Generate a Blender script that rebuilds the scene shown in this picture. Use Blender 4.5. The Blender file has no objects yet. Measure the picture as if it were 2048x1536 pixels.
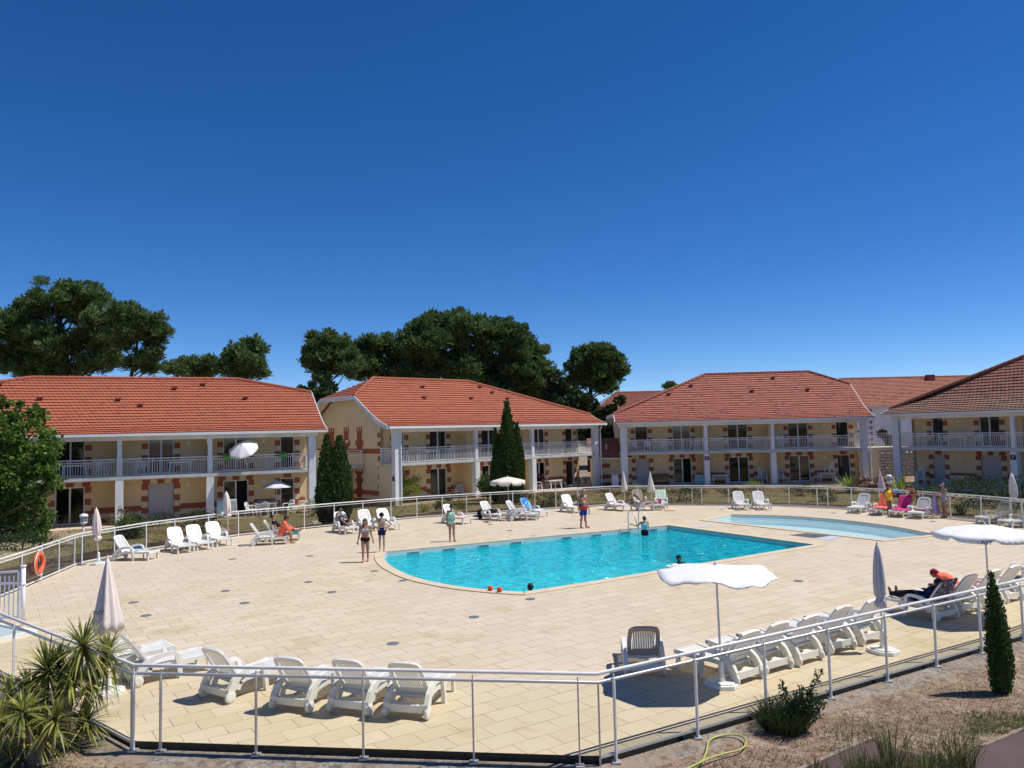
import bpy, math, random
from math import sin, cos, pi, radians, atan2, hypot, sqrt
from mathutils import Vector, Matrix, Quaternion
random.seed(7)
SC = bpy.context.scene
COL = SC.collection

# ------------------------------------------------------------------ camera
CAM_H = 4.4
F_PX = 1538.0
PITCH, ROLL = radians(3.56), radians(1.33)
_fw = Vector((0, cos(PITCH), sin(PITCH)))
_up0 = Vector((0, -sin(PITCH), cos(PITCH)))
_rt0 = Vector((1, 0, 0))
_rt = _rt0*cos(ROLL) - _up0*sin(ROLL)
_up = _up0*cos(ROLL) + _rt0*sin(ROLL)
cam_d = bpy.data.cameras.new('camera')
cam = bpy.data.objects.new('camera', cam_d); COL.objects.link(cam)
m = Matrix((_rt, _up, -_fw)).transposed().to_4x4()
m.translation = Vector((0, 0, CAM_H))
cam.matrix_world = m
cam_d.sensor_width = 36.0
cam_d.lens = 36.0*F_PX/2048.0
cam_d.clip_start = 0.1
cam_d.clip_end = 3000
SC.camera = cam

# ------------------------------------------------------------------ sky and sun
SUN_EL, SUN_AZ = radians(60), radians(2.0)      # azimuth measured from +X towards +Y
world = bpy.data.worlds.new("World"); SC.world = world
world.use_nodes = True
wn = world.node_tree; wn.nodes.clear()
wo = wn.nodes.new('ShaderNodeOutputWorld'); wb = wn.nodes.new('ShaderNodeBackground')
sky = wn.nodes.new('ShaderNodeTexSky'); sky.sky_type = 'NISHITA'; sky.sun_disc = False
sky.sun_elevation = SUN_EL
sky.sun_rotation = radians(90) - SUN_AZ
sky.altitude = 0; sky.air_density = 0.58; sky.dust_density = 0.0; sky.ozone_density = 4.5
wb.inputs['Strength'].default_value = 0.13
hs = wn.nodes.new('ShaderNodeHueSaturation'); hs.inputs['Saturation'].default_value = 1.27; hs.inputs['Hue'].default_value = .506; hs.inputs['Value'].default_value = 1.0
wn.links.new(sky.outputs[0], hs.inputs['Color']); wn.links.new(hs.outputs[0], wb.inputs[0]); wn.links.new(wb.outputs[0], wo.inputs[0])
sl = bpy.data.lights.new('sun', 'SUN'); sl.energy = 4.9; sl.angle = radians(0.5); sl.color = (1.0, 0.955, 0.88)
so = bpy.data.objects.new('sun', sl); COL.objects.link(so)
so.rotation_euler = (0, radians(90) - SUN_EL, SUN_AZ); so.location = (60, 0, 60)
SC.view_settings.view_transform = 'Standard'; SC.view_settings.look = 'None'
SC.view_settings.gamma = 1.0; SC.view_settings.exposure = 0.0
SC.view_settings.use_curve_mapping = False
SC.cycles.max_bounces = 8; SC.cycles.transparent_max_bounces = 24

# ------------------------------------------------------------------ measuring helpers (photo pixel -> point in the place)
def ray(px, py):
    return _fw + _rt*((px-1024)/F_PX) - _up*((py-768)/F_PX)
def at(px, py, z=0.0):
    d = ray(px, py); return Vector((0, 0, CAM_H)) + d*((z-CAM_H)/d.z)
def aty(px, py, Y):
    d = ray(px, py); return Vector((0, 0, CAM_H)) + d*(Y/d.y)

# ------------------------------------------------------------------ materials
MAT = {}
class NT:
    def __init__(s, name):
        s.m = bpy.data.materials.new(name); s.m.use_nodes = True
        s.t = s.m.node_tree; s.t.nodes.clear()
        s.out = s.n('ShaderNodeOutputMaterial'); MAT[name] = s.m
    def n(s, typ, **kw):
        nd = s.t.nodes.new(typ)
        for k, v in kw.items():
            if hasattr(nd, k): setattr(nd, k, v)
            else: nd.inputs[k].default_value = v
        return nd
    def l(s, a, b): s.t.links.new(a, b)
    def ramp(s, fac, stops):
        r = s.n('ShaderNodeValToRGB'); e = r.color_ramp.elements
        while len(e) > 1: e.remove(e[-1])
        e[0].position = stops[0][0]; e[0].color = (*stops[0][1], 1)
        for p, c in stops[1:]:
            x = e.new(p); x.color = (*c, 1)
        s.l(fac, r.inputs[0]); return r.outputs[0]
    def mix(s, fac, a, b, typ='MIX'):
        mx = s.n('ShaderNodeMix', data_type='RGBA', blend_type=typ)
        for i, v in ((0, fac), (6, a), (7, b)):
            if isinstance(v, (int, float)): mx.inputs[i].default_value = v
            elif isinstance(v, tuple): mx.inputs[i].default_value = (*v, 1) if len(v) == 3 else v
            else: s.l(v, mx.inputs[i])
        return mx.outputs[2]
    def math(s, op, a, b=None):
        n = s.n('ShaderNodeMath', operation=op)
        for i, v in ((0, a), (1, b)):
            if v is None: continue
            if isinstance(v, (int, float)): n.inputs[i].default_value = v
            else: s.l(v, n.inputs[i])
        return n.outputs[0]
    def noise(s, vec, scale, detail=4, rough=.5):
        n = s.n('ShaderNodeTexNoise'); n.inputs['Scale'].default_value = scale
        n.inputs['Detail'].default_value = detail; n.inputs['Roughness'].default_value = rough
        if vec is not None: s.l(vec, n.inputs['Vector'])
        return n.outputs['Fac']
    def bump(s, h, strength=.3, dist=.02):
        b = s.n('ShaderNodeBump'); b.inputs['Strength'].default_value = strength; b.inputs['Distance'].default_value = dist
        s.l(h, b.inputs['Height']); return b.outputs[0]
    def pbsdf(s, col, rough=.7, normal=None, **kw):
        b = s.n('ShaderNodeBsdfPrincipled'); b.inputs['Roughness'].default_value = rough
        if isinstance(col, tuple): b.inputs['Base Color'].default_value = (*col, 1)
        else: s.l(col, b.inputs['Base Color'])
        if normal is not None: s.l(normal, b.inputs['Normal'])
        for k, v in kw.items(): b.inputs[k.replace('_', ' ')].default_value = v
        return b
    def end(s, sh): s.l(sh.outputs[0] if hasattr(sh, 'outputs') else sh, s.out.inputs['Surface']); return s.m

def M(name, col, rough=.6, var=.15, scale=6, bump=0.0, bscale=40, spec=.4, metal=0.0, dirt=None, dscale=1.5):
    """plain painted / plastic / cloth surface with a little unevenness"""
    t = NT(name); tc = t.n('ShaderNodeTexCoord').outputs['Object']
    n = t.noise(tc, scale, 5, .6)
    c = t.ramp(n, [(.25, tuple(x*(1-var) for x in col)), (.75, tuple(min(1, x*(1+var)) for x in col))])
    if dirt:
        d = t.noise(tc, dscale, 6, .65)
        f = t.ramp(d, [(.45, (0, 0, 0)), (.7, (1, 1, 1))])
        c = t.mix(t.math('MULTIPLY', f, .2 if name.startswith('white_plastic') else .5), c, dirt)
    if name.startswith('white_plastic'):      # every piece of plastic has aged a little differently
        oi = t.n('ShaderNodeObjectInfo'); c = t.mix(t.math('MULTIPLY', oi.outputs['Random'], .28), c, (.76, .71, .60))
    nm = t.bump(t.noise(tc, bscale, 4, .6), bump, .02) if bump else None
    b = t.pbsdf(c, rough, nm, Metallic=metal); b.inputs['Specular IOR Level'].default_value = spec
    return t.end(b)

M('white_plastic', (.80, .79, .75), .38, .04, 8, spec=.45, dirt=(.55, .52, .44), dscale=3)
M('white_plastic_clean', (.82, .82, .80), .35, .03, 6)
M('shade_plastic', (.46, .38, .30), .5, .05)  # brown tone paints shade and warm bounce into white plastic
M('white_paint', (.86, .86, .85), .45, .03, 5, dirt=(.66, .65, .61), dscale=.9)
M('fence_paint', (.76, .75, .71), .35, .05, 5, dirt=(.55, .53, .48), dscale=2)
M('steel', (.60, .60, .58), .45, .05, 5, metal=.6)
M('wall_white', (.80, .81, .82), .7, .05, 2, bump=.1, dirt=(.5, .49, .45), dscale=.7)
M('concrete_edge', (.62, .60, .55), .8, .12, 3, bump=.2, dirt=(.25, .24, .22), dscale=1.2)
M('render_cream', (.80, .61, .35), .85, .05, 1.2, bump=.12, bscale=60, dirt=(.70, .53, .31), dscale=.5)
M('render_gable', (.72, .61, .44), .85, .05, 1.2, bump=.12, bscale=60, dirt=(.55, .45, .32), dscale=.4)
M('cream_block', (.72, .62, .44), .8, .06, 3, bump=.15)
M('brick_red', (.36, .105, .055), .8, .14, 4, bump=.2)
M('shutter_grey', (.50, .47, .47), .5, .03)
M('shutter_red', (.26, .05, .03), .5, .06)
M('wood_brown', (.22, .10, .04), .6, .2)
M('dark_metal', (.04, .04, .05), .45, .1)
M('bark', (.05, .038, .032), .95, .3, 9, bump=.6, bscale=14)
M('bark_grey', (.19, .15, .11), .95, .25, 14, bump=.5, bscale=30)
M('canvas_white', (.80, .79, .77), .85, .04, 4, bump=.15, bscale=25)
M('canvas_cream', (.74, .68, .58), .85, .06, 4, bump=.15, bscale=25)
M('canvas_beige', (.76, .67, .60), .9, .08, 5, bump=.2, bscale=25)
M('canvas_grey', (.52, .50, .52), .9, .08, 5, bump=.2, bscale=25)
M('canvas_lilac', (.62, .62, .70), .9, .05, 5, bump=.15, bscale=25)
M('skin_fair', (.52, .29, .20), .55, .08, 5)
M('skin_tan', (.40, .19, .115), .5, .08, 5)
M('skin_brown', (.24, .11, .065), .5, .08, 5)
M('hair_dark', (.015, .011, .009), .5, .3, 20)
M('hair_brown', (.06, .03, .018), .5, .3, 20)
M('hair_blond', (.30, .19, .10), .5, .25, 20)
M('hair_grey', (.22, .22, .22), .6, .2, 20)
for nm, c in (('navy', (.012, .018, .06)), ('black', (.012, .012, .015)), ('red', (.55, .06, .03)), ('royal', (.02, .05, .32)),
              ('yellow', (.85, .62, .02)), ('coral', (.95, .19, .10)), ('orange', (.90, .16, .03)), ('pink', (.70, .06, .22)),
              ('crimson', (.28, .01, .03)), ('lilac', (.42, .30, .50)), ('grey', (.34, .36, .37)), ('sky', (.12, .40, .60)),
              ('mint', (.58, .70, .55)), ('teal', (.05, .22, .26)), ('white', (.78, .78, .76)), ('blue', (.03, .22, .65)),
              ('aqua', (.40, .62, .62)), ('purple', (.10, .015, .05)), ('pale_pink', (.80, .55, .55)), ('green', (.12, .42, .10))):
    M('cloth_'+nm, c, .85, .12, 9, bump=.2, bscale=30, spec=.2)
M('lifebuoy_orange', (.78, .13, .05), .5, .06)
M('armband_orange', (.90, .12, .02), .3, .03)
M('hose_green', (.42, .47, .12), .4, .05)
M('lamp_grey', (.55, .60, .68), .4, .04)
M('bath_pale', (.55, .68, .76), .15, .05)
M('lamp_white', (.75, .78, .80), .3, .04)
M('terracotta', (.45, .35, .25), .8, .1)
M('rubber_dark', (.02, .02, .02), .6, .1)
M('sign_purple', (.10, .012, .06), .4, .02)
M('disc_grey', (.22, .25, .26), .35, .15, 20, metal=.3)
M('print_dark', (.03, .03, .04), .7, .1)
M('edge_shade', (.045, .04, .035), .95, .4, 6, bump=.4)  # near-black colour paints the shadow of the gap below the deck edge
M('stone_wall', (.42, .42, .40), .9, .3, 3, bump=.6, bscale=6)

def mat_pattern_cloth(name, a, b, sc, c3=None):
    t = NT(name); tc = t.n('ShaderNodeTexCoord').outputs['Object']
    v = t.n('ShaderNodeTexVoronoi'); v.inputs['Scale'].default_value = sc; t.l(tc, v.inputs['Vector'])
    n = t.noise(tc, sc*.8, 3)
    st = [(.38, a), (.48, b)]
    if c3: st.append((.62, c3))
    c = t.ramp(n, st)
    t.end(t.pbsdf(c, .8))
mat_pattern_cloth('cloth_floral_green', (.03, .30, .25), (.55, .75, .45), 28, (.75, .80, .62))
mat_pattern_cloth('cloth_grey_print', (.10, .11, .12), (.42, .44, .46), 45)
mat_pattern_cloth('cloth_dark_print', (.02, .02, .035), (.06, .05, .10), 22, (.5, .4, .42))
mat_pattern_cloth('cloth_pink_print', (.75, .12, .22), (.80, .72, .72), 14, (.80, .76, .76))
mat_pattern_cloth('cloth_blue_print', (.02, .10, .42), (.03, .16, .50), 8, (.10, .55, .75))
mat_pattern_cloth('cloth_aqua_print', (.04, .35, .55), (.45, .70, .78), 12, (.75, .80, .80))
mat_pattern_cloth('tee_print', (.012, .012, .016), (.015, .015, .02), 9, (.45, .45, .48))

def mat_leaf(name, cols, transl=.25, rough=.6):
    t = NT(name); g = t.n('ShaderNodeNewGeometry')
    c = t.ramp(g.outputs['Random Per Island'], [(i/(len(cols)-1), k) for i, k in enumerate(cols)])
    tc = t.n('ShaderNodeTexCoord').outputs['Object']
    c = t.mix(t.ramp(t.noise(tc, .9, 3), [(.35, (.0,)*3), (.65, (.35,)*3)]), c, cols[-1])
    b = t.pbsdf(c, rough); b.inputs['Specular IOR Level'].default_value = .25
    tr = t.n('ShaderNodeBsdfTranslucent'); t.l(c, tr.inputs['Color'])
    mx = t.n('ShaderNodeMixShader'); mx.inputs[0].default_value = transl
    t.l(b.outputs[0], mx.inputs[1]); t.l(tr.outputs[0], mx.inputs[2]); t.end(mx)
mat_leaf('leaf_pine', [(.065, .11, .04), (.10, .165, .05), (.15, .225, .07)], .35)
mat_leaf('leaf_pine_dark', [(.05, .095, .034), (.08, .14, .042), (.12, .19, .06)], .35)
mat_leaf('leaf_maple', [(.045, .09, .018), (.085, .155, .026), (.17, .27, .045)], .35)
mat_leaf('leaf_oak', [(.025, .045, .016), (.04, .07, .022), (.055, .085, .03)])
mat_leaf('leaf_bush', [(.04, .08, .02), (.07, .12, .03), (.11, .16, .04)])
mat_leaf('leaf_yellow', [(.13, .19, .03), (.22, .30, .05), (.34, .40, .08)], .35)
mat_leaf('leaf_yew', [(.03, .06, .016), (.055, .10, .025), (.085, .14, .035)], .2)
mat_leaf('leaf_cord', [(.07, .11, .025), (.20, .24, .045), (.50, .46, .13)], .35, .4)
mat_leaf('leaf_red', [(.10, .04, .045), (.18, .07, .07), (.12, .08, .05)], .25)
mat_leaf('leaf_dry', [(.14, .10, .055), (.26, .20, .11), (.12, .10, .045)], .2)
mat_leaf('leaf_grass', [(.08, .13, .03), (.14, .19, .05), (.24, .26, .09)], .3)
mat_leaf('leaf_broom', [(.06, .10, .025), (.11, .17, .04), (.22, .27, .07), (.30, .27, .12)], .3)
mat_leaf('leaf_brown', [(.10, .07, .03), (.16, .11, .05), (.20, .15, .07)], .2)

# ground: sandy soil with dry grass and brown litter
t = NT('ground_sand'); P = t.n('ShaderNodeTexCoord').outputs['Object']
big = t.noise(P, .22, 6, .6); mid = t.noise(P, 1.1, 6, .7); fine = t.noise(P, 11, 9, .8); vf = t.noise(P, 70, 4, .8)
c = t.ramp(mid, [(.3, (.21, .13, .08)), (.5, (.34, .23, .155)), (.66, (.52, .40, .285))])
c = t.mix(t.ramp(big, [(.47, (0, 0, 0)), (.6, (.4, .4, .4))]), c, (.32, .25, .14))
c = t.mix(t.ramp(fine, [(.43, (1, 1, 1)), (.53, (0, 0, 0))]), c, (.14, .08, .05))
c = t.mix(t.ramp(vf, [(.55, (0, 0, 0)), (.75, (.6, .6, .6))]), c, (.6, .52, .4))
t.end(t.pbsdf(c, .95, t.bump(t.math('ADD', fine, t.math('MULTIPLY', vf, .5)), .7, .04)))
t = NT('dry_lawn'); P = t.n('ShaderNodeTexCoord').outputs['Object']
c = t.ramp(t.noise(P, .8, 7, .7), [(.35, (.36, .31, .17)), (.5, (.46, .38, .24)), (.65, (.24, .24, .10))])
c = t.mix(t.ramp(t.noise(P, 9, 8, .8), [(.42, (1, 1, 1)), (.55, (0, 0, 0))]), c, (.17, .16, .07))
t.end(t.pbsdf(c, .95, t.bump(t.noise(P, 20, 6, .8), .7, .04)))
# asphalt path, reddish
t = NT('asphalt_red'); P = t.n('ShaderNodeTexCoord').outputs['Object']
c = t.ramp(t.noise(P, 60, 4, .8), [(.3, (.06, .034, .032)), (.7, (.12, .070, .066))])
c = t.mix(t.ramp(t.noise(P, .8, 5), [(.4, (0, 0, 0)), (.7, (.6, .6, .6))]), c, (.13, .09, .078))
t.end(t.pbsdf(c, .9, t.bump(t.noise(P, 90, 3), .4, .01)))
t = NT('strip_concrete'); P = t.n('ShaderNodeTexCoord').outputs['Object']
c = t.ramp(t.noise(P, 14, 9, .85), [(.40, (.11, .09, .075)), (.56, (.36, .32, .27))])
c = t.mix(t.ramp(t.noise(P, 1.9, 7, .75), [(.45, (0, 0, 0)), (.55, (.85, .85, .85))]), c, (.30, .22, .15))
c = t.mix(t.ramp(t.noise(P, 5, 7, .8), [(.50, (0, 0, 0)), (.62, (.8, .8, .8))]), c, (.07, .055, .045))
t.end(t.pbsdf(c, .95, t.bump(t.noise(P, 40, 6, .7), .6, .02)))

# paving slabs laid on the grid of the pool
GRID = radians(34.5)
t = NT('paving'); P = t.n('ShaderNodeTexCoord').outputs['Object']
mp = t.n('ShaderNodeMapping'); mp.inputs['Rotation'].default_value = (0, 0, -GRID); t.l(P, mp.inputs['Vector'])
def brick(mort):
    b = t.n('ShaderNodeTexBrick'); b.offset = .5; b.offset_frequency = 2; b.squash = 1.0
    b.inputs['Scale'].default_value = 1; b.inputs['Brick Width'].default_value = .62; b.inputs['Row Height'].default_value = .42
    b.inputs['Mortar Size'].default_value = mort; b.inputs['Mortar Smooth'].default_value = .2; b.inputs['Bias'].default_value = 0
    b.inputs['Color1'].default_value = (0, 0, 0, 1); b.inputs['Color2'].default_value = (1, 1, 1, 1); b.inputs['Mortar'].default_value = (.5, .5, .5, 1)
    t.l(mp.outputs[0], b.inputs['Vector']); return b
b1 = brick(.007)
c = t.ramp(b1.outputs['Color'], [(0, (.565, .465, .32)), (.5, (.62, .525, .375)), (1, (.665, .56, .42))])
stain = t.noise(P, .35, 6, .65)
c = t.mix(t.ramp(stain, [(.35, (.45,)*3), (.6, (0, 0, 0))]), c, (.56, .46, .30))
c = t.mix(t.ramp(t.noise(P, .09, 3), [(.4, (0, 0, 0)), (.6, (.5,)*3)]), c, (.60, .50, .40))
wet = t.math('MULTIPLY', t.ramp(t.noise(P, .8, 4, .6), [(.60, (0, 0, 0)), (.64, (.40,)*3)]), 1.0)
c = t.mix(wet, c, (.46, .35, .18))
c = t.mix(t.ramp(t.noise(P, 45, 5, .7), [(.35, (.25,)*3), (.6, (0, 0, 0))]), c, (.42, .33, .22))
jn = t.noise(P, 2.1, 4, .6)
jm = t.math('MULTIPLY', b1.outputs['Fac'], t.ramp(jn, [(.35, (.25,)*3), (.62, (1, 1, 1))]))
c = t.mix(jm, c, (.20, .13, .075))
hn = t.math('ADD', t.math('MULTIPLY', b1.outputs['Fac'], -1.0), t.math('MULTIPLY', t.noise(P, 60, 4), .12))
t.end(t.pbsdf(c, .85, t.bump(hn, .5, .012)))
M('coping', (.66, .53, .38), .8, .08, 3, bump=.25, bscale=35, dirt=(.52, .40, .24), dscale=1.2)

# pool basin (pale blue tile) and water
def mat_basin(name, col, sc):
    t = NT(name); P = t.n('ShaderNodeTexCoord').outputs['Object']
    b = t.n('ShaderNodeTexBrick'); b.offset = 0; b.inputs['Scale'].default_value = sc; b.inputs['Brick Width'].default_value = 1
    b.inputs['Row Height'].default_value = 1; b.inputs['Mortar Size'].default_value = .05
    b.inputs['Color1'].default_value = (*col, 1); b.inputs['Color2'].default_value = (*[x*.93 for x in col], 1)
    b.inputs['Mortar'].default_value = (*[x*.8 for x in col], 1); t.l(P, b.inputs['Vector'])
    t.end(t.pbsdf(b.outputs['Color'], .4))
mat_basin('basin_blue', (.50, .93, .98), 8)
mat_basin('basin_pale', (.88, .96, .95), 8)
M('pool_band', (.58, .66, .66), .4, .05)
def mat_water(name, trans, body, fac, scale=1.0, bstr=.6, bd=.05, refl=.5):
    t = NT(name); P = t.n('ShaderNodeTexCoord').outputs['Object']
    mp = t.n('ShaderNodeMapping'); mp.inputs['Scale'].default_value = (1.0, 1.7, 1); t.l(P, mp.inputs['Vector'])
    ns = t.n('ShaderNodeTexNoise'); ns.inputs['Scale'].default_value = 3.2*scale; ns.inputs['Detail'].default_value = 1.6
    ns.inputs['Roughness'].default_value = .62; ns.inputs['Distortion'].default_value = 1.2; t.l(mp.outputs[0], ns.inputs['Vector'])
    v = t.n('ShaderNodeTexVoronoi'); v.inputs['Scale'].default_value = 2.6*scale; v.feature = 'SMOOTH_F1'
    wv = t.n('ShaderNodeVectorMath', operation='ADD'); t.l(mp.outputs[0], wv.inputs[0]); t.l(ns.outputs['Color'], wv.inputs[1]); t.l(wv.outputs[0], v.inputs['Vector'])
    h = t.math('ADD', ns.outputs['Fac'], t.math('MULTIPLY', v.outputs['Distance'], .8))
    nm = t.bump(h, bstr, bd)
    tr = t.n('ShaderNodeBsdfTransparent'); tr.inputs['Color'].default_value = (*trans, 1)
    df = t.pbsdf(body, .06, nm); df.inputs['Specular IOR Level'].default_value = .5
    gl = t.n('ShaderNodeBsdfGlossy'); gl.inputs['Roughness'].default_value = .04; t.l(nm, gl.inputs['Normal'])
    mx = t.n('ShaderNodeMixShader'); mx.inputs[0].default_value = fac
    t.l(tr.outputs[0], mx.inputs[1]); t.l(df.outputs[0], mx.inputs[2])
    fr = t.n('ShaderNodeFresnel'); fr.inputs['IOR'].default_value = 1.33; t.l(nm, fr.inputs['Normal'])
    mx2 = t.n('ShaderNodeMixShader'); t.l(t.math('MULTIPLY', fr.outputs[0], refl), mx2.inputs[0]); t.l(mx.outputs[0], mx2.inputs[1]); t.l(gl.outputs[0], mx2.inputs[2])
    t.end(mx2)
mat_water('water_main', (.30, .95, 1.0), (.01, .88, 1.0), .5, .85, 1.0, .36)
mat_water('water_kid', (.93, 1.0, 1.0), (.66, .97, 1.0), .4, 1.3, .5, .06, .18)

def mat_glass(name, tint, refl=.8, rough=.02):
    t = NT(name)
    tr = t.n('ShaderNodeBsdfTransparent'); tr.inputs['Color'].default_value = (*tint, 1)
    gl = t.n('ShaderNodeBsdfGlossy'); gl.inputs['Roughness'].default_value = rough
    fr = t.n('ShaderNodeFresnel'); fr.inputs['IOR'].default_value = 1.5
    mx = t.n('ShaderNodeMixShader'); t.l(t.math('MULTIPLY', fr.outputs[0], refl), mx.inputs[0])
    t.l(tr.outputs[0], mx.inputs[1]); t.l(gl.outputs[0], mx.inputs[2]); t.end(mx)
mat_glass('glass_smoked', (.46, .44, .37), .7)
mat_glass('glass_green', (.96, .96, .88), .35)
t = NT('window_glass')
g = t.pbsdf((.012, .016, .018), .04); g.inputs['Specular IOR Level'].default_value = .9; t.end(g)
M('curtain_grey', (.16, .15, .13), .9, .3, 3)
M('curtain_pale', (.34, .34, .28), .9, .25, 4)
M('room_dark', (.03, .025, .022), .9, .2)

def mat_roof(name, a, b, dark, moss=0.0):
    t = NT(name); uv = t.n('ShaderNodeUVMap').outputs[0]
    fl = t.n('ShaderNodeVectorMath', operation='FLOOR'); t.l(uv, fl.inputs[0])
    wn_ = t.n('ShaderNodeTexWhiteNoise', noise_dimensions='2D'); t.l(fl.outputs[0], wn_.inputs['Vector'])
    c = t.ramp(wn_.outputs['Value'], [(0, a), (.8, b), (1, dark)])
    P = t.n('ShaderNodeTexCoord').outputs['Object']
    c = t.mix(t.ramp(t.noise(P, .9, 7, .75), [(.45, (0, 0, 0)), (.7, (.4,)*3)]), c, dark)
    if moss:
        sp = t.n('ShaderNodeSeparateXYZ'); t.l(P, sp.inputs[0])
        low = t.math('SUBTRACT', 1.0, t.math('MULTIPLY', t.math('SUBTRACT', sp.outputs[2], 4.9), .45))
        mm = t.math('MULTIPLY', low, t.ramp(t.noise(P, 2.2, 7, .75), [(.35, (0, 0, 0)), (.6, (1, 1, 1))]))
        c = t.mix(t.math('MULTIPLY', mm, moss), c, (.20, .17, .12))
    t.end(t.pbsdf(c, .85, t.bump(t.noise(P, 35, 4), .25, .01)))
mat_roof('roof_orange', (.36, .10, .05), (.39, .115, .058), (.29, .078, .042))
mat_roof('roof_terracotta', (.34, .105, .068), (.38, .125, .082), (.21, .068, .048))
mat_roof('roof_aged', (.24, .09, .06), (.33, .125, .085), (.11, .055, .042), .9)
mat_roof('roof_far', (.34, .12, .075), (.40, .15, .09), (.2, .08, .05))

# ------------------------------------------------------------------ mesh builder
class MB:
    def __init__(s): s.v = []; s.f = []; s.mi = []; s.uv = []; s.T = Matrix.Identity(4)
    def pt(s, p): s.v.append(tuple(s.T @ Vector(p))); return len(s.v)-1
    def face(s, idx, m=0, uv=None): s.f.append(tuple(idx)); s.mi.append(m); s.uv.append(uv)
    def poly(s, pts, m=0, uv=None): s.face([s.pt(p) for p in pts], m, uv)
    def box(s, x0, x1, y0, y1, z0, z1, m=0):
        i = [s.pt((x, y, z)) for z in (z0, z1) for y in (y0, y1) for x in (x0, x1)]
        for q in ((0, 2, 3, 1), (4, 5, 7, 6), (0, 1, 5, 4), (2, 6, 7, 3), (0, 4, 6, 2), (1, 3, 7, 5)):
            s.face([i[k] for k in q], m)
    def bar(s, p, q, w, h=None, m=0, up=(0, 0, 1)):
        h = h or w; p = Vector(p); q = Vector(q); d = (q-p).normalized(); u = Vector(up)
        sd = d.cross(u)
        if sd.length < 1e-4: sd = d.cross(Vector((0, 1, 0)))
        sd.normalize(); u = sd.cross(d)
        i = []
        for b in (p, q):
            for a, c in ((-1, -1), (1, -1), (1, 1), (-1, 1)): i.append(s.pt(b + sd*(a*w/2) + u*(c*h/2)))
        s.face((i[3], i[2], i[1], i[0]), m); s.face(i[4:8], m)
        for k in range(4): s.face((i[k], i[(k+1) % 4], i[4+(k+1) % 4], i[4+k]), m)
    def tube(s, pts, r, n=8, m=0, cap=True, closed=False):
        pts = [Vector(p) for p in pts]; rr = r if isinstance(r, (list, tuple)) else [r]*len(pts)
        rings = []; prev = None
        for k, p in enumerate(pts):
            if closed: d = pts[(k+1) % len(pts)] - pts[k-1]
            else: d = pts[min(k+1, len(pts)-1)] - pts[max(k-1, 0)]
            d.normalize()
            if prev is None:
                a = d.cross(Vector((0, 0, 1)))
                if a.length < 1e-3: a = d.cross(Vector((0, 1, 0)))
            else: a = prev - d*prev.dot(d)
            a.normalize(); prev = a; b = d.cross(a)
            rings.append([s.pt(p + (a*cos(2*pi*j/n) + b*sin(2*pi*j/n))*rr[k]) for j in range(n)])
        L = len(rings)
        for k in range(L if closed else L-1):
            A, B = rings[k], rings[(k+1) % L]
            for j in range(n): s.face((A[j], A[(j+1) % n], B[(j+1) % n], B[j]), m)
        if cap and not closed: s.face(rings[0][::-1], m); s.face(rings[-1], m)
    def lathe(s, prof, n=16, m=0, c=(0, 0, 0), fold=None):
        rings = []
        for r, z in prof:
            ring = []
            for j in range(n):
                a = 2*pi*j/n; k = 1 if not fold else fold(a, r, z)
                ring.append(s.pt((c[0]+r*k*cos(a), c[1]+r*k*sin(a), c[2]+z)))
            rings.append(ring)
        for A, B in zip(rings, rings[1:]):
            for j in range(n): s.face((A[j], A[(j+1) % n], B[(j+1) % n], B[j]), m)
        if prof[0][0] > 1e-4: s.face(rings[0][::-1], m)
        if prof[-1][0] > 1e-4: s.face(rings[-1], m)
    def prism(s, poly, z0, z1, m=0, ms=None):
        a = [s.pt((x, y, z0)) for x, y in poly]; b = [s.pt((x, y, z1)) for x, y in poly]
        s.face(a[::-1], m); s.face(b, m)
        for k in range(len(poly)):
            k2 = (k+1) % len(poly); s.face((a[k], a[k2], b[k2], b[k]), m if ms is None else ms)
    def ell(s, c, r, n=10, k=6, m=0, jit=0, rnd=random):
        rings = []
        for i in range(1, k):
            ph = pi*i/k
            rings.append([s.pt((c[0]+r[0]*sin(ph)*cos(2*pi*j/n)*(1+rnd.uniform(-jit, jit)), c[1]+r[1]*sin(ph)*sin(2*pi*j/n)*(1+rnd.uniform(-jit, jit)), c[2]+r[2]*cos(ph))) for j in range(n)])
        t_ = s.pt((c[0], c[1], c[2]+r[2])); b_ = s.pt((c[0], c[1], c[2]-r[2]))
        for j in range(n):
            s.face((t_, rings[0][j], rings[0][(j+1) % n]), m); s.face((b_, rings[-1][(j+1) % n], rings[-1][j]), m)
        for A, B in zip(rings, rings[1:]):
            for j in range(n): s.face((A[j], B[j], B[(j+1) % n], A[(j+1) % n]), m)
    def build(s, name, mats, parent=None, smooth=False, bevel=0):
        me = bpy.data.meshes.new(name); me.from_pydata(s.v, [], s.f)
        if isinstance(mats, str): mats = [mats]
        for x in mats: me.materials.append(MAT[x])
        me.polygons.foreach_set('material_index', s.mi)
        if smooth: me.polygons.foreach_set('use_smooth', [True]*len(s.f))
        if any(u is not None for u in s.uv):
            l = me.uv_layers.new(name='UVMap'); k = 0
            for f, u in zip(s.f, s.uv):
                for j in range(len(f)):
                    if u: l.data[k].uv = u[j]
                    k += 1
        me.update()
        o = bpy.data.objects.new(name, me); COL.objects.link(o)
        if parent is not None: o.parent = parent
        if bevel:
            b = o.modifiers.new('bevel', 'BEVEL'); b.width = bevel; b.segments = 2; b.limit_method = 'ANGLE'
        return o

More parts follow.
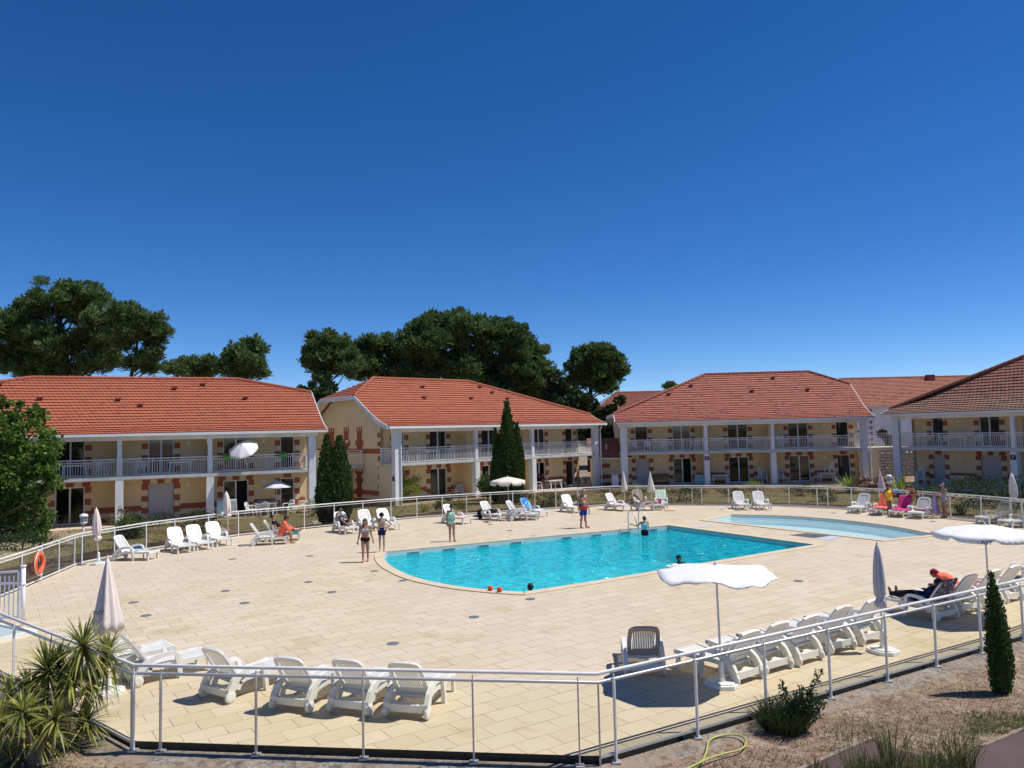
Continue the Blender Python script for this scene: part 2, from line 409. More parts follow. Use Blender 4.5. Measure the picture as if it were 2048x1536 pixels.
def tag(o, label=None, cat=None, group=None, kind=None):
    if label: o['label'] = label
    if cat: o['category'] = cat
    if group: o['group'] = group
    if kind: o['kind'] = kind
    return o
def thing(name, label, cat, loc=(0, 0, 0), rz=0.0, group=None):
    o = bpy.data.objects.new(name, None); COL.objects.link(o)
    o.location = loc; o.rotation_euler = (0, 0, rz); o.empty_display_size = .2
    return tag(o, label, cat, group)
def dup(root, loc=None, rz=None, label=None, group=None):
    r = root.copy(); COL.objects.link(r)
    if loc is not None: r.location = loc
    if rz is not None: r.rotation_euler = (0, 0, rz)
    if label: r['label'] = label
    if group: r['group'] = group
    for ch in list(root.children):
        c = ch.copy(); COL.objects.link(c); c.parent = r
        for g in list(ch.children):
            d = g.copy(); COL.objects.link(d); d.parent = c
    return r
def RZ(a): return Matrix.Rotation(a, 4, 'Z')
def TR(x, y, z): return Matrix.Translation((x, y, z))
# ================================================================== ground, deck, pools
GZ = -0.12
# near edge of the deck (under the near fence), then right (beyond the frame), far edge (under the far fence), left
near_px = [(272, 1482), (510, 1496), (948, 1512), (1195, 1512), (1390, 1461), (1650, 1383), (1860, 1318), (2040, 1270)]
near = [at(x, y, 0) for x, y in near_px]
NEAR = [Vector((-14.2, 19.0, 0)), Vector((-10.1, 15.2, 0)), Vector((-5.66, 11.52, 0)), Vector((1.06, 10.62, 0)), Vector((10.4, 16.1, 0)), Vector((17.5, 21.0, 0))]
far_px = [(0, 1197), (155, 1130), (292, 1101), (477, 1072), (669, 1052), (835, 1036), (1026, 1023), (1221, 1011), (1385, 1010.5), (1579, 1012), (1704, 1018), (1816, 1027), (1964, 1042), (2046, 1052)]
FAR = [at(x, y, 0) for x, y in far_px]
FAR_L = Vector((-14.9, 20.6, 0)); FAR_R = Vector((23.5, 27.0, 0))
def far_y(px):
    for (x0, y0), (x1, y1) in zip(far_px, far_px[1:]):
        if x0 <= px <= x1: return y0+(y1-y0)*(px-x0)/(x1-x0)
    return far_px[-1][1]
def offset_in(poly, d):
    """offset an open polyline to its left by d"""
    out = []
    for i, p in enumerate(poly):
        a = poly[max(i-1, 0)]; b = poly[min(i+1, len(poly)-1)]
        t_ = (b-a).normalized(); out.append(p + Vector((-t_.y, t_.x, 0))*d)
    return out
# far polyline runs left->right, its left is the outside; near runs left->right, its left is the inside
deck_far = offset_in([FAR_L]+FAR+[FAR_R], .12)
deck_near = offset_in(NEAR, .07)

def arc_pts(px_list, z=0): return [at(x, y, z) for x, y in px_list]
def smooth_poly(pts, k=6):
    """Catmull-Rom through points"""
    out = []
    for i in range(len(pts)-1):
        p0 = pts[max(i-1, 0)]; p1 = pts[i]; p2 = pts[i+1]; p3 = pts[min(i+2, len(pts)-1)]
        for j in range(k):
            s = j/k
            out.append(.5*((2*p1)+(p2-p0)*s+(2*p0-5*p1+4*p2-p3)*s*s+(3*p1-p0-3*p2+p3)*s**3))
    out.append(pts[-1]); return out
pool_curve = smooth_poly(arc_pts([(758, 1103), (750, 1112), (752, 1124), (770, 1140), (815, 1160), (888, 1176), (970, 1186), (1050, 1191)]))
POOL = [v.copy() for v in pool_curve] + [at(1200, 1167.5), at(1400, 1133.5), at(1655, 1090.5), at(1338, 1049), at(1100, 1070.5)]
kid_back = smooth_poly(arc_pts([(1455, 1028), (1560, 1030.5), (1640, 1035), (1720, 1042.5), (1800, 1053), (1896, 1071)]), 5)
KID = [at(1398, 1041), *kid_back, at(1766, 1083), at(1690, 1074)]
def area(p): return sum(p[i].x*p[(i+1) % len(p)].y-p[(i+1) % len(p)].x*p[i].y for i in range(len(p)))/2
def ccw(p): return p if area(p) > 0 else p[::-1]
POOL = ccw(POOL); KID = ccw(KID)
def inset(p, d):
    n = len(p); out = []
    for i in range(n):
        a = (p[i]-p[i-1]).normalized(); b = (p[(i+1) % n]-p[i]).normalized()
        na = Vector((-a.y, a.x, 0)); nb = Vector((-b.y, b.x, 0)); k = na+nb
        k = k/(max(.25, 1+na.dot(nb))); out.append(p[i]+k*d)
    return out
POOL_IN = inset(POOL, .33); KID_IN = inset(KID, .30)

from mathutils.geometry import tessellate_polygon
def flat_with_holes(mb, outer, holes, z, m=0):
    loops = [[Vector((p.x, p.y, 0)) for p in outer]] + [[Vector((p.x, p.y, 0)) for p in h] for h in holes]
    tris = tessellate_polygon(loops); allp = [p for l in loops for p in l]
    idx = [mb.pt((p.x, p.y, z)) for p in allp]
    for a, b, c in tris:
        A, B, C = allp[a], allp[b], allp[c]
        if (B-A).cross(C-A).z < 0: b, c = c, b
        mb.face((idx[a], idx[b], idx[c]), m)
outer = ccw(deck_near + deck_far[::-1])
mb = MB(); flat_with_holes(mb, outer, [POOL, KID], 0.0)
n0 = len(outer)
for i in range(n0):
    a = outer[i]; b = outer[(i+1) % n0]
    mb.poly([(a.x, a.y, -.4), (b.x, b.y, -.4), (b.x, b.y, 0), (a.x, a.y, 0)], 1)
tag(mb.build('pool_deck', ['paving', 'edge_shade']), kind='structure')

def pool(outer, inner, name, depth, wz, basin, water, wname):
    mb = MB(); n = len(outer); top = .028
    for i in range(n):
        j = (i+1) % n; a, b, c, d = outer[i], outer[j], inner[j], inner[i]
        mb.poly([(a.x, a.y, top), (b.x, b.y, top), (c.x, c.y, top), (d.x, d.y, top)])
        mb.poly([(a.x, a.y, -.05), (b.x, b.y, -.05), (b.x, b.y, top), (a.x, a.y, top)])
        mb.poly([(d.x, d.y, top), (c.x, c.y, top), (c.x, c.y, -.04), (d.x, d.y, -.04)])
    o = mb.build(name+'_coping', ['coping']); tag(o, kind='structure')
    mb = MB()
    for i in range(n):
        j = (i+1) % n; c, d = inner[j], inner[i]
        mb.poly([(d.x, d.y, -.04), (c.x, c.y, -.04), (c.x, c.y, wz-.12), (d.x, d.y, wz-.12)], 1)
        mb.poly([(d.x, d.y, wz-.12), (c.x, c.y, wz-.12), (c.x, c.y, -depth), (d.x, d.y, -depth)], 0)
    flat_with_holes(mb, inner, [], -depth, 0)
    tag(mb.build(name+'_basin', [basin, 'pool_band']), kind='structure')
    mb = MB(); flat_with_holes(mb, inset(inner, -.003), [], wz)
    tag(mb.build(wname, [water]), kind='structure')
pool(POOL, POOL_IN, 'pool', 1.5, -.17, 'basin_blue', 'water_main', 'pool_water')
pool(KID, KID_IN, 'paddling_pool', .45, -.13, 'basin_pale', 'water_kid', 'paddling_pool_water')

# ground sheet with a hole under the deck, gently falling away; reaches the horizon
def gz(x, y):
    s = max(0, min(1, (-x-6)/10))*max(0, min(1, (y-33)/6))
    return GZ - .13*s
hole = ccw(offset_in(NEAR, .25) + offset_in([FAR_L]+FAR+[FAR_R], -.05)[::-1])
mb = MB()
ring = [Vector((1500*cos(2*pi*k/32), 40+1500*sin(2*pi*k/32), 0)) for k in range(32)]
mid = [Vector((-60, -6, 0)), Vector((70, -6, 0)), Vector((70, 110, 0)), Vector((-60, 110, 0))]
# middle zone on a grid so that it can undulate; outside plain
flat_with_holes(mb, ring, [ccw(mid)], GZ-.25)
def in_poly(x, y, poly):
    c = False; n = len(poly); j = n-1
    for i in range(n):
        a, b = poly[i], poly[j]
        if (a.y > y) != (b.y > y) and x < (b.x-a.x)*(y-a.y)/(b.y-a.y)+a.x: c = not c
        j = i
    return c
tag(mb.build('distant_ground', ['ground_sand']), kind='structure')
mb = MB(); flat_with_holes(mb, ccw(mid), [hole], 0)
o = mb.build('ground', ['ground_sand'])
import bmesh
bm = bmesh.new(); bm.from_mesh(o.data)
for _ in range(3):
    ed = [e for e in bm.edges if e.calc_length() > 3.0]
    bmesh.ops.subdivide_edges(bm, edges=ed, cuts=1); bmesh.ops.triangulate(bm, faces=bm.faces[:])
for v in bm.verts: v.co.z = gz(v.co.x, v.co.y) - .02
bm.to_mesh(o.data); bm.free(); tag(o, kind='structure')

# concrete strip outside the near fence
mb = MB()
stripo = offset_in(NEAR, -.40); stripi = offset_in(NEAR, -.0)
for i in range(len(NEAR)-1):
    w0 = .0 if i else 0
    a, b, c, d = stripi[i], stripi[i+1], stripo[i+1], stripo[i]
    mb.poly([(d.x, d.y, -.142), (c.x, c.y, -.142), (b.x, b.y, -.09), (a.x, a.y, -.09)])
    mb.poly([(d.x, d.y, -.3), (c.x, c.y, -.3), (c.x, c.y, -.142), (d.x, d.y, -.142)])
tag(mb.build('concrete_strip', ['strip_concrete']), kind='structure')

# red asphalt path round the outside of the far fence, and one at the lower right
def path(pts, w, z, name, mat='asphalt_red'):
    mb = MB(); L = offset_in(pts, w/2); R = offset_in(pts, -w/2)
    for i in range(len(pts)-1):
        a, b, c, d = R[i], R[i+1], L[i+1], L[i]
        mb.poly([(q.x, q.y, gz(q.x, q.y)+z) for q in (a, b, c, d)])
    tag(mb.build(name, [mat]), kind='structure')
pth = smooth_poly(offset_in([Vector((-17.5, 19, 0)), FAR_L]+FAR[:13]+[FAR_R], 1.75), 4)
path(pth, 2.0, .014, 'path')
for k_, (o0, o1) in enumerate(((.2, .8), (2.72, 5), (5, 7.6), (7.6, 10.2))):
    base_ = [Vector((-17.5, 19, 0)), FAR_L]+FAR[:13]+[FAR_R]
    A_, B_ = smooth_poly(offset_in(base_, o0), 4), smooth_poly(offset_in(base_, o1), 4); mb = MB()
    for i in range(len(A_)-1): mb.poly([(q.x, q.y, gz(q.x, q.y)+.006) for q in (A_[i], A_[i+1], B_[i+1], B_[i])])
    tag(mb.build('lawn', ['dry_lawn']), kind='structure')
mb = MB()
pp = arc_pts([(1585, 1545), (1742, 1477), (1800, 1500), (1890, 1520), (1962, 1494), (2060, 1452)], GZ)
pp = ccw(pp + [Vector((14, 12, 0)), Vector((12, 6, 0)), Vector((3.2, 8.5, 0))])
flat_with_holes(mb, pp, [], GZ+.004); tag(mb.build('lower_path', ['asphalt_red']), kind='structure')
mb = MB()
for a, b in zip(arc_pts([(1585, 1545), (1742, 1477)], GZ)[:1], arc_pts([(1742, 1477)], GZ)):
    mb.bar(a, b, .06, .035)
q = arc_pts([(1962, 1494), (2060, 1452)], GZ); mb.bar(q[0], q[1], .06, .035)
tag(mb.build('path_edging', ['strip_concrete']), kind='structure')
# ================================================================== buildings
WV = 1.9            # depth of the veranda
SLAB0, SLAB1 = 2.45, 2.66
BEAM0, BEAM1 = 4.65, 5.02

def wall_grid(mb, u0, u1, z0, z1, holes, P, m=0, reveal=.16, mr=None):
    """vertical wall with rectangular holes; P(u, z, depth) -> point"""
    us = sorted({u0, u1, *[h[0] for h in holes], *[h[1] for h in holes]}); zs = sorted({z0, z1, *[h[2] for h in holes], *[h[3] for h in holes]})
    us = [u for u in us if u0 <= u <= u1]; zs = [z for z in zs if z0 <= z <= z1]
    for a, b in zip(us, us[1:]):
        for c, d in zip(zs, zs[1:]):
            mu, mz = (a+b)/2, (c+d)/2
            if any(h[0] < mu < h[1] and h[2] < mz < h[3] for h in holes): continue
            mb.poly([P(a, c, 0), P(b, c, 0), P(b, d, 0), P(a, d, 0)], m)
    for h in holes:
        a, b, c, d = h[:4]
        for p, q in (((a, c), (a, d)), ((a, d), (b, d)), ((b, d), (b, c)), ((b, c), (a, c))):
            mb.poly([P(p[0], p[1], 0), P(q[0], q[1], 0), P(q[0], q[1], reveal), P(p[0], p[1], reveal)], m)

def opening(par, u0, u1, z0, z1, kind, v=WV, seed=0):
    """kind: glass2 glass1 shutter curtain open"""
    rnd = random.Random(int(u0*100)+seed)
    y = v+.13
    if kind.startswith('shutter'):
        mb = MB(); mb.box(u0+.02, u1-.02, y-.02, y+.02, z0, z1)
        n = int((z1-z0)/.055)
        for i in range(n): mb.box(u0+.05, u1-.05, y-.03, y-.0205, z0+.01+i*(z1-z0)/n, z0+.045+i*(z1-z0)/n)
        tag(mb.build('roller_shutter', 'shutter_grey', par)); return
    f = MB(); fw = .06
    f.box(u0, u0+fw, y-.05, y+.03, z0, z1); f.box(u1-fw, u1, y-.05, y+.03, z0, z1)
    f.box(u0+fw, u1-fw, y-.05, y+.03, z1-fw, z1); f.box(u0+fw, u1-fw, y-.05, y+.03, z0, z0+fw)
    wide = (u1-u0) > 1.15; um = (u0+u1)/2
    if wide: f.box(um-.045, um+.045, y-.07, y+.01, z0+fw, z1-fw)
    fo = f.build('sliding_door' if z0 < .5 or kind != 'window' else 'window', 'white_paint', par)
    panes = [(u0+fw, um-.045), (um+.045, u1-fw)] if wide else [(u0+fw, u1-fw)]
    for i, (a, b) in enumerate(panes):
        g = MB()
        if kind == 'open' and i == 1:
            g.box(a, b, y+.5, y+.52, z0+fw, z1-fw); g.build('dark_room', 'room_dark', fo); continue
        g.box(a, b, y-.012, y-.002, z0+fw, z1-fw); g.build('glass_pane', 'window_glass' if kind != 'curtain' else 'glass_smoked', fo)
        if kind == 'curtain':
            g = MB(); n = 10
            for k in range(n):
                ua = a+(b-a)*k/n; ub = a+(b-a)*(k+1)/n; da = .04*(k % 2)
                g.poly([(ua, y+.08+da, z0+fw), (ub, y+.12-da, z0+fw), (ub, y+.12-da, z1-fw), (ua, y+.08+da, z1-fw)])
            g.build('curtain', 'curtain_pale', fo)

def surround(par, u0, u1, z0, z1, arch, v=WV, bw=.33, bh=.34):
    """alternating red and cream blocks round an opening"""
    mb = MB(); y0, y1 = v-.025, v+.002
    n = int((z1-z0)/bh)
    for side in (-1, 1):
        if not arch and side == 1: mb.build('brick_jamb', ['brick_red', 'cream_block'], par); mb = MB()
        for i in range(n):
            za = z1-(i+1)*bh; zb = za+bh
            if za < z0: break
            red = i % 2 == (0 if arch else 1)
            w = bw if red else bw-.06
            a, b = (u0-w, u0) if side < 0 else (u1, u1+w)
            yy = y0 if red else y0+.008
            mb.box(a, b, yy, y1, za+.004, zb-.004, 0 if red else 1)
    if arch:
        k = 5 if u1-u0 > 1.1 else 3; um = (u0+u1)/2; W = u1-u0+2*bw
        h = SLAB0-z1-.01
        for i in range(k):
            red = i % 2 == 0 if k == 5 else i % 2 == 1
            a = u0-bw+W*i/k; b = u0-bw+W*(i+1)/k
            sh = .10
            pts = [(a+(um-a)*.10, z1+.0), (b+(um-b)*.10, z1+.0), (b, z1+h), (a, z1+h)]
            dd = .03 if red else .02
            idx0 = [mb.pt((p[0], v-dd, p[1])) for p in pts]; idx1 = [mb.pt((p[0], v+.002, p[1])) for p in pts]
            mb.face(idx0, 0 if red else 1)
            for q in range(4): mb.face((idx0[q], idx1[q], idx1[(q+1) % 4], idx0[(q+1) % 4]), 0 if red else 1)
    mb.build('brick_surround' if arch else 'brick_jamb', ['brick_red', 'cream_block'], par)

def railing(par, u0, u1, v, z0, z1, name='railing', top=True, along='u', mat='white_paint'):
    mb = MB()
    def P(u, vv, z): return (u, vv, z) if along == 'u' else (vv, u, z)
    mb.bar(P(u0, v, z1), P(u1, v, z1), .05, .05)
    mb.bar(P(u0, v, z1-.13), P(u1, v, z1-.13), .03, .035)
    mb.bar(P(u0, v, z0+.08), P(u1, v, z0+.08), .03, .035)
    n = max(2, int(round((u1-u0)/.125)))
    for i in range(n+1):
        u = u0+(u1-u0)*i/n
        if i % 12 == 0 or i == n: mb.bar(P(u, v, z0), P(u, v, z1-.025), .035, .035, up=(0, 1, 0))
        else: mb.bar(P(u, v, z0+.095), P(u, v, z1-.145), .022, .022, up=(0, 1, 0))
    return mb.build(name, mat, par)

PROF = [(-.58, 5.02), (.3, 5.30), (1.0, 5.64), (1.8, 6.08), (5.9, 8.5)]
def roof(par, uL, uR, rL, rR, kL, kR, zr, mat, vents=(), depth=5.9):
    prof = [(v if v < 5 else depth, z if z < 8 else zr) for v, z in PROF]
    def zv(v):
        for (a, za), (b, zb) in zip(prof, prof[1:]):
            if v <= b+1e-6: return za+(zb-za)*(v-a)/(b-a)
        return zr
    def vz(z):
        for (a, za), (b, zb) in zip(prof, prof[1:]):
            if z <= zb+1e-6: return a+(b-a)*(z-za)/(zb-za)
        return depth
    vkL, vkR = vz(kL), vz(kR)
    mb = MB(); TW = .26
    # rows by length along the profile
    seg = [hypot(b-a, zb-za) for (a, za), (b, zb) in zip(prof, prof[1:])]; Lt = sum(seg)
    def at_len(s):
        for (a, za), (b, zb), l in zip(prof, prof[1:], seg):
            if s <= l+1e-6: return a+(b-a)*s/l, za+(zb-za)*s/l
            s -= l
        return depth, zr
    nrow = int(round(Lt/.345))
    def edgeL(v): return uL if v <= vkL else uL+(rL-uL)*(v-vkL)/(depth-vkL)
    def edgeR(v): return uR if v <= vkR else uR+(rR-uR)*(v-vkR)/(depth-vkR)
    def strip(pa, pb, qa, qb, nrm, row, s0=0.0):
        """one course: lower edge pa->pb, upper edge qa->qb"""
        pa, pb, qa, qb = map(Vector, (pa, pb, qa, qb)); d = (pb-pa).normalized()
        org = Vector((0, 0, 0)); sa = pa.dot(d); sb = pb.dot(d); ua = qa.dot(d); ub = qb.dot(d)
        k0 = math.ceil(sa/(TW/4)+.01); k1 = math.floor(sb/(TW/4)-.01)
        ss = [sa]+[k*TW/4 for k in range(k0, k1+1)]+[sb]
        low = []; up = []; lo2 = []; ov = 0 if abs(qa.z-zr) < .02 else .24
        for s in ss:
            ph = (s/TW + .5*(row % 2)) % 1.0
            w = .016*abs(sin(pi*ph))
            P0 = pa+(pb-pa)*((s-sa)/max(1e-6, sb-sa))
            su = min(max(s, ua), ub)
            Q0 = qa+(qb-qa)*((su-ua)/max(1e-6, ub-ua)) if ub-ua > 1e-4 else qa
            low.append(mb.pt(P0+nrm*(.066+w))); up.append(mb.pt(Q0+(Q0-P0)*ov+nrm*(.008+w*(1-ov)))); lo2.append(mb.pt(P0+(Q0-P0)*.18-nrm*.012))
        for i in range(len(ss)-1):
            ta = ss[i]/TW+.5*(row % 2); tb = ss[i+1]/TW+.5*(row % 2)
            e = 1e-3
            uvq = [(ta+e, row+.1), (tb-e, row+.1), (tb-e, row+.9), (ta+e, row+.9)]
            mb.face((low[i], low[i+1], up[i+1], up[i]), 0, uvq)
            mb.face((lo2[i], lo2[i+1], low[i+1], low[i]), 0, uvq)
    for i in range(nrow):
        (va, za), (vb, zb) = at_len(Lt*i/nrow), at_len(Lt*(i+1)/nrow)
        n_ = Vector((0, -(zb-za), vb-va)).normalized()
        strip((edgeL(va), va, za), (edgeR(va), va, za), (edgeL(vb), vb, zb), (edgeR(vb), vb, zb), n_, i)
        v2a, v2b = 2*depth-va, 2*depth-vb
        n2 = Vector((0, (zb-za), vb-va)).normalized()
        strip((-edgeR(va), -v2a, za), (-edgeL(va), -v2a, za), (-edgeR(vb), -v2b, zb), (-edgeL(vb), -v2b, zb), Vector((0, 0, 1)), i+100) if False else None
        mb.poly([(edgeR(va), v2a, za), (edgeL(va), v2a, za), (edgeL(vb), v2b, zb), (edgeR(vb), v2b, zb)], 0, [(0, i), (60, i), (60, i+.9), (0, i+.9)])
    # hip ends
    for side, ue, vk, zk, ur in ((-1, uL, vkL, kL, rL), (1, uR, vkR, kR, rR)):
        hl = hypot(abs(ue-ur), zr-zk); nh = max(2, int(round(hl/.33)))
        slope_n = Vector((side*(zr-zk), 0, abs(ur-ue))).normalized()
        for i in range(nh):
            t0, t1 = i/nh, (i+1)/nh
            def pt(t_, sgn): return Vector((ue+(ur-ue)*t_, depth+sgn*(depth-vk)*(1-t_), zk+(zr-zk)*t_))
            a, b = (pt(t0, -1), pt(t0, 1)) if side > 0 else (pt(t0, 1), pt(t0, -1))
            c, d = (pt(t1, -1), pt(t1, 1)) if side > 0 else (pt(t1, 1), pt(t1, -1))
            strip(a, b, c, d, slope_n, i+200)
    ro = mb.build('roof', [mat], par)
    # ridge and hip caps
    mb = MB()
    def caps(a, b):
        a, b = Vector(a), Vector(b); L = (b-a).length; n = max(1, int(L/.38)); d = (b-a)/n
        for i in range(n):
            p = a+d*i; mb.tube([p+Vector((0, 0, .03)), p+d*1.06+Vector((0, 0, .035))], [.13, .105], 8)
    caps((rL, depth, zr+.02), (rR, depth, zr+.02))
    caps((uL, vkL, kL+.02), (rL, depth, zr+.03)); caps((uR, vkR, kR+.02), (rR, depth, zr+.03))
    mb.build('ridge_caps', [{'roof_aged': 'roof_far'}.get(mat, mat)], ro)
    # back hips
    mb = MB()
    for (a, b) in ((uL, rL), (uR, rR)):
        pass
    for u, s in vents:
        v, z = at_len(Lt*s); w = MB(); w.T = TR(u, v, z+.06)
        w.box(-.13, .13, -.12, .14, 0, .10); w.box(-.17, .17, -.2, -.12, .05, .13); w.build('roof_vent', 'shutter_red', ro)
    # verges (barge boards) and closing soffit
    for side, ue, vk, zk in ((-1, uL, vkL, kL), (1, uR, vkR, kR)):
        b_ = MB(); pr = [(v, z) for v, z in prof if z < zk]+[(vk, zk)]
        line = pr + [(2*depth-v, z) for v, z in pr[::-1]]
        x0, x1 = (ue, ue+.04) if side > 0 else (ue-.04, ue)
        for (a, za), (c, zc) in zip(line, line[1:]):
            i0 = [b_.pt((x0, a, za-.22)), b_.pt((x0, c, zc-.22)), b_.pt((x0, c, zc+.07)), b_.pt((x0, a, za+.07))]
            i1 = [b_.pt((x1, a, za-.22)), b_.pt((x1, c, zc-.22)), b_.pt((x1, c, zc+.07)), b_.pt((x1, a, za+.07))]
            b_.face(i0); b_.face(i1[::-1])
            for q in range(4): b_.face((i0[q], i1[q], i1[(q+1) % 4], i0[(q+1) % 4]))
            # soffit under the overhang
            xi = ue-side*.75
            b_.poly([(ue, a, za-.08), (ue, c, zc-.08), (xi, c, zc-.08), (xi, a, za-.08)])
        b_.build('barge_board', 'wall_white', par)
    g = MB()
    g.box(uL+.05, uR-.05, -.70, -.58, 4.89, 5.03)           # gutter
    g.build('gutter', 'white_paint', par)
    g = MB(); g.box(uL+.06, uR-.06, -.577, .16, 4.945, 4.98); g.build('eaves_soffit', 'wall_white', par)
    return zv, vz

def building(label, loc, ang, zb, u0, u1, cols, ops, roofspec, gable=(False, False), slab_u=None, name='apartment_building', colw=(.42, .42), depth=5.9):
    B = thing(name, label, 'apartment building', (loc[0], loc[1], zb), ang, 'two storey apartment buildings round the pool')
    D = 2*depth-.0
    # front wall
    holes = [(a, b, z0, z1) for a, b, z0, z1, k in ops]
    mb = MB(); wall_grid(mb, u0, u1, 0.0, 5.0, holes, lambda u, z, d: (u, WV+d, z))
    mb.build('front_wall', 'render_cream', B)
    # back wall
    mb = MB(); mb.box(u0+.01, u1-.01, D-.3, D, 0, 5.0); mb.build('back_wall', 'render_gable', B)
    uL, uR, rL, rR, kL, kR, zr, rmat, vents = roofspec
    zv, vz = roof(B, uL, uR, rL, rR, kL, kR, zr, rmat, vents, depth)
    # end walls, following the roof
    for side, ue, kz in ((0, u0, kL), (1, u1, kR)):
        mb = MB(); x0, x1 = (ue, ue+.25) if side == 0 else (ue-.25, ue)
        vs = [WV, 2.6, 3.5, 4.4, depth, 2*depth-4.4, 2*depth-3.5, 2*depth-2.6, D]
        def zt(v):
            v = v if v <= depth else 2*depth-v
            return min(zv(v), kz)-.10
        for a, b in zip(vs, vs[1:]):
            i0 = [mb.pt((x0, a, 0)), mb.pt((x0, b, 0)), mb.pt((x0, b, zt(b))), mb.pt((x0, a, zt(a)))]
            i1 = [mb.pt((x1, a, 0)), mb.pt((x1, b, 0)), mb.pt((x1, b, zt(b))), mb.pt((x1, a, zt(a)))]
            mb.face(i0[::-1]); mb.face(i1); mb.face((i0[3], i0[2], i1[2], i1[3]))
            if a == WV: mb.face((i0[0], i1[0], i1[3], i0[3]))
        mb.build('end_wall', 'render_gable', B)
    # balcony slab, veranda floor, ceiling, beam
    a, b = slab_u or (cols[0]-.2, cols[-1]+.2)
    mb = MB(); mb.box(a, b, -.16, WV-.003, SLAB0, SLAB1); mb.box(a+.01, b-.01, -.19, -.163, SLAB0+.05, SLAB1+.02)
    mb.build('balcony_slab', 'concrete_edge', B)
    mb = MB(); mb.box(a-.2, b+.2, -.75, WV-.004, -.35, .02); mb.build('patio_floor', 'coping', B)
    mb = MB(); mb.box(u0+.01, u1-.01, .163, WV-.004, 4.93, 4.97); mb.build('balcony_ceiling', 'wall_white', B)
    mb = MB(); mb.box(a-.15, b+.15, -.13, .13, BEAM0, 4.942); mb.build('eaves_beam', 'wall_white', B)
    # columns
    for i, c in enumerate(cols):
        w = colw[0] if i in (0, len(cols)-1) else .40
        mb = MB()
        end = i in (0, len(cols)-1)
        mb.box(c-w/2, c+w/2, -.215, .215, 0, SLAB0 if not end else BEAM0)
        mb.build('column', 'wall_white', B)
        if not end:
            mb = MB(); mb.box(c-.12, c+.12, -.14, .12, SLAB1, BEAM0); mb.build('upper_post', 'wall_white', B)
            mb = MB(); mb.box(c-.08, c+.08, .22, WV-.003, 0, SLAB0-.003); mb.build('partition_wall', 'render_cream', B)
            mb = MB()
            mb.box(c-.08, c+.08, .8, WV-.003, SLAB1, SLAB1+1.75); mb.build('balcony_partition', 'render_cream', B)
    if gable[0]:
        mb = MB(); mb.box(cols[0]-.12, cols[0]+.10, .2, WV+.0, 0, SLAB0-.003); mb.build('partition_wall', 'render_gable', B)
    for c0, c1 in zip(cols, cols[1:]):
        railing(B, c0+.14, c1-.14, -.05, SLAB1, 3.62)
    for c in (cols[0], cols[-1]):
        railing(B, .25, WV-.05, c, SLAB1, 3.62, along='v')
    # red bands on the wall between openings, both sides of every ground floor opening
    g = sorted([(a-.33, b+.33) for a, b, z0, z1, k in ops if z0 < 1])
    xs = u0+.02
    for z0, z1, m in ((.55, .87, 0), (-.02, .24, 0), (.245, .545, 1)):
        x = u0+.26
        for a_, b_ in g+[(u1-.26, u1)]:
            # keep inside bays
            cuts = [x, *[c for c in cols if x < c < a_], a_]
            for p, q in zip(cuts, cuts[1:]):
                if q-p > .25:
                    mb = MB(); mb.box(p+(.09 if p in cols else 0), q-(.09 if q in cols else 0), WV-(.022 if m == 0 else .012), WV+.002, z0, z1, m)
                    mb.build('brick_band' if m == 0 else 'cream_band', ['brick_red', 'cream_block'], B)
            x = b_
    for a_, b_, z0, z1, k in ops:
        opening(B, a_, b_, z0, z1, k); surround(B, a_, b_, z0, z1, z0 < 1)
    # bulkhead lights
    for u in roofspec_lights.get(label[:12], []):
        for z in (1.95, 4.45):
            mb = MB(); mb.tube([(u, WV, z), (u, WV-.07, z)], .12, 12); mb.build('wall_lamp', 'lamp_white', B)
    return B
roofspec_lights = {}
G0, G1, U0, U1 = .05, 2.10, 2.70, 4.80
B1P = (-21.82, 42.73, 25.4); B2P = (-7.61, 49.39, 41.6); B3P = (8.77, 60.6, -3.7); B4P = (27.42, 55.17, -61.6)
L1 = 'orange tiled white columned apartment building on the left with an open parasol on its balcony'
L2 = 'apartment building in the middle with a cream gable wall and a tall yew in front'
L3 = 'apartment building right of centre behind the paddling pool with a blue shaded facade'
L4 = 'apartment building at the right edge with dark weathered roof tiles'
roofspec_lights = {L1[:12]: [3.6, 7.9]}
b1 = building(L1, B1P, radians(B1P[2]), -.24, -9.8, 10.75, [-9.6, -5.6, 0, 4.67, 10.48],
    [(-8.8, -7.3, G0, G1, 'glass2'), (-8.8, -7.3, U0, U1, 'glass2'), (-3.25, -1.8, G0, G1, 'curtain'), (-3.25, -1.8, U0, U1, 'glass2'),
     (1.42, 2.82, G0, G1, 'shutter'), (1.42, 2.82, U0, U1, 'glass2'), (5.55, 7.0, G0, G1, 'open'), (5.55, 7.0, U0, U1, 'glass2'),
     (8.9, 9.75, G0, G1, 'glass1'), (8.9, 9.75, U0, U1, 'curtain')],
    (-10.4, 11.3, -4.9, 6.75, 7.4, 7.55, 8.5, 'roof_orange', [(-6.4, .86), (-4.2, .62), (2.9, .80), (4.6, .88), (-.2, .6), (7.0, .62), (1.0, .5)]))
roofspec_lights = {L2[:12]: [2.95, 16.3]}
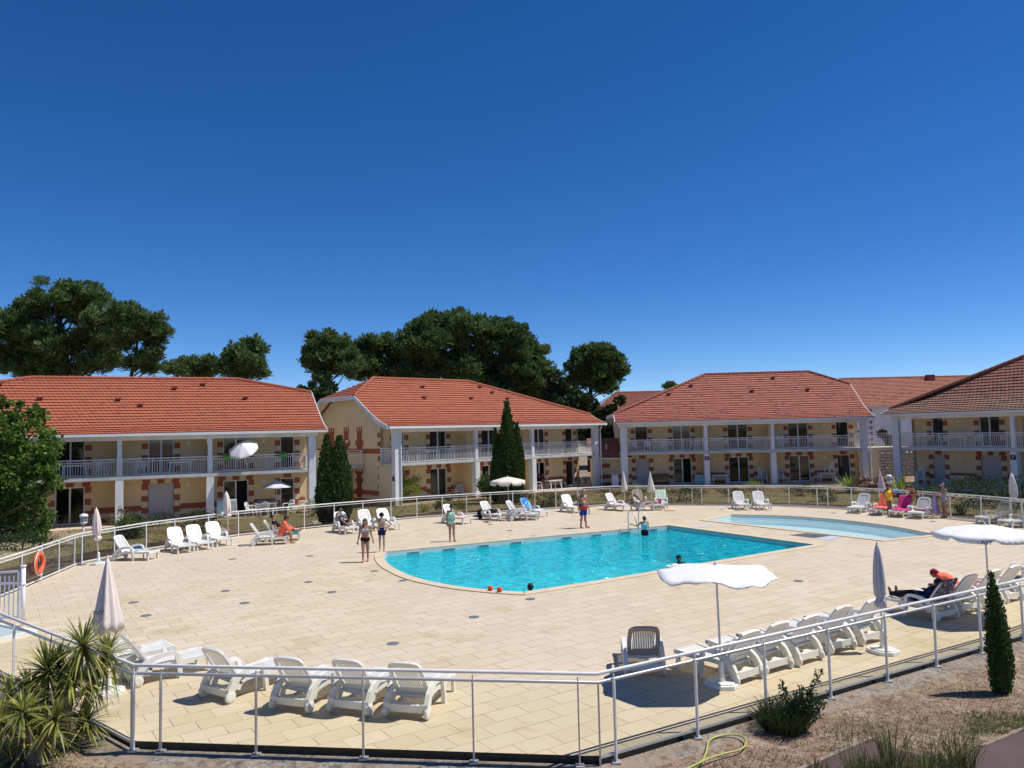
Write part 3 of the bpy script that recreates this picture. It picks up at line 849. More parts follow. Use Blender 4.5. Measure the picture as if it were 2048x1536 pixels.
b2 = building(L2, B2P, radians(B2P[2]), -.11, .12, 19.0, [0.1, 6.64, 12.02, 18.95],
    [(1.3, 2.05, G0, G1, 'shutter'), (1.2, 2.0, U0, U1, 'glass1'), (4.1, 5.55, G0, G1, 'glass2'), (4.1, 5.55, U0, U1, 'glass2'),
     (8.75, 10.2, G0, G1, 'glass2'), (8.75, 10.2, U0, U1, 'glass2'), (13.9, 15.2, G0, G1, 'open'), (13.9, 15.2, U0, U1, 'curtain'),
     (17.5, 18.4, G0, G1, 'glass1'), (17.5, 18.4, U0, U1, 'curtain')],
    (-.85, 19.75, 2.05, 10.7, 7.12, 5.75, 8.55, 'roof_orange', [(5.6, .83), (11.2, .86), (11.8, .74), (4.7, .6), (9.0, .6), (12.6, .6)]), gable=(True, False))
roofspec_lights = {L3[:12]: [3.0, 7.2, 15.9]}
b3 = building(L3, B3P, radians(B3P[2]), -.10, -.15, 18.5, [-.15, 6.25, 11.35, 18.25],
    [(.95, 2.05, G0, G1, 'shutter'), (.95, 2.0, U0, U1, 'curtain'), (3.95, 5.42, G0, G1, 'open'), (3.95, 5.42, U0, U1, 'glass2'),
     (8.35, 9.95, G0, G1, 'curtain'), (8.35, 9.95, U0, U1, 'curtain'), (13.1, 14.7, G0, G1, 'glass2'), (13.1, 14.7, U0, U1, 'curtain'),
     (16.85, 17.85, G0, G1, 'glass1'), (16.85, 17.85, U0, U1, 'curtain')],
    (-.75, 18.95, 7.5, 16.15, 5.7, 7.75, 9.0, 'roof_terracotta', [(4.4, .83), (6.0, .76), (13.0, .88), (15.3, .62), (10.8, .62), (4.0, .6)]))
roofspec_lights = {L4[:12]: [3.4, 10.2]}
b4 = building(L4, B4P, radians(B4P[2]), 0.0, -.1, 23.5, [0, 8.0, 13.5, 23.3],
    [(1.4, 2.25, G0, G1, 'shutter'), (1.4, 2.25, U0, U1, 'glass1'), (4.75, 6.1, G0, G1, 'shutter'), (4.75, 6.1, U0, U1, 'glass2'),
     (9.2, 10.7, U0, U1, 'glass2'), (9.2, 10.7, G0, G1, 'shutter'), (15, 16.5, G0, G1, 'glass2'), (15, 16.5, U0, U1, 'glass2')],
    (-.8, 24.2, 7.6, 17.5, 5.4, 5.4, 9.3, 'roof_aged', [(9, .8)]))

# signs with the building letters, red letter plate, downpipes
def letter_obj(ch, size, mat, parent, loc, rx=pi/2, rz=0, name='letter'):
    cu = bpy.data.curves.new(name, 'FONT'); cu.body = ch; cu.size = size; cu.extrude = .004; cu.align_x = 'CENTER'; cu.align_y = 'CENTER'
    o = bpy.data.objects.new(name, cu); dg = bpy.context.evaluated_depsgraph_get()
    COL.objects.link(o); dg.update()
    me = bpy.data.meshes.new_from_object(o.evaluated_get(bpy.context.evaluated_depsgraph_get()))
    bpy.data.objects.remove(o); me.materials.clear(); me.materials.append(MAT[mat])
    o = bpy.data.objects.new(name, me); COL.objects.link(o); o.parent = parent
    o.location = loc; o.rotation_euler = (rx, 0, rz); return o
for par, u, ch in ((b3, 6.25, 'E'), (b4, 8.0, 'F')):
    mb = MB(); mb.box(u-.17, u+.17, -.235, -.217, 1.95, 2.25); s = mb.build('letter_plate', 'sign_purple', par)
    letter_obj(ch, .24, 'white_paint', s, (u, -.24, 2.10))
mb = MB(); mb.box(-.11-.03, -.11, -.12, .12, 1.55, 1.85); mb.build('number_plate', 'sign_purple', b2)
for par, u in ((b2, -.0), (b2, 19.0), (b3, -.2), (b3, 18.3), (b4, 0.0)):
    mb = MB(); mb.tube([(u+.3, -.28, 0.0), (u+.3, -.28, 4.6), (u+.3, -.5, 4.8)], .05, 8); mb.build('downpipe', 'white_paint', par)
mb = MB(); mb.tube([(4.55, -.2, 4.75), (4.55, -.2, 4.3)], .06, 8); mb.build('overflow_pipe', 'white_paint', b1)

# gable wall of the middle building: red string course, corner blocks, narrow shuttered windows
x = .12
for v1_, z0, z1 in ((10.6, 3.27, 3.60), (5.4, .50, .82), (5.4, -.02, .25), *[(2.22, z-.15, z+.15) for z in (1.1, 1.75, 2.4, 2.95, 3.9, 4.5)]):
    mb = MB(); mb.box(x-.025, x+.002, 1.9, v1_, z0, z1); mb.build('brick_band' if v1_ > 3 else 'corner_block', 'brick_red', b2)
for vc, z0, z1 in ((4.55, 3.55, 4.72), (6.35, 3.55, 4.72), (8.45, 3.55, 4.72), (4.6, .3, 2.05), (7.4, .05, 2.0)):
    w = .27
    mb = MB(); mb.box(x-.05, x, vc-w, vc+w, z0, z1)
    o = mb.build('window_shutter', 'shutter_red', b2)
    mb = MB()
    if z1 > 3:
        for k in (-1, 1):
            mb.box(x-.03, x, vc+k*(w+.02)-.06, vc+k*(w+.02)+.06, z1-.05, z1+.40)
            mb.box(x-.032, x, vc+k*(w+.14)-.10, vc+k*(w+.14)+.10, z0+.25, z0+.62)
        mb.box(x-.028, x, vc-.07, vc+.07, z1+.05, z1+.38)
        mb.box(x-.034, x, vc-.35, vc+.35, z1+.0, z1+.08)
    else:
        for z in (z0+.3, z0+1.0, z0+1.6):
            for k in (-1, 1): mb.box(x-.03, x, vc+k*(w+.14)-.10, vc+k*(w+.14)+.10, z, z+.28)
    mb.build('brick_surround', 'brick_red', b2)
mb = MB(); mb.box(x-.14, x-.0, 6.0, 6.2, 4.0, 4.2); mb.build('wall_lamp', 'lamp_white', b2)

def local(bp, u, v, z=0):
    a = radians(bp[2]); return Vector((bp[0]+u*cos(a)-v*sin(a), bp[1]+u*sin(a)+v*cos(a), z))
# walkway between left and middle buildings
W = thing('walkway', 'raised walkway with white railing against the cream gable wall', 'walkway', local(B2P, 0, 0, -.11), radians(B2P[2]))
mb = MB(); mb.box(-1.75, .09, 4.0, 10.5, 2.30, 2.52); mb.box(-1.75, -1.55, 4.1, 4.3, 0, 2.3); mb.build('walkway_slab', 'concrete_edge', W)
railing(W, 4.05, 10.4, -1.68, 2.52, 3.50, along='v'); railing(W, -1.62, .02, 4.05, 2.52, 3.50, along='u')
# walkway between the right-hand buildings
p = at(1760, 961); W = thing('walkway', 'raised walkway with white railing linking the two right hand buildings', 'walkway', (p.x-.1, p.y+.6, 0), radians(-8))
mb = MB(); mb.box(-2.0, 2.6, -.5, 1.6, 2.25, 2.55); mb.build('walkway_slab', 'render_gable', W)
mb = MB(); mb.box(-.28, .28, -.35, .2, -.2, 2.25); mb.build('column', 'render_gable', W)
railing(W, -1.9, 2.5, -.42, 2.55, 3.62)
# low annex between middle and third building
a = local(B2P, 19.3, 1.4, 0)
A = thing('annex_building', 'low shaded annex with tiled roof between the middle and the third building', 'annex', (6.35, 62.7, -.1), radians(-3.7))
mb = MB(); mb.box(0, 3.1, 0, 4.5, 0, 2.2); mb.build('front_wall', 'render_cream', A)
mb = MB()
for x0, x1, z0, z1 in ((.05, 3.05, .55, .87), (.05, 3.05, -.02, .24), (.75, 1.45, 1.45, 1.75)):
    mb = MB(); mb.box(x0, x1, -.025, -.001, z0, z1); mb.build('brick_band', 'brick_red', A)
mb = MB()
for i in range(12):
    v0, v1 = -.35+i*.3, -.35+(i+1)*.3; z0, z1 = 2.22+i*.13, 2.22+(i+1)*.13
    mb.poly([(-.3, v0, z0+.05), (3.2, v0, z0+.05), (3.2, v1, z1), (-.3, v1, z1)], 0, [(0, i), (13, i), (13, i+.9), (0, i+.9)])
    mb.poly([(-.3, v0, z0-.02), (3.2, v0, z0-.02), (3.2, v0, z0+.05), (-.3, v0, z0+.05)], 0, [(0, i), (13, i), (13, i+.9), (0, i+.9)])
mb.build('roof', 'roof_far', A)
mb = MB(); mb.box(-.3, 3.2, -.45, -.36, 2.12, 2.22); mb.build('gutter', 'white_paint', A)
mb = MB(); mb.tube([(1.25, 1.2, 2.8), (1.25, 1.2, 3.3)], .07, 8); mb.build('vent_pipe', 'white_paint', A)

# houses further back: rear building right, rear roof between the trees
def rear(label, p0, ridge, depth_, ze, zr, L, hipL, ang, wallmat='wall_white', chim=None):
    R_ = thing('apartment_building', label, 'apartment building', (p0[0], p0[1], -.1), ang, 'buildings further back')
    mb = MB(); mb.box(.5, L-.5, .5, 2*depth_-.5, 0, ze-.05); mb.build('front_wall', wallmat, R_)
    mb = MB(); n = 20
    for i in range(n):
        t0, t1 = i/n, (i+1)/n
        def e(t_, off=0): return (hipL*t_, depth_*t_, ze+(zr-ze)*t_+off)
        a_, b_ = e(t0, .06), e(t1); L0, L1_ = L-hipL*t0, L-hipL*t1
        mb.poly([a_, (L0, a_[1], a_[2]), (L1_, b_[1], b_[2]), b_], 0, [(0, i), (L/.26, i), (L/.26, i+.9), (0, i+.9)])
        mb.poly([(a_[0], a_[1], a_[2]-.08), (L0, a_[1], a_[2]-.08), (L0, a_[1], a_[2]), a_], 0, [(0, i), (L/.26, i), (L/.26, i+.9), (0, i+.9)])
        mb.poly([(a_[0], 2*depth_-a_[1], a_[2]), (b_[0], 2*depth_-b_[1], b_[2]), b_, a_], 0, [(0, i), (40, i), (40, i+.9), (0, i+.9)])
        mb.poly([(L0, a_[1], a_[2]), (L0, 2*depth_-a_[1], a_[2]), (L1_, 2*depth_-b_[1], b_[2]), (L1_, b_[1], b_[2])], 0, [(0, i), (40, i), (40, i+.9), (0, i+.9)])
        mb.poly([(a_[0], 2*depth_-a_[1], a_[2]), (L0, 2*depth_-a_[1], a_[2]), (L1_, 2*depth_-b_[1], b_[2]), (b_[0], 2*depth_-b_[1], b_[2])][::-1], 0, [(0, i), (40, i), (40, i+.9), (0, i+.9)])
    ro = mb.build('roof', 'roof_far', R_)
    mb = MB(); k = int((L-2*hipL)/.4)
    for i in range(k):
        x = hipL+i*(L-2*hipL)/k; mb.tube([(x, depth_, zr+.03), (x+.42, depth_, zr+.035)], [.13, .11], 6)
    mb.build('ridge_caps', 'roof_far', ro)
    mb = MB(); mb.box(.1, L-.1, -.12, -.02, ze-.1, ze); mb.build('gutter', 'white_paint', R_)
    if chim:
        mb = MB(); mb.box(chim-.4, chim+.4, depth_-.9, depth_-.3, zr-.6, zr+.22); mb.build('chimney', 'shutter_red', ro)
    return R_
q = aty(1722, 812, 80)
r5 = rear('red roofed white walled building rising behind the two right hand buildings', (q.x-4.0, q.y), None, 6, 6.3, 9.55, 26, 4.6, radians(1), chim=14.5)
for i in range(8):
    mb = MB(); mb.box(4.9, 5.35, .47, .502, 1.5+i*.6, 1.8+i*.6); mb.build('brick_block', 'brick_red', r5)
railing(r5, 7.3, 12.0, -.4, 2.6, 4.2)
mb = MB(); mb.box(7.2, 12.1, -.5, .49, 2.4, 2.6); mb.build('balcony_slab', 'concrete_edge', r5)
mb = MB(); mb.box(2.9, 5.0-.3, .44, .49, 3.6, 3.75); mb.build('awning_bar', 'cloth_royal', r5)
q = aty(1190, 812, 88)
rear('distant building whose dark red hipped roof shows between the pines and the third building', (q.x, q.y), None, 6, 6.8, 9.0, 17, 3.4, radians(2), 'render_gable')
# dry stone wall behind the right-hand walkway
p = at(1745, 948); q = aty(1700, 903, 74); mb = MB(); rnd = random.Random(3)
W = thing('stone_wall', 'rough grey and white stone wall seen under the right hand walkway', 'wall', (26.5, 66, 0))
for i in range(40):
    for j in range(9):
        x = i*.28+rnd.uniform(-.05, .05)+(j % 2)*.13; z = j*.25
        mb.ell((x, rnd.uniform(-.05, .05), z+.1), (rnd.uniform(.12, .17), .16, rnd.uniform(.10, .14)), 6, 4, 0, .15, rnd)
mb.box(-.1, 11.2, .02, .4, -.3, 2.2); mb.build('stone_face', 'stone_wall', W)
# ================================================================== glass fences, gate, pool side things
def post_pts(pxs, line_y): return [at(x, line_y(x), 0) for x in pxs]
FP = [42, 82, 117, 148, 163, 228, 292, 349, 416.6, 476.5, 546, 608.6, 668.5, 725.7, 782, 834, 885, 933.6, 981, 1026, 1070, 1112, 1156, 1221, 1276, 1331, 1385, 1404, 1458, 1517, 1579, 1635, 1656, 1704, 1760, 1816, 1847, 1901.5, 1964, 2024, 2046]
far_t = thing('glass_fence', 'long smoked glass fence with white posts curving along the far side of the deck', 'fence', (0, 0, 0))
fpts = [at(-25, 1206), *[at(x, far_y(x)) for x in FP], at(2130, 1062), Vector((22.6, 28.6, 0))]
FH = 1.1
mb = MB(); mb.tube([p+Vector((0, 0, FH)) for p in fpts], .028, 8); mb.build('top_rail', 'fence_paint', far_t, True)
mb = MB()
for a, b in zip(fpts, fpts[1:]): mb.bar(a+Vector((0, 0, .07)), b+Vector((0, 0, .07)), .035, .045)
mb.build('bottom_rail', 'fence_paint', far_t)
mb = MB()
for a, b in zip(fpts, fpts[1:]): mb.bar(a+Vector((0, 0, FH-.1)), b+Vector((0, 0, FH-.1)), .03, .03)
mb.build('clamp_rail', 'fence_paint', far_t)
for i, p in enumerate(fpts[1:-1]):
    a = (fpts[i+2]-fpts[i]).normalized(); mb = MB()
    mb.bar(p+Vector((0, 0, -.1)), p+Vector((0, 0, FH-.03)), .05, .04, up=a); mb.build('post', 'fence_paint', far_t)
for a, b in zip(fpts, fpts[1:]):
    d = (b-a).normalized(); n_ = Vector((-d.y, d.x, 0))*.004; a2, b2_ = a+d*.03, b-d*.03
    if (b2_-a2).length < .15 or (b-a).dot(d) < .1: continue
    mb = MB(); mb.poly([a2+Vector((0, 0, .095)), b2_+Vector((0, 0, .095)), b2_+Vector((0, 0, FH-.115)), a2+Vector((0, 0, FH-.115))]); mb.build('glass_panel', 'glass_smoked', far_t)

near_t = thing('glass_fence', 'clear glass fence with double top rail in the foreground along the near deck edge', 'fence', (0, 0, 0))
npost_px = [(31, None), (184, 1427), (270, 1480), (323, None), (513, None), (727, None), (948, None), (1157, None), (1226, None), (1390, None), (1527, None), (1655, None), (1768, None), (1866, None), (1957, None), (2041, None)]
NF = offset_in(NEAR, -.02)
def hit(px):
    """post foot where the view direction of column px crosses the fence line"""
    best = None
    for a, b in zip(NF, NF[1:]):
        for k in range(400):
            p = a+(b-a)*(k/400)
            q = p-Vector((0, 0, CAM_H-.5)); x = F_PX*q.dot(_rt)/q.dot(_fw)+1024
            e = abs(x-px)
            if best is None or e < best[0]: best = (e, p, (b-a).normalized())
    return best
for a, b in zip(NF, NF[1:]):
    pass
for z, r, nm in ((1.1, .027, 'top_rail'), (1.0, .024, 'clamp_rail')):
    mb = MB(); off = offset_in(NF, .05 if z > 1.05 else 0)
    mb.tube([p+Vector((0, 0, z)) for p in off], r, 8); mb.build(nm, 'steel' if z < 1.05 else 'fence_paint', near_t, True)
mb = MB()
for a, b in zip(NF[3:], NF[4:]): mb.bar(a+Vector((0, 0, .02)), b+Vector((0, 0, .02)), .03, .035)
mb.build('bottom_rail', 'steel', near_t); mb = MB(); mb.bar(NF[1]+Vector((0, 0, .02)), NF[2]+Vector((0, 0, .02)), .03, .035); mb.build('bottom_rail', 'steel', near_t)
stations = []
for px, _ in npost_px:
    e, p, d = hit(px); stations.append((p, d))
    mb = MB(); n_ = Vector((-d.y, d.x, 0)); pm = p-n_*.03
    mb.bar(pm+Vector((0, 0, -.1)), pm+Vector((0, 0, .985)), .045, .02, up=d)
    mb.bar(pm+Vector((0, 0, .98)), pm+Vector((0, 0, 1.08)), .015, .015, up=d); mb.build('post', 'fence_paint' if px > 1200 or px < 300 else 'steel', near_t)
    mb = MB(); mb.bar(p-n_*.07+Vector((0, 0, -.10)), p-n_*.07+Vector((0, 0, -.085)), .16, .14, up=d) if False else mb.box(pm.x-.06, pm.x+.06, pm.y-.06, pm.y+.06, -.095, -.075); mb.build('post_foot', 'steel', near_t)
corner_posts = [NF[2], NF[3]]
for c in corner_posts:
    mb = MB(); mb.box(c.x-.012, c.x+.012, c.y-.012, c.y+.012, -.09, 1.0); mb.build('corner_profile', 'steel', near_t)
ps = [NF[0], *[s_[0] for s_ in stations[:3]], NF[2], *[s_[0] for s_ in stations[3:8]], NF[3], *[s_[0] for s_ in stations[8:]], NF[5]]
for a, b in zip(ps, ps[1:]):
    L = (b-a).length
    if L < .12: continue
    d = (b-a).normalized(); a2, b2_ = a+d*.02, b-d*.02
    mb = MB(); mb.poly([a2+Vector((0, 0, -.02)), b2_+Vector((0, 0, -.02)), b2_+Vector((0, 0, .975)), a2+Vector((0, 0, .975))]); mb.build('glass_panel', 'glass_green', near_t)

# white barred gate and its post at the left, with the foot bath
gp = at(45, 1252)
G = thing('gate', 'white barred pool gate at the left edge below the orange lifebuoy', 'gate', gp, radians(176))
mb = MB(); mb.tube([(0, 0, 0), (0, 0, 1.42)], .05, 10); mb.tube([(0, 0, 1.42), (0, 0, 1.45)], .07, 10); mb.tube([(0, 0, .98), (0, 0, 1.02)], .065, 10); mb.build('gate_post', 'white_paint', G, True)
mb = MB(); mb.bar((.12, 0, 1.30), (1.9, 0, 1.22), .05, .05); mb.bar((.1, -.02, 1.02), (1.9, -.02, .97), .04, .05); mb.bar((.1, 0, .2), (1.9, 0, .2), .04, .05)
mb.bar((.12, 0, .15), (.12, 0, 1.3), .035, .035, up=(0, 1, 0))
for i in range(15): mb.bar((.24+i*.115, 0, .2), (.24+i*.115, 0, 1.2), .022, .022, up=(0, 1, 0))
mb.build('gate_leaf', 'white_paint', G)
fb = at(24, 1268)
FB = thing('foot_bath', 'small white rimmed foot bath in front of the white gate', 'foot bath', (fb.x-.6, fb.y, 0), radians(150))
mb = MB(); 
for q in ((-1.1, 1.1, -.55, -.45), (-1.1, 1.1, .45, .55), (-1.1, -1.0, -.449, .449), (1.0, 1.1, -.449, .449)): mb.box(*q, 0, .10)
mb.build('rim', 'white_paint', FB)
mb = MB(); mb.poly([(-1, -.45, .05), (1, -.45, .05), (1, .45, .05), (-1, .45, .05)]); mb.build('water_surface', 'bath_pale', FB)

# lifebuoy
lp = aty(69, 1137, (at(60, 1172)).y+.3)
a_ = at(42, far_y(42)); b_ = at(117, far_y(117)); dirf = atan2(b_.y-a_.y, b_.x-a_.x)
mid_ = a_+(b_-a_)*.36; nrm = Vector((sin(dirf), -cos(dirf), 0))
LB = thing('lifebuoy', 'orange lifebuoy hanging on the glass fence above the white gate', 'lifebuoy', mid_+nrm*.09+Vector((0, 0, .62)), dirf)
mb = MB(); mb.tube([(.29*cos(a), 0, .29*sin(a)) for a in [2*pi*k/28 for k in range(28)]], .068, 10, closed=True); mb.build('ring', 'lifebuoy_orange', LB, True)
mb = MB(); mb.tube([(.37*cos(a)*(1+.04*cos(4*a)), -.03, .37*sin(a)*(1+.04*cos(4*a))) for a in [2*pi*k/28 for k in range(28)]], .009, 6, closed=True)
mb.tube([(0, -.03, .37), (0, .03, .46)], .01, 6); mb.build('rope', 'white_paint', LB)

# ladder on the back edge of the pool
le = at(1264, 1060); e1, e2 = at(1100, 1073), at(1334, 1052); dl = (e2-e1).normalized(); nl = Vector((dl.y, -dl.x, 0))
LA = thing('pool_ladder', 'steel pool ladder with two curved handrails on the far pool edge', 'ladder', (le.x, le.y, 0), atan2(dl.y, dl.x))
for k in (0, .55):
    mb = MB(); pts = [(k, .28, 0), (k, .28, .55), (k, .24, .72), (k, .12, .82), (k, -.02, .83), (k, -.16, .74), (k, -.32, .45), (k, -.45, .1), (k, -.52, -.3), (k, -.54, -.9)]
    mb.tube(pts, .022, 8); mb.build('handrail', 'steel', LA, True)
for z in (-.3, -.55, -.8):
    mb = MB(); mb.box(.0, .55, -.58, -.48, z-.015, z+.015); mb.build('step', 'steel', LA)

# skimmer mouths along the back wall of the pool
sk = [821, 892, 960, 1025, 1126, 1185, 1242, 1297]
inn = [at(757, 1106), at(1334, 1052)]
eb = [at(1100, 1073), at(757, 1106)]
for i, px in enumerate(sk):
    y = 1103+(1070.5-1103)*(px-757)/(1100-757) if px < 1100 else 1070.5+(1049-1070.5)*(px-1100)/(1338-1100)
    p = at(px, y); d = (at(px+8, y-.75)-p).normalized() if True else None
    d = ((at(1100, 1073)-at(757, 1106)) if px < 1100 else (at(1334, 1052)-at(1100, 1073))).normalized(); nn = Vector((d.y, -d.x, 0))
    q = p+nn*(.33+.012)
    o = thing('skimmer', 'grey skimmer mouth in the far pool wall, number %d counted from the left' % (i+1), 'skimmer', (q.x, q.y, 0), atan2(d.y, d.x), 'skimmer mouths along the far pool wall')
    o['label'] = ['grey skimmer mouth in the far pool wall nearest the curved left end', 'grey skimmer mouth second from the curved left end', 'grey skimmer mouth third from the curved left end of the far wall',
        'grey skimmer mouth below and right of the woman in green', 'grey skimmer mouth just left of the feet of the man in red and blue shorts', 'grey skimmer mouth below and just right of the man in shorts',
        'grey skimmer mouth just left of the pool ladder', 'grey skimmer mouth right of the wading child by the ladder'][i]
    mb = MB(); mb.box(-.24, .24, -.02, .0, -.155, -.06); f = mb.build('frame', 'pool_band', o)
    mb = MB(); mb.box(-.21, .21, -.026, -.021, -.150, -.085); mb.build('flap', 'disc_grey', o)

# round grey lids in the paving
lids = [(267, 1205), (292, 1231), (465, 1118), (451, 1182), (489, 1206), (620, 1112), (617, 1164), (664, 1184), (749, 1142), (806, 1161), (786, 1287), (948, 1234), (1061, 1198), (1597, 1162), (980, 1049), (1019, 1061), (1068, 1072), (1443, 1018), (1668, 1026), (1785, 1052), (1866, 1043), (1600, 1071)]
lidm = MB(); lidm.lathe([(0, .012), (.1, .012), (.105, .008)], 20)
lid_labels = ['below the white closed umbrella tip on the left', 'nearest the folded umbrella bottom left', 'right of the row of three loungers', 'in the middle of the left paving, left of a pair', 'left middle paving, lower of a pair', 'upper one left of the walking girl',
  'below the walking girl to her left', 'left of the curved pool end, lower', 'beside the curved pool end', 'under the curved pool edge', 'above the row of four near loungers', 'between the pool corner and the near rail', 'touching the near pool corner', 'right of the near white parasol',
  'near the flip flops by the parasol', 'on the far deck below the blue towel lounger', 'beside the far pool edge left of the man', 'behind the left tip of the paddling pool', 'behind the middle of the paddling pool', 'behind the right part of the paddling pool', 'right of the paddling pool, below the woman in grey', 'next to the grating between the pools']
for i, (px, py) in enumerate(lids):
    if i == 21: continue
    p = at(px, py, .004); mb = MB(); mb.lathe([(.11, 0), (.13, .0), (.128, .006), (.02, .008), (0, .008)], 24)
    o = mb.build('drain_lid', ['disc_grey']); o.location = p
    tag(o, 'round grey lid '+lid_labels[i], 'lid', 'round lids set in the paving')
# grating between the pools
g4 = [at(1578, 1070, .006), at(1612, 1066, .006), at(1662, 1071, .006), at(1628, 1076, .006)]
mb = MB(); g0 = g4[0]
for k in range(12):
    s0, s1 = k/12, (k+.72)/12
    A = g4[0].lerp(g4[1], s0); B_ = g4[0].lerp(g4[1], s1); C = g4[3].lerp(g4[2], s1); D = g4[3].lerp(g4[2], s0)
    mb.poly([A, D, C, B_])
mb.poly([p-Vector((0, 0, .003)) for p in (g4[0], g4[3], g4[2], g4[1])], 1)
o = mb.build('floor_grate', ['disc_grey', 'rubber_dark']); tag(o, 'dark grey grating in the paving between the two pools', 'grate')
g4 = [at(1632, 1077, .005), at(1660, 1072, .005), at(1685, 1074, .005), at(1660, 1080, .005)]
mb = MB(); mb.poly([g4[0], g4[3], g4[2], g4[1]]); o = mb.build('access_cover', ['lamp_grey']); tag(o, 'pale grey access cover beside the dark grating', 'cover')
g4 = [at(1392, 1053, .005), at(1412, 1050.5, .005), at(1428, 1052, .005), at(1408, 1055, .005)]
mb = MB(); mb.poly([g4[0], g4[3], g4[2], g4[1]]); o = mb.build('access_cover', ['lamp_grey']); tag(o, 'thin pale cover plate between the pool corner and the paddling pool tip', 'cover')

# armbands on the coping
for i, (px, py) in enumerate(((981, 1181), (999, 1184))):
    p = at(px, py, .03); o = thing('armband', ['left', 'right'][i]+' one of two orange inflatable armbands on the near curved pool edge', 'armband', p, radians(-20+15*i), 'orange armbands on the pool edge')
    mb = MB()
    mb.tube([(.055*cos(a), .03*sin(a), .0+.02) for a in [2*pi*k/12 for k in range(12)]], .022, 6, closed=True)
    mb.tube([(.055*cos(a), .03*sin(a), .0+.065) for a in [2*pi*k/12 for k in range(12)]], .026, 6, closed=True)
    mb.tube([(.055*cos(a), .03*sin(a), .0+.105) for a in [2*pi*k/12 for k in range(12)]], .022, 6, closed=True)
    mb.build('inflated_ring', 'armband_orange', o, True)
    mb = MB(); mb.tube([(.05, -.04, .1), (.055, -.06, .11)], .008, 6); mb.build('valve', 'white_plastic', o)

# garden lanterns
def lantern(px, py, label, h=1.3):
    p = at(px, py, GZ); o = thing('garden_lamp', label, 'lamp', p, 0, 'white garden lanterns')
    mb = MB(); mb.tube([(0, 0, 0), (0, 0, h-.42)], .045, 10); mb.build('pole', 'lamp_grey', o, True)
    mb = MB(); mb.lathe([(.06, h-.44), (.13, h-.40), (.15, h-.36), (.15, h-.33)], 16); mb.build('lamp_base', 'lamp_white', o, True)
    mb = MB(); mb.lathe([(.125, h-.33), (.14, h-.1)], 16)
    mb.build('lamp_glass', 'curtain_pale', o, True)
    mb = MB()
    for k in range(6):
        a = 2*pi*k/6; mb.bar((.14*cos(a), .14*sin(a), h-.34), (.155*cos(a), .155*sin(a), h-.1), .02, .012)
    mb.build('lamp_cage', 'lamp_white', o)
    mb = MB(); mb.lathe([(.18, h-.11), (.185, h-.06), (.15, h), (.06, h+.035), (0, h+.04)], 16); mb.build('lamp_cap', 'lamp_white', o, True)
lantern(167, 1088, 'white garden lantern on a grey pole beside the closed umbrella on the left')
lantern(1780, 1000, 'white garden lantern between spiky plants behind the girl in yellow', 1.45)

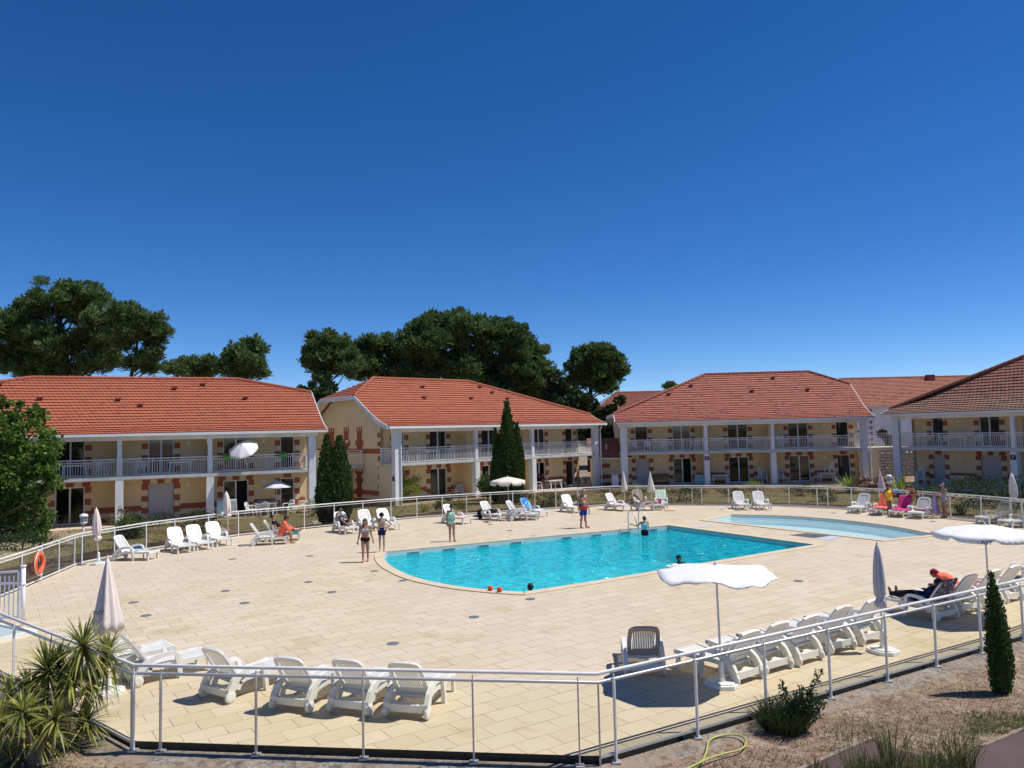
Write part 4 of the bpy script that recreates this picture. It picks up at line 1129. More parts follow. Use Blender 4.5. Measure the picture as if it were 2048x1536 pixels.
# plastic loungers
def proto_lounger():
    L = thing('sun_lounger', 'x', 'sun lounger', (0, 0, 0), 0, 'white plastic sun loungers round the pool')
    W = .66; prof = [(.30, .285), (.45, .315), (.65, .32), (.9, .30), (1.2, .295), (1.42, .315), (1.47, .29)]
    mb = MB()
    for a, b in zip(prof, prof[1:]):
        n = max(1, int(round((b[0]-a[0])/.062)))
        for i in range(n):
            x0 = a[0]+(b[0]-a[0])*i/n; x1 = a[0]+(b[0]-a[0])*(i+.8)/n
            z0 = a[1]+(b[1]-a[1])*i/n; z1 = a[1]+(b[1]-a[1])*(i+.8)/n
            A = [mb.pt((x0, -.27, z0)), mb.pt((x1, -.27, z1)), mb.pt((x1, .27, z1)), mb.pt((x0, .27, z0))]
            B_ = [mb.pt((x0, -.27, z0-.02)), mb.pt((x1, -.27, z1-.02)), mb.pt((x1, .27, z1-.02)), mb.pt((x0, .27, z0-.02))]
            mb.face(A); mb.face(B_[::-1])
            for q in range(4): mb.face((A[q], B_[q], B_[(q+1) % 4], A[(q+1) % 4]))
    for sgn in (-1, 1):
        for a, b in zip(prof, prof[1:]):
            mb.bar((a[0], sgn*.295, a[1]-.012), (b[0], sgn*.295, b[1]-.012), .05, .065)
    mb.bar((1.46, -.32, .28), (1.46, .32, .28), .05, .06)
    mb.build('seat', 'white_plastic', L)
    # back rest: rounded frame with slats, hinged at x=.55, leaning towards the head end
    bx, bz, tx, tz = .36, .31, -.04, .89
    def BP(u, w, off=0):  # u across, w 0..1 along
        p = Vector((bx+(tx-bx)*w, u, bz+(tz-bz)*w)); n_ = Vector((tz-bz, 0, bx-tx)).normalized(); return p+n_*off
    mb = MB()
    out = []; R_ = .11; Wd = .285; 
    outl = [(-Wd, 0), (-Wd-.01, .5), (-Wd+.01, .86), (-Wd+.05, .955), (-Wd+.14, .992), (0, 1.0), (Wd-.14, .992), (Wd-.05, .955), (Wd-.01, .86), (Wd+.01, .5), (Wd, 0)]
    inn_ = [(-Wd+.075, .16), (-Wd+.065, .5), (-Wd+.08, .80), (-Wd+.10, .84), (-Wd+.16, .87), (0, .875), (Wd-.16, .87), (Wd-.10, .84), (Wd-.08, .80), (Wd-.065, .5), (Wd-.075, .16)]
    for t0, t1 in ((.0, .03),):
        a_ = [mb.pt(BP(u, w, .018)) for u, w in outl]; b_ = [mb.pt(BP(u, w, .018)) for u, w in inn_]
        c_ = [mb.pt(BP(u, w, -.022)) for u, w in outl]; d_ = [mb.pt(BP(u, w, -.022)) for u, w in inn_]
        for i in range(len(outl)-1):
            mb.face((a_[i], a_[i+1], b_[i+1], b_[i])); mb.face((c_[i+1], c_[i], d_[i], d_[i+1]))
            mb.face((a_[i+1], a_[i], c_[i], c_[i+1])); mb.face((b_[i], b_[i+1], d_[i+1], d_[i]))
        mb.face((a_[0], b_[0], b_[-1], a_[-1])); mb.face((c_[0], c_[-1], d_[-1], d_[0])); mb.face((b_[0], d_[0], d_[-1], b_[-1])); mb.face((a_[-1], c_[-1], c_[0], a_[0]))
    n = 13
    for i in range(n):
        u = -Wd+.085+(2*Wd-.17)*(i+.5)/n
        top = .872 - .06*max(0, abs(u)/(Wd-.1)-.75)
        mb.bar(BP(u, .155, -.003), BP(u*.98, top, -.003), .016, .0215, up=(0, 1, 0))
    mb.build('backrest', 'white_plastic', L)
    # side pieces: arch from the wheel up to the armrest and down to the middle leg
    for sgn in (-1, 1):
        mb = MB(); y = sgn*.335
        arch = [(.08, .10), (.10, .20), (.17, .32), (.28, .41), (.42, .465), (.57, .485), (.72, .48), (.78, .44), (.80, .34), (.83, .17), (.85, .0)]
        wd = [.13, .14, .125, .105, .085, .07, .065, .07, .085, .075, .065]
        A = []
        for k, (x, z) in enumerate(arch):
            q0 = arch[max(k-1, 0)]; q1 = arch[min(k+1, len(arch)-1)]; d = Vector((q1[0]-q0[0], q1[1]-q0[1])).normalized(); nn = Vector((-d.y, d.x))*wd[k]/2
            A.append([mb.pt((x+nn.x*s1, y+s2*.034, z+nn.y*s1)) for s1, s2 in ((1, -1), (1, 1), (-1, 1), (-1, -1))])
        for P0, P1 in zip(A, A[1:]):
            for q in range(4): mb.face((P0[q], P0[(q+1) % 4], P1[(q+1) % 4], P1[q]))
        mb.face(A[0]); mb.face(A[-1][::-1])
        mb.build('armrest', 'white_plastic', L)
        mb = MB(); y = sgn*.30
        mb.bar((1.38, y, .28), (1.41, y, .0), .05, .075, up=(1, 0, 0)); mb.build('leg', 'white_plastic', L)
        mb = MB(); yy = sgn*.345
        mb.T = TR(.09, yy, .10) @ Matrix.Rotation(pi/2, 4, 'X')
        mb.lathe([(.0, -.028), (.09, -.028), (.1, -.018), (.1, .018), (.09, .028), (.03, .026), (0, .026)], 20); mb.build('wheel', 'white_plastic', L, True)
    mb = MB(); mb.box(.05, .27, -.305, .305, .16, .185); mb.box(.045, .07, -.27, .27, .10, .215); mb.box(.03, .07, -.305, -.27, .15, .235); mb.box(.03, .07, .27, .305, .15, .235)
    mb.bar((.26, -.305, .17), (.32, -.305, .29), .03, .1); mb.bar((.26, .305, .17), (.32, .305, .29), .03, .1)
    mb.tube([(.34, -.29, .27), (.34, 0, .24), (.34, .29, .27)], .022, 6)
    mb.build('base_frame', 'white_plastic', L)
    return L
LPROTO = proto_lounger(); lounger_used = [False]
def lounger(mode, px, py, ang, label, sc=1.0):
    p = at(px, py); d = Vector((cos(radians(ang)), sin(radians(ang)), 0))
    o_ = p - d*(.09 if mode == 'h' else 1.40)
    if not lounger_used[0]:
        lounger_used[0] = True; o = LPROTO; o.location = (o_.x, o_.y, 0); o.rotation_euler = (0, 0, radians(ang)); o['label'] = label
    else: o = dup(LPROTO, (o_.x, o_.y, 0), radians(ang), label)
    return o
LG = {}
for key, mode, px, py, ang, label in (
 ('L5', 'h', 814, 1436, 75, 'near white sun lounger, rightmost of the four in a row behind the front rail'),
 ('L4', 'h', 700, 1428, 70, 'near white sun lounger, second from right in the front row of four'),
 ('L3', 'h', 583, 1422, 70, 'near white sun lounger, second from left in the front row of four'),
 ('L2', 'h', 434, 1400, 58, 'near white sun lounger, leftmost of the front four, turned to the right'),
 ('L1', 'h', 262, 1367, 44, 'near white sun lounger right of the spiky cordyline leaves, seen from behind'),
 ('L0', 'f', 333, 1320, 42, 'white sun lounger behind the folded umbrella pole at the near left'),
 ('D1', 'h', 1290, 1351, 86, 'lone sun lounger with a brown looking back in the shade of the near open parasol'),
 ('R1', 'h', 1496, 1364, 126, 'white sun lounger nearest the foot of the near open parasol'),
 ('R2', 'h', 1554, 1343, 123, 'second white sun lounger of the right row counted from the near parasol'),
 ('R3', 'h', 1618, 1326, 125, 'third white sun lounger of the right row counted from the near parasol'),
 ('R4', 'h', 1683, 1303, 121, 'fourth white sun lounger of the right row counted from the near parasol'),
 ('R5', 'h', 1745, 1286, 120, 'fifth white sun lounger of the right row, beside the closed umbrella pole'),
 ('S1', 'h', 1892, 1240, 118, 'shaded sun lounger with a dark patterned towel over its back'),
 ('S2', 'h', 1938, 1226, 119, 'sun lounger with a bare beige back right of the patterned towel'),
 ('S3', 'h', 1986, 1214, 119, 'sun lounger behind the pole of the right hand open parasol'),
 ('S4', 'h', 2027, 1203, 119, 'sun lounger right of the narrow cypress tip near the right edge'),
 ('S5', 'f', 2037, 1154, 168, 'sun lounger foot end showing at the right edge above the cypress'),
 ('F1', 'h', 240, 1119, -8, 'white sun lounger with a blue towel on it beside the far left umbrella'),
 ('F2', 'f', 372, 1106, -48, 'empty white sun lounger, leftmost of the three at the far left'),
 ('F3', 'f', 410, 1100, -48, 'empty white sun lounger, middle of the three at the far left'),
 ('F4', 'f', 449, 1092, -48, 'empty white sun lounger, right one of the three at the far left'),
 ('F5', 'h', 508, 1090, 12, 'white sun lounger seen from the side with the coral towelled person on its foot'),
 ('F6', 'f', 598, 1079, 12, 'white sun lounger with the reclining dark haired person beside the coral towel'),
 ('F7', 'f', 703, 1068, -55, 'white sun lounger with the person in the black printed shirt'),
 ('F8', 'f', 745, 1063, -62, 'empty white sun lounger behind the walking girl in a bikini'),
 ('F9', 'f', 787, 1060, -58, 'empty white sun lounger behind the boy in navy trunks'),
 ('F10', 'f', 934, 1048, -40, 'low white sun lounger with a pale towel right of the woman in green'),
 ('F11', 'f', 1006, 1041, -45, 'sun lounger with black clothes under the far open parasol'),
 ('F12', 'h', 1022, 1041, 6, 'sun lounger seen from the side in front of the far open parasol'),
 ('F13', 'f', 1066, 1038, -28, 'white sun lounger with a pink printed towel beside the blue towel one'),
 ('F14', 'f', 1087, 1034, -45, 'sun lounger with a blue and navy patterned towel hanging over its back'),
 ('F15', 'f', 1157, 1026, -65, 'empty white sun lounger just left of the man in red and blue shorts'),
 ('F16', 'f', 1255, 1022, -52, 'sun lounger with a pink and white towel under a closed umbrella'),
 ('F17', 'h', 1278, 1021, 2, 'sun lounger with the tanned sunbather lying on it'),
 ('F18', 'f', 1287, 1014, -84, 'white sun lounger standing behind the tanned sunbather'),
 ('F19', 'f', 1324, 1017, -98, 'sun lounger with a pale green towel over its back'),
 ('F20', 'f', 1490, 1020.5, -92, 'left one of the pair of empty sun loungers behind the paddling pool'),
 ('F21', 'f', 1531, 1020.5, -92, 'right one of the pair of empty sun loungers behind the paddling pool'),
 ('F22', 'f', 1709, 1027, -135, 'empty white sun lounger left of the girl in yellow'),
 ('F23', 'f', 1753, 1031, -135, 'sun lounger with a coral towel beside the girl in yellow'),
 ('F24', 'f', 1793, 1035, -135, 'sun lounger with a bright pink towel in front of the bending woman'),
 ('F25', 'f', 1831, 1038, -135, 'sun lounger with crimson cloth next to the lilac towel'),
 ('F26', 'f', 1966, 1048, -160, 'grey backed sun lounger near the right edge behind the big parasol'),
 ('F27', 'f', 2012, 1056, -165, 'sun lounger cut by the right edge behind the big parasol')):
    LG[key] = lounger(mode, px, py, ang, label)
def deep(root, mat, only=None):
    """give one lounger its own plastic colour"""
    for ch in root.children:
        if only and not ch.name.startswith(only): continue
        ch.data = ch.data.copy(); ch.data.materials.clear(); ch.data.materials.append(MAT[mat])
deep(LG['D1'], 'shade_plastic', 'backrest')  # parasol shade painted into the backrest colour

# umbrellas
def umb_base(o, r=.26, h=.07):
    mb = MB(); pts = [(r*cos(a)*(1.25 if k % 2 else 1.0), r*sin(a)*(1.0 if k % 2 else 1.15)) for k, a in enumerate([2*pi*k/8+.2 for k in range(8)])]
    mb.prism(pts, 0, h); mb.prism([(x*.8, y*.8) for x, y in pts], h, h+.02); mb.build('base', 'white_plastic_clean', o, bevel=.012)
    mb = MB(); mb.lathe([(.07, h+.02), (.05, h+.10), (.045, h+.32), (.05, h+.34), (.03, h+.36)], 12); mb.build('pole_sleeve', 'white_plastic_clean', o, True)
def umbrella_closed(px, py, h, cl, rb, mat, label, lean=(0, 0), tie=False, z=0, base=True, group='closed umbrellas'):
    p = at(px, py, z); o = thing('closed_umbrella', label, 'umbrella', p, 0, group)
    if base: umb_base(o)
    L_ = Vector((lean[0], lean[1], 0))
    mb = MB(); mb.tube([(0, 0, 0), Vector((0, 0, h-.02))+L_], .02, 8); mb.build('pole', 'fence_paint', o, True)
    rnd = random.Random(int(px)); ph = rnd.uniform(0, 6)
    def fold(a, r, z_): return 1+.22*sin(8*a+ph)*min(1, (h-z_)*3)+.07*sin(3*a+ph)
    mb = MB(); pr = []
    if tie:
        for t_, k in ((0, .0), (.03, .35), (.15, .62), (.35, .85), (.6, 1.0), (.78, .95), (.84, .62), (.86, .7), (.92, 1.05), (.97, .9), (1, .5)): pr.append((max(.012, rb*k), h-cl*t_))
    else:
        for t_, k in ((0, .06), (.04, .14), (.2, .30), (.45, .55), (.7, .78), (.88, .95), (1, 1.0)): pr.append((max(.012, rb*k), h-cl*t_))
    mb.lathe([(a, b-0) for a, b in pr], 32, fold=fold)
    me = mb.build('canopy', mat, o, True)
    for v in me.data.vertices:
        f_ = v.co.z/h; v.co.x += L_.x*f_; v.co.y += L_.y*f_
        if not tie and v.co.z < h-cl+.02:
            a = atan2(v.co.y-L_.y*f_, v.co.x-L_.x*f_); v.co.z += .05*sin(4*a+ph)+.02*sin(8*a)
    mb = MB(); mb.lathe([(.012, 0), (.02, .02), (.01, .06), (0, .07)], 8, c=(L_.x, L_.y, h-.01)); mb.build('finial', 'fence_paint', o)
    return o
def umbrella_open(loc, h, R_, mat, label, drop=.32, valance=.13, tilt=(0, 0), nrib=8, warp=None, base=True, lean=(0, 0), rz=0.0, group='open parasols', polemat='fence_paint', polez=0.0):
    o = thing('parasol', label, 'parasol', loc, rz, group)
    if base: umb_base(o)
    top = Vector((lean[0], lean[1], h))
    T = TR(*top) @ Matrix.Rotation(tilt[0], 4, 'X') @ Matrix.Rotation(tilt[1], 4, 'Y')
    knee = top if (tilt[0] == 0 and tilt[1] == 0) else top
    mb = MB(); mb.tube([(0, 0, polez), top], .019, 8); mb.build('pole', polemat, o, True)
    mb = MB(); mb.T = T; n = nrib*6; rings = []
    for i in range(9):
        t_ = i/8; ring = []
        for j in range(n):
            a = 2*pi*j/n; s = (j % 6)/6; sag = sin(pi*s)
            r = R_*t_*(1-.075*sag*t_)
            z = -drop*(t_**1.25) - .022*R_*sag*t_
            if warp: z += warp(a, t_)
            ring.append(mb.pt((r*cos(a), r*sin(a), z)))
        rings.append(ring)
    for A, B_ in zip(rings, rings[1:]):
        for j in range(n): mb.face((A[j], A[(j+1) % n], B_[(j+1) % n], B_[j]))
    # valance with gaps at the ribs
    if valance:
        L_ = rings[-1]
        inv = T.inverted()
        for j in range(n):
            a0, a1 = 2*pi*j/n, 2*pi*(j+1)/n
            p0, p1 = inv @ Vector(mb.v[L_[j]]), inv @ Vector(mb.v[L_[(j+1) % n]])
            k0 = .3 if j % 6 == 0 else 1; k1 = .3 if (j+1) % 6 == 0 else 1
            q0 = mb.pt(p0*1.0+Vector((0, 0, -valance*k0))+Vector((cos(a0), sin(a0), 0))*.01); q1 = mb.pt(p1+Vector((0, 0, -valance*k1))+Vector((cos(a1), sin(a1), 0))*.01)
            mb.face((L_[j], L_[(j+1) % n], q1, q0))
    c = mb.build('canopy', mat, o, True)
    sd = c.modifiers.new('thickness', 'SOLIDIFY'); sd.thickness = .003
    for k in range(nrib):
        a = 2*pi*k/nrib; mb = MB(); mb.T = T
        pts = [(R_*t_*cos(a), R_*t_*sin(a), -drop*(t_**1.25)-.02+(warp(a, t_) if warp else 0)) for t_ in (0, .25, .5, .75, .98)]
        mb.tube(pts, .008, 5); mb.build('rib', polemat, o)
    mb = MB(); mb.T = T; mb.lathe([(.03, -.02), (.03, .02), (.012, .06), (0, .08)], 8); mb.build('finial', polemat, o)
    return o
def warp_near(a, t_): return t_*t_*(.035*sin(3*a+2.2)+.022*sin(5*a+.6)+.02)+(.022*t_**3*sin(11*a))
p = at(1444, 1372)
PN = umbrella_open(p, 2.03, 1.02, 'canvas_white', 'near open white parasol with wind rumpled canopy beside the pool facing loungers', .17, .03, warp=warp_near, lean=(.0, .05), rz=.35)
p = at(1981, 1235)
PR = umbrella_open(p, 2.07, 1.08, 'canvas_white', 'big open white parasol with hanging valance at the right edge', .18, .10, lean=(-.08, -.05), rz=.4)
letter_obj('ASY', .13, 'print_dark', PR, (-.98, -.72, 1.82), rz=-.92, name='printed_letters')
p = at(1019, 1030)
PF = umbrella_open(p, 2.02, .95, 'canvas_cream', 'cream open parasol on the far deck in front of the tall yew', .22, .2, lean=(-.06, 0), rz=.2)
p = local(B1P, 8.45, .45, -.24)
PP = umbrella_open(p, 2.05, .92, 'canvas_lilac', 'lilac grey open parasol over the patio table of the left building', .42, 0, base=False, lean=(0, 0))
p = local(B1P, 6.75, -.1, -.24+SLAB1)
PB = umbrella_open(p, 1.60, .86, 'canvas_white', 'white open parasol tipped outwards over the railing of the left balcony', .34, .05, base=False, tilt=(radians(38), radians(-4)), lean=(-.1, -.75))
C1 = umbrella_closed(217, 1388, 2.34, 1.25, .225, 'canvas_beige', 'half folded beige umbrella hanging loose with printed letters at the near left', lean=(-.04, 0))
letter_obj('TVY', .11, 'print_dark', C1, (-.05, -.275, 1.45), rx=radians(80), rz=radians(5), name='printed_letters')
umbrella_closed(197, 1129, 2.0, 1.15, .13, 'canvas_beige', 'slim closed beige umbrella on a white base at the far left fence', lean=(-.1, 0), tie=True)
umbrella_closed(457, 1078, 2.05, 1.1, .15, 'canvas_beige', 'closed beige umbrella in front of the drying towels of the left patio', lean=(-.1, .0), tie=True, base=False)
umbrella_closed(1250, 1013, 1.98, 1.1, .17, 'canvas_cream', 'left one of two closed cream umbrellas standing by the sunbather', lean=(-.03, 0), base=False)
umbrella_closed(1304, 1018, 2.02, 1.08, .19, 'canvas_cream', 'right one of two closed cream umbrellas standing by the sunbather', lean=(-.05, 0), base=False)
umbrella_closed(1767, 1305, 2.06, 1.22, .095, 'canvas_grey', 'slim closed grey umbrella tied at the bottom in the right lounger row', lean=(-.02, 0), tie=True)
umbrella_closed(1769, 1018, 2.0, 1.1, .17, 'cloth_pale_pink', 'closed pinkish umbrella left of the girl in yellow', lean=(-.14, 0), base=False)
umbrella_closed(2033, 1040, 2.05, 1.3, .15, 'canvas_beige', 'closed beige umbrella at the right edge by the grey backed lounger', lean=(-.1, 0), tie=True, base=False)
# ================================================================== plants
def leaf_cloud(mb, c, r, n, size, rnd, shell=.35, up=.3, aspect=.45, out=.6, m=0, clump=0):
    """n small leaves through the outer part of an ellipsoid"""
    c = Vector(c)
    sub = [Vector((rnd.gauss(0, 1), rnd.gauss(0, 1), rnd.gauss(0, 1))).normalized()*rnd.uniform(.55, 1.0) for _ in range(clump)] if clump else None
    for _ in range(n):
        if sub:
            s = rnd.choice(sub); d = (s+Vector((rnd.gauss(0, 1), rnd.gauss(0, 1), rnd.gauss(0, 1)))*.22)
            rr = d.length; dn = d.normalized()
        else:
            dn = Vector((rnd.gauss(0, 1), rnd.gauss(0, 1), rnd.gauss(0, 1))).normalized(); rr = 1-shell*rnd.random()**1.5
        p = c+Vector((dn.x*r[0], dn.y*r[1], dn.z*r[2]))*rr
        ax = (dn*out+Vector((rnd.uniform(-1, 1), rnd.uniform(-1, 1), rnd.uniform(-1, 1)))*.7+Vector((0, 0, up))).normalized()
        sd = ax.cross(Vector((rnd.uniform(-1, 1), rnd.uniform(-1, 1), rnd.uniform(-1, 1)))).normalized()
        L = size*rnd.uniform(.6, 1.25); w = L*aspect
        mb.poly([p-sd*w*.25, p+ax*L*.5-sd*w*.5, p+ax*L, p+ax*L*.5+sd*w*.5], m)
def tufts(mb, c, r, n, size, rnd, blades=4, m=0):
    """needle tufts of a pine clump: each a spray of thin blades pointing outwards and up"""
    c = Vector(c)
    for _ in range(n):
        dn = Vector((rnd.gauss(0, 1), rnd.gauss(0, 1), rnd.gauss(0, 1)+.25)).normalized(); rr = 1.08-.5*rnd.random()**1.4
        p = c+Vector((dn.x*r[0], dn.y*r[1], dn.z*r[2]))*rr
        ax = (dn*.7+Vector((0, 0, .75))+Vector((rnd.uniform(-1, 1), rnd.uniform(-1, 1), 0))*.35).normalized()
        s1 = ax.orthogonal().normalized(); s2 = ax.cross(s1)
        L = size*rnd.uniform(.7, 1.3)
        i0 = mb.pt(p)
        for b in range(blades):
            a = rnd.uniform(0, 6.28); rad = s1*cos(a)+s2*sin(a)
            q = p+ax*L*rnd.uniform(.6, 1)+rad*L*.45; sdv = ax.cross(rad)*L*.10
            mb.face((i0, mb.pt(q-sdv), mb.pt(q+sdv)), m)
def limb(mb, a, b, r0, r1, rnd, bend=.15):
    a, b = Vector(a), Vector(b); L = (b-a).length
    pts = [a.lerp(b, t_)+Vector((rnd.uniform(-1, 1), rnd.uniform(-1, 1), rnd.uniform(-.6, .6)))*bend*L*.25*(1 if 0 < t_ < 1 else 0) for t_ in (0, .33, .66, 1)]
    mb.tube(pts, [r0+(r1-r0)*k/3 for k in range(4)], 6)

def far_tree(name, label, Y, base_px, blobs, kind, seed, trunk_r=.3, dens=1.0, lean=0, size=.62, group='trees rising behind the buildings', nb=4):
    rnd = random.Random(seed); b0 = aty(base_px, 870, Y); o = thing(name, label, 'tree', (b0.x, Y, GZ-.2), 0, group); O = Vector((b0.x, Y, GZ-.2))
    cr = MB(); tk = MB(); ppm = F_PX/Y; cents = []
    for bx, by, br in blobs:
        r = br*1.03/ppm; dy = rnd.uniform(-1, 1)*min(3.0, r*1.2); c = aty(bx, by, Y+dy)-O; cents.append((c, r))
        rv = (r, r*1.05, r*.78)
        n = int(150*r*r*dens/ (size/.62)**2)+20
        # several lobes in each clump, not one ball
        for k in range(20):
            q = Vector((rnd.gauss(0, 1), rnd.gauss(0, 1), rnd.gauss(0, .75))).normalized()*r*rnd.random()**.5*1.15; q.z *= .85
            f_ = rnd.uniform(.14, .33)
            if kind == 'pine': tufts(cr, c+q, (rv[0]*f_, rv[1]*f_, rv[2]*f_*1.1), int(n*.085*(f_/.26)**1.5)+4, size*rnd.uniform(.7, 1.3), rnd, nb)
            else: leaf_cloud(cr, c+q, (rv[0]*f_, rv[1]*f_, rv[2]*f_), int(n*.2)+4, size*.8, rnd, .5, .2, .6)
    top = max(c.z for c, r in cents); xs = sum(c.x for c, r in cents)/len(cents)
    pts = [Vector((0, 0, -.3)), Vector((lean*.35, 0, top*.35)), Vector((lean*.7+xs*.2, 0, top*.65)), Vector((lean+xs*.5, 0, top*.93))]
    tk.tube(pts, [trunk_r*1.2, trunk_r, trunk_r*.7, trunk_r*.25], 8)
    for c, r in cents:
        h = max(1.0, c.z-r*1.1-rnd.uniform(0, 2)); f = min(.9, h/(top*.93)); base = pts[0].lerp(pts[3], f)
        limb(tk, base, c, trunk_r*.32, .04, rnd)
    tk.build('trunk', 'bark', o, True)
    cr.build('crown', {'pine': 'leaf_pine', 'dark': 'leaf_pine_dark', 'oak': 'leaf_oak'}.get(kind if kind != 'pine' else ('pine' if seed % 2 else 'dark'), 'leaf_pine'), o)
    return o
far_tree('pine_tree', 'biggest dark pine with spreading limbs behind the left building', 82, 127,
   [(28, 655, 30), (70, 625, 33), (105, 598, 32), (145, 588, 34), (185, 598, 30), (150, 628, 42), (205, 640, 32), (35, 690, 38), (85, 675, 38), (190, 675, 36), (215, 690, 28), (55, 722, 30), (10, 725, 34), (150, 700, 26), (100, 740, 22), (205, 728, 24), (-20, 660, 38), (-30, 720, 40), (170, 735, 20), (45, 738, 26), (110, 702, 26), (140, 742, 18), (222, 715, 22), (85, 735, 22)], 'pine', 11, .55, 1.1)
far_tree('pine_tree', 'leaning pine with a bare slanting trunk right of the biggest pine', 78, 243,
   [(245, 632, 24), (275, 638, 26), (305, 655, 24), (325, 664, 18), (265, 665, 26), (300, 682, 24), (250, 690, 16), (235, 655, 22), (312, 712, 15), (290, 722, 14), (300, 738, 16), (265, 730, 12)], 'pine', 13, .28, 1.1, lean=.8)
far_tree('pine_tree', 'low bushy pine just above the left roof ridge', 92, 375, [(340, 740, 14), (362, 734, 16), (385, 728, 15), (410, 733, 16), (432, 738, 15), (372, 745, 20), (405, 750, 22)], 'pine', 15, .2, 1.0)
far_tree('pine_tree', 'rounded loose pine above the right end of the left roof', 88, 495, [(480, 700, 17), (500, 692, 18), (520, 705, 14), (465, 722, 18), (492, 722, 24), (515, 732, 18), (455, 742, 16), (480, 752, 22), (524, 752, 9)], 'pine', 17, .25, 1.0)
far_tree('pine_tree', 'airy pine with open tiers left of the tallest group', 84, 657, [(632, 690, 18), (655, 684, 20), (680, 690, 20), (620, 706, 12), (640, 715, 18), (668, 715, 24), (694, 712, 18), (625, 735, 14), (655, 745, 20), (685, 742, 22), (705, 735, 18), (640, 762, 13), (700, 725, 18), (612, 725, 7)], 'pine', 19, .25, .95)
far_tree('oak_tree', 'round dark leafy tree squeezed between the left and middle roofs', 70, 628, [(622, 790, 26), (648, 800, 26), (612, 815, 22), (635, 825, 28), (655, 775, 14)], 'oak', 20, .22, 1.0, size=.5)
far_tree('pine_tree', 'mid green pine between the airy pine and the tallest pines', 90, 750, [(715, 698, 18), (740, 690, 20), (765, 694, 20), (790, 696, 20), (725, 725, 24), (758, 725, 26), (790, 730, 26), (745, 750, 20), (715, 750, 16), (780, 755, 18), (800, 715, 20)], 'pine', 21, .3, 1.1)
far_tree('pine_tree', 'tall dense pine, left one of the highest group', 86, 850, [(818, 672, 24), (845, 656, 24), (875, 648, 22), (825, 700, 28), (860, 690, 32), (835, 732, 30), (870, 725, 30), (850, 755, 24), (812, 750, 18)], 'pine', 22, .42, 1.2)
far_tree('pine_tree', 'tallest pine at the centre of the group behind the middle building', 88, 930, [(890, 648, 20), (912, 642, 20), (940, 648, 22), (900, 675, 28), (935, 680, 30), (965, 668, 22), (915, 712, 32), (950, 715, 30), (925, 748, 30), (890, 750, 22)], 'pine', 23, .45, 1.25)
far_tree('pine_tree', 'tall dense pine, right one of the highest group', 90, 1000, [(985, 660, 22), (1010, 662, 22), (1035, 672, 20), (1050, 690, 16), (985, 695, 30), (1020, 705, 30), (1045, 718, 22), (1000, 742, 32), (1035, 752, 28), (975, 765, 24), (1015, 780, 26), (960, 735, 24), (1055, 740, 18)], 'pine', 24, .42, 1.2)
far_tree('pine_tree', 'lower pine sloping down from the highest group on its right', 92, 1085, [(1065, 712, 18), (1083, 706, 12), (1072, 738, 24), (1095, 748, 18), (1060, 768, 26), (1090, 775, 22), (1040, 795, 22), (1075, 800, 24), (1050, 815, 22), (1100, 755, 14)], 'pine', 25, .3, 1.15)
far_tree('pine_tree', 'round umbrella shaped pine standing alone left of the third building', 84, 1180, [(1150, 722, 20), (1172, 708, 20), (1200, 708, 22), (1225, 722, 20), (1238, 745, 14), (1160, 745, 24), (1195, 738, 30), (1222, 755, 20), (1145, 765, 16), (1185, 770, 24), (1213, 778, 14)], 'pine', 26, .32, 1.3)
far_tree('oak_tree', 'dull brownish green leafy tree under the round pine', 80, 1120, [(1115, 762, 18), (1130, 780, 20), (1105, 795, 20), (1130, 810, 22), (1150, 795, 16), (1100, 820, 18), (1148, 825, 18)], 'oak', 27, .22, 1.0, size=.5)
far_tree('broadleaf_tree', 'light green leafy thicket between the middle and third roofs', 74, 1195, [(1165, 800, 15), (1180, 815, 20), (1205, 830, 20), (1172, 845, 22), (1200, 860, 22), (1230, 845, 14), (1222, 820, 12), (1230, 870, 14), (1165, 875, 16), (1240, 802, 8)], 'oak', 28, .2, 1.4, size=.42)
far_tree('pine_tree', 'small treetop peeking over the roof left of the third building', 110, 1338, [(1338, 776, 7), (1345, 780, 6)], 'pine', 29, .15, 1.5)
# blue sky gaps need no help; low wood closing the view behind the annex
far_tree('broadleaf_tree', 'dark leafy mass behind the low annex roof', 72, 1225, [(1215, 885, 16), (1235, 895, 16), (1205, 900, 14), (1225, 870, 14)], 'oak', 31, .2, 1.2, size=.45)
far_tree('broadleaf_tree', 'green tree behind the stone wall under the right hand walkway', 70, 1772, [(1748, 925, 14), (1775, 935, 16), (1762, 945, 14), (1790, 925, 14), (1780, 880, 9), (1765, 868, 6)], 'oak', 33, .15, 1.3, size=.4)

# leafy maple-like tree at the left edge
o_p = at(-5, 1082, -.2); MT = thing('maple_tree', 'bright green leafy tree at the left edge in front of the left building', 'tree', o_p)
rnd = random.Random(5); cr = MB(); tk = MB()
for bx, by, br in [(15, 850, 30), (50, 835, 28), (70, 870, 30), (20, 900, 38), (65, 915, 36), (95, 905, 26), (35, 950, 40), (80, 955, 30), (15, 1000, 42), (60, 1005, 30), (105, 945, 18), (25, 1050, 30), (60, 1060, 26), (-30, 860, 40), (-50, 930, 50), (-30, 1010, 50), (118, 968, 10), (5, 800, 14), (45, 1080, 16), (95, 975, 16), (75, 1040, 22), (5, 1075, 22), (38, 805, 8)]:
    Y = o_p.y+rnd.uniform(-1.0, 1.0); c = aty(bx, by, Y)-o_p; r = br/(F_PX/Y)
    leaf_cloud(cr, c, (r*1.05, r*1.05, r*.9), int(1250*r*r)+60, .19, rnd, .7, -.1, .8, .5, clump=max(5, int(r*13)))
    limb(tk, (0, 0, rnd.uniform(.5, max(.8, c.z*.6))), c, .05, .012, rnd)
tk.tube([(0, 0, -.2), (.1, 0, 1.5), (-.1, .1, 3.2), (0, 0, 5)], [.16, .13, .09, .03], 8)
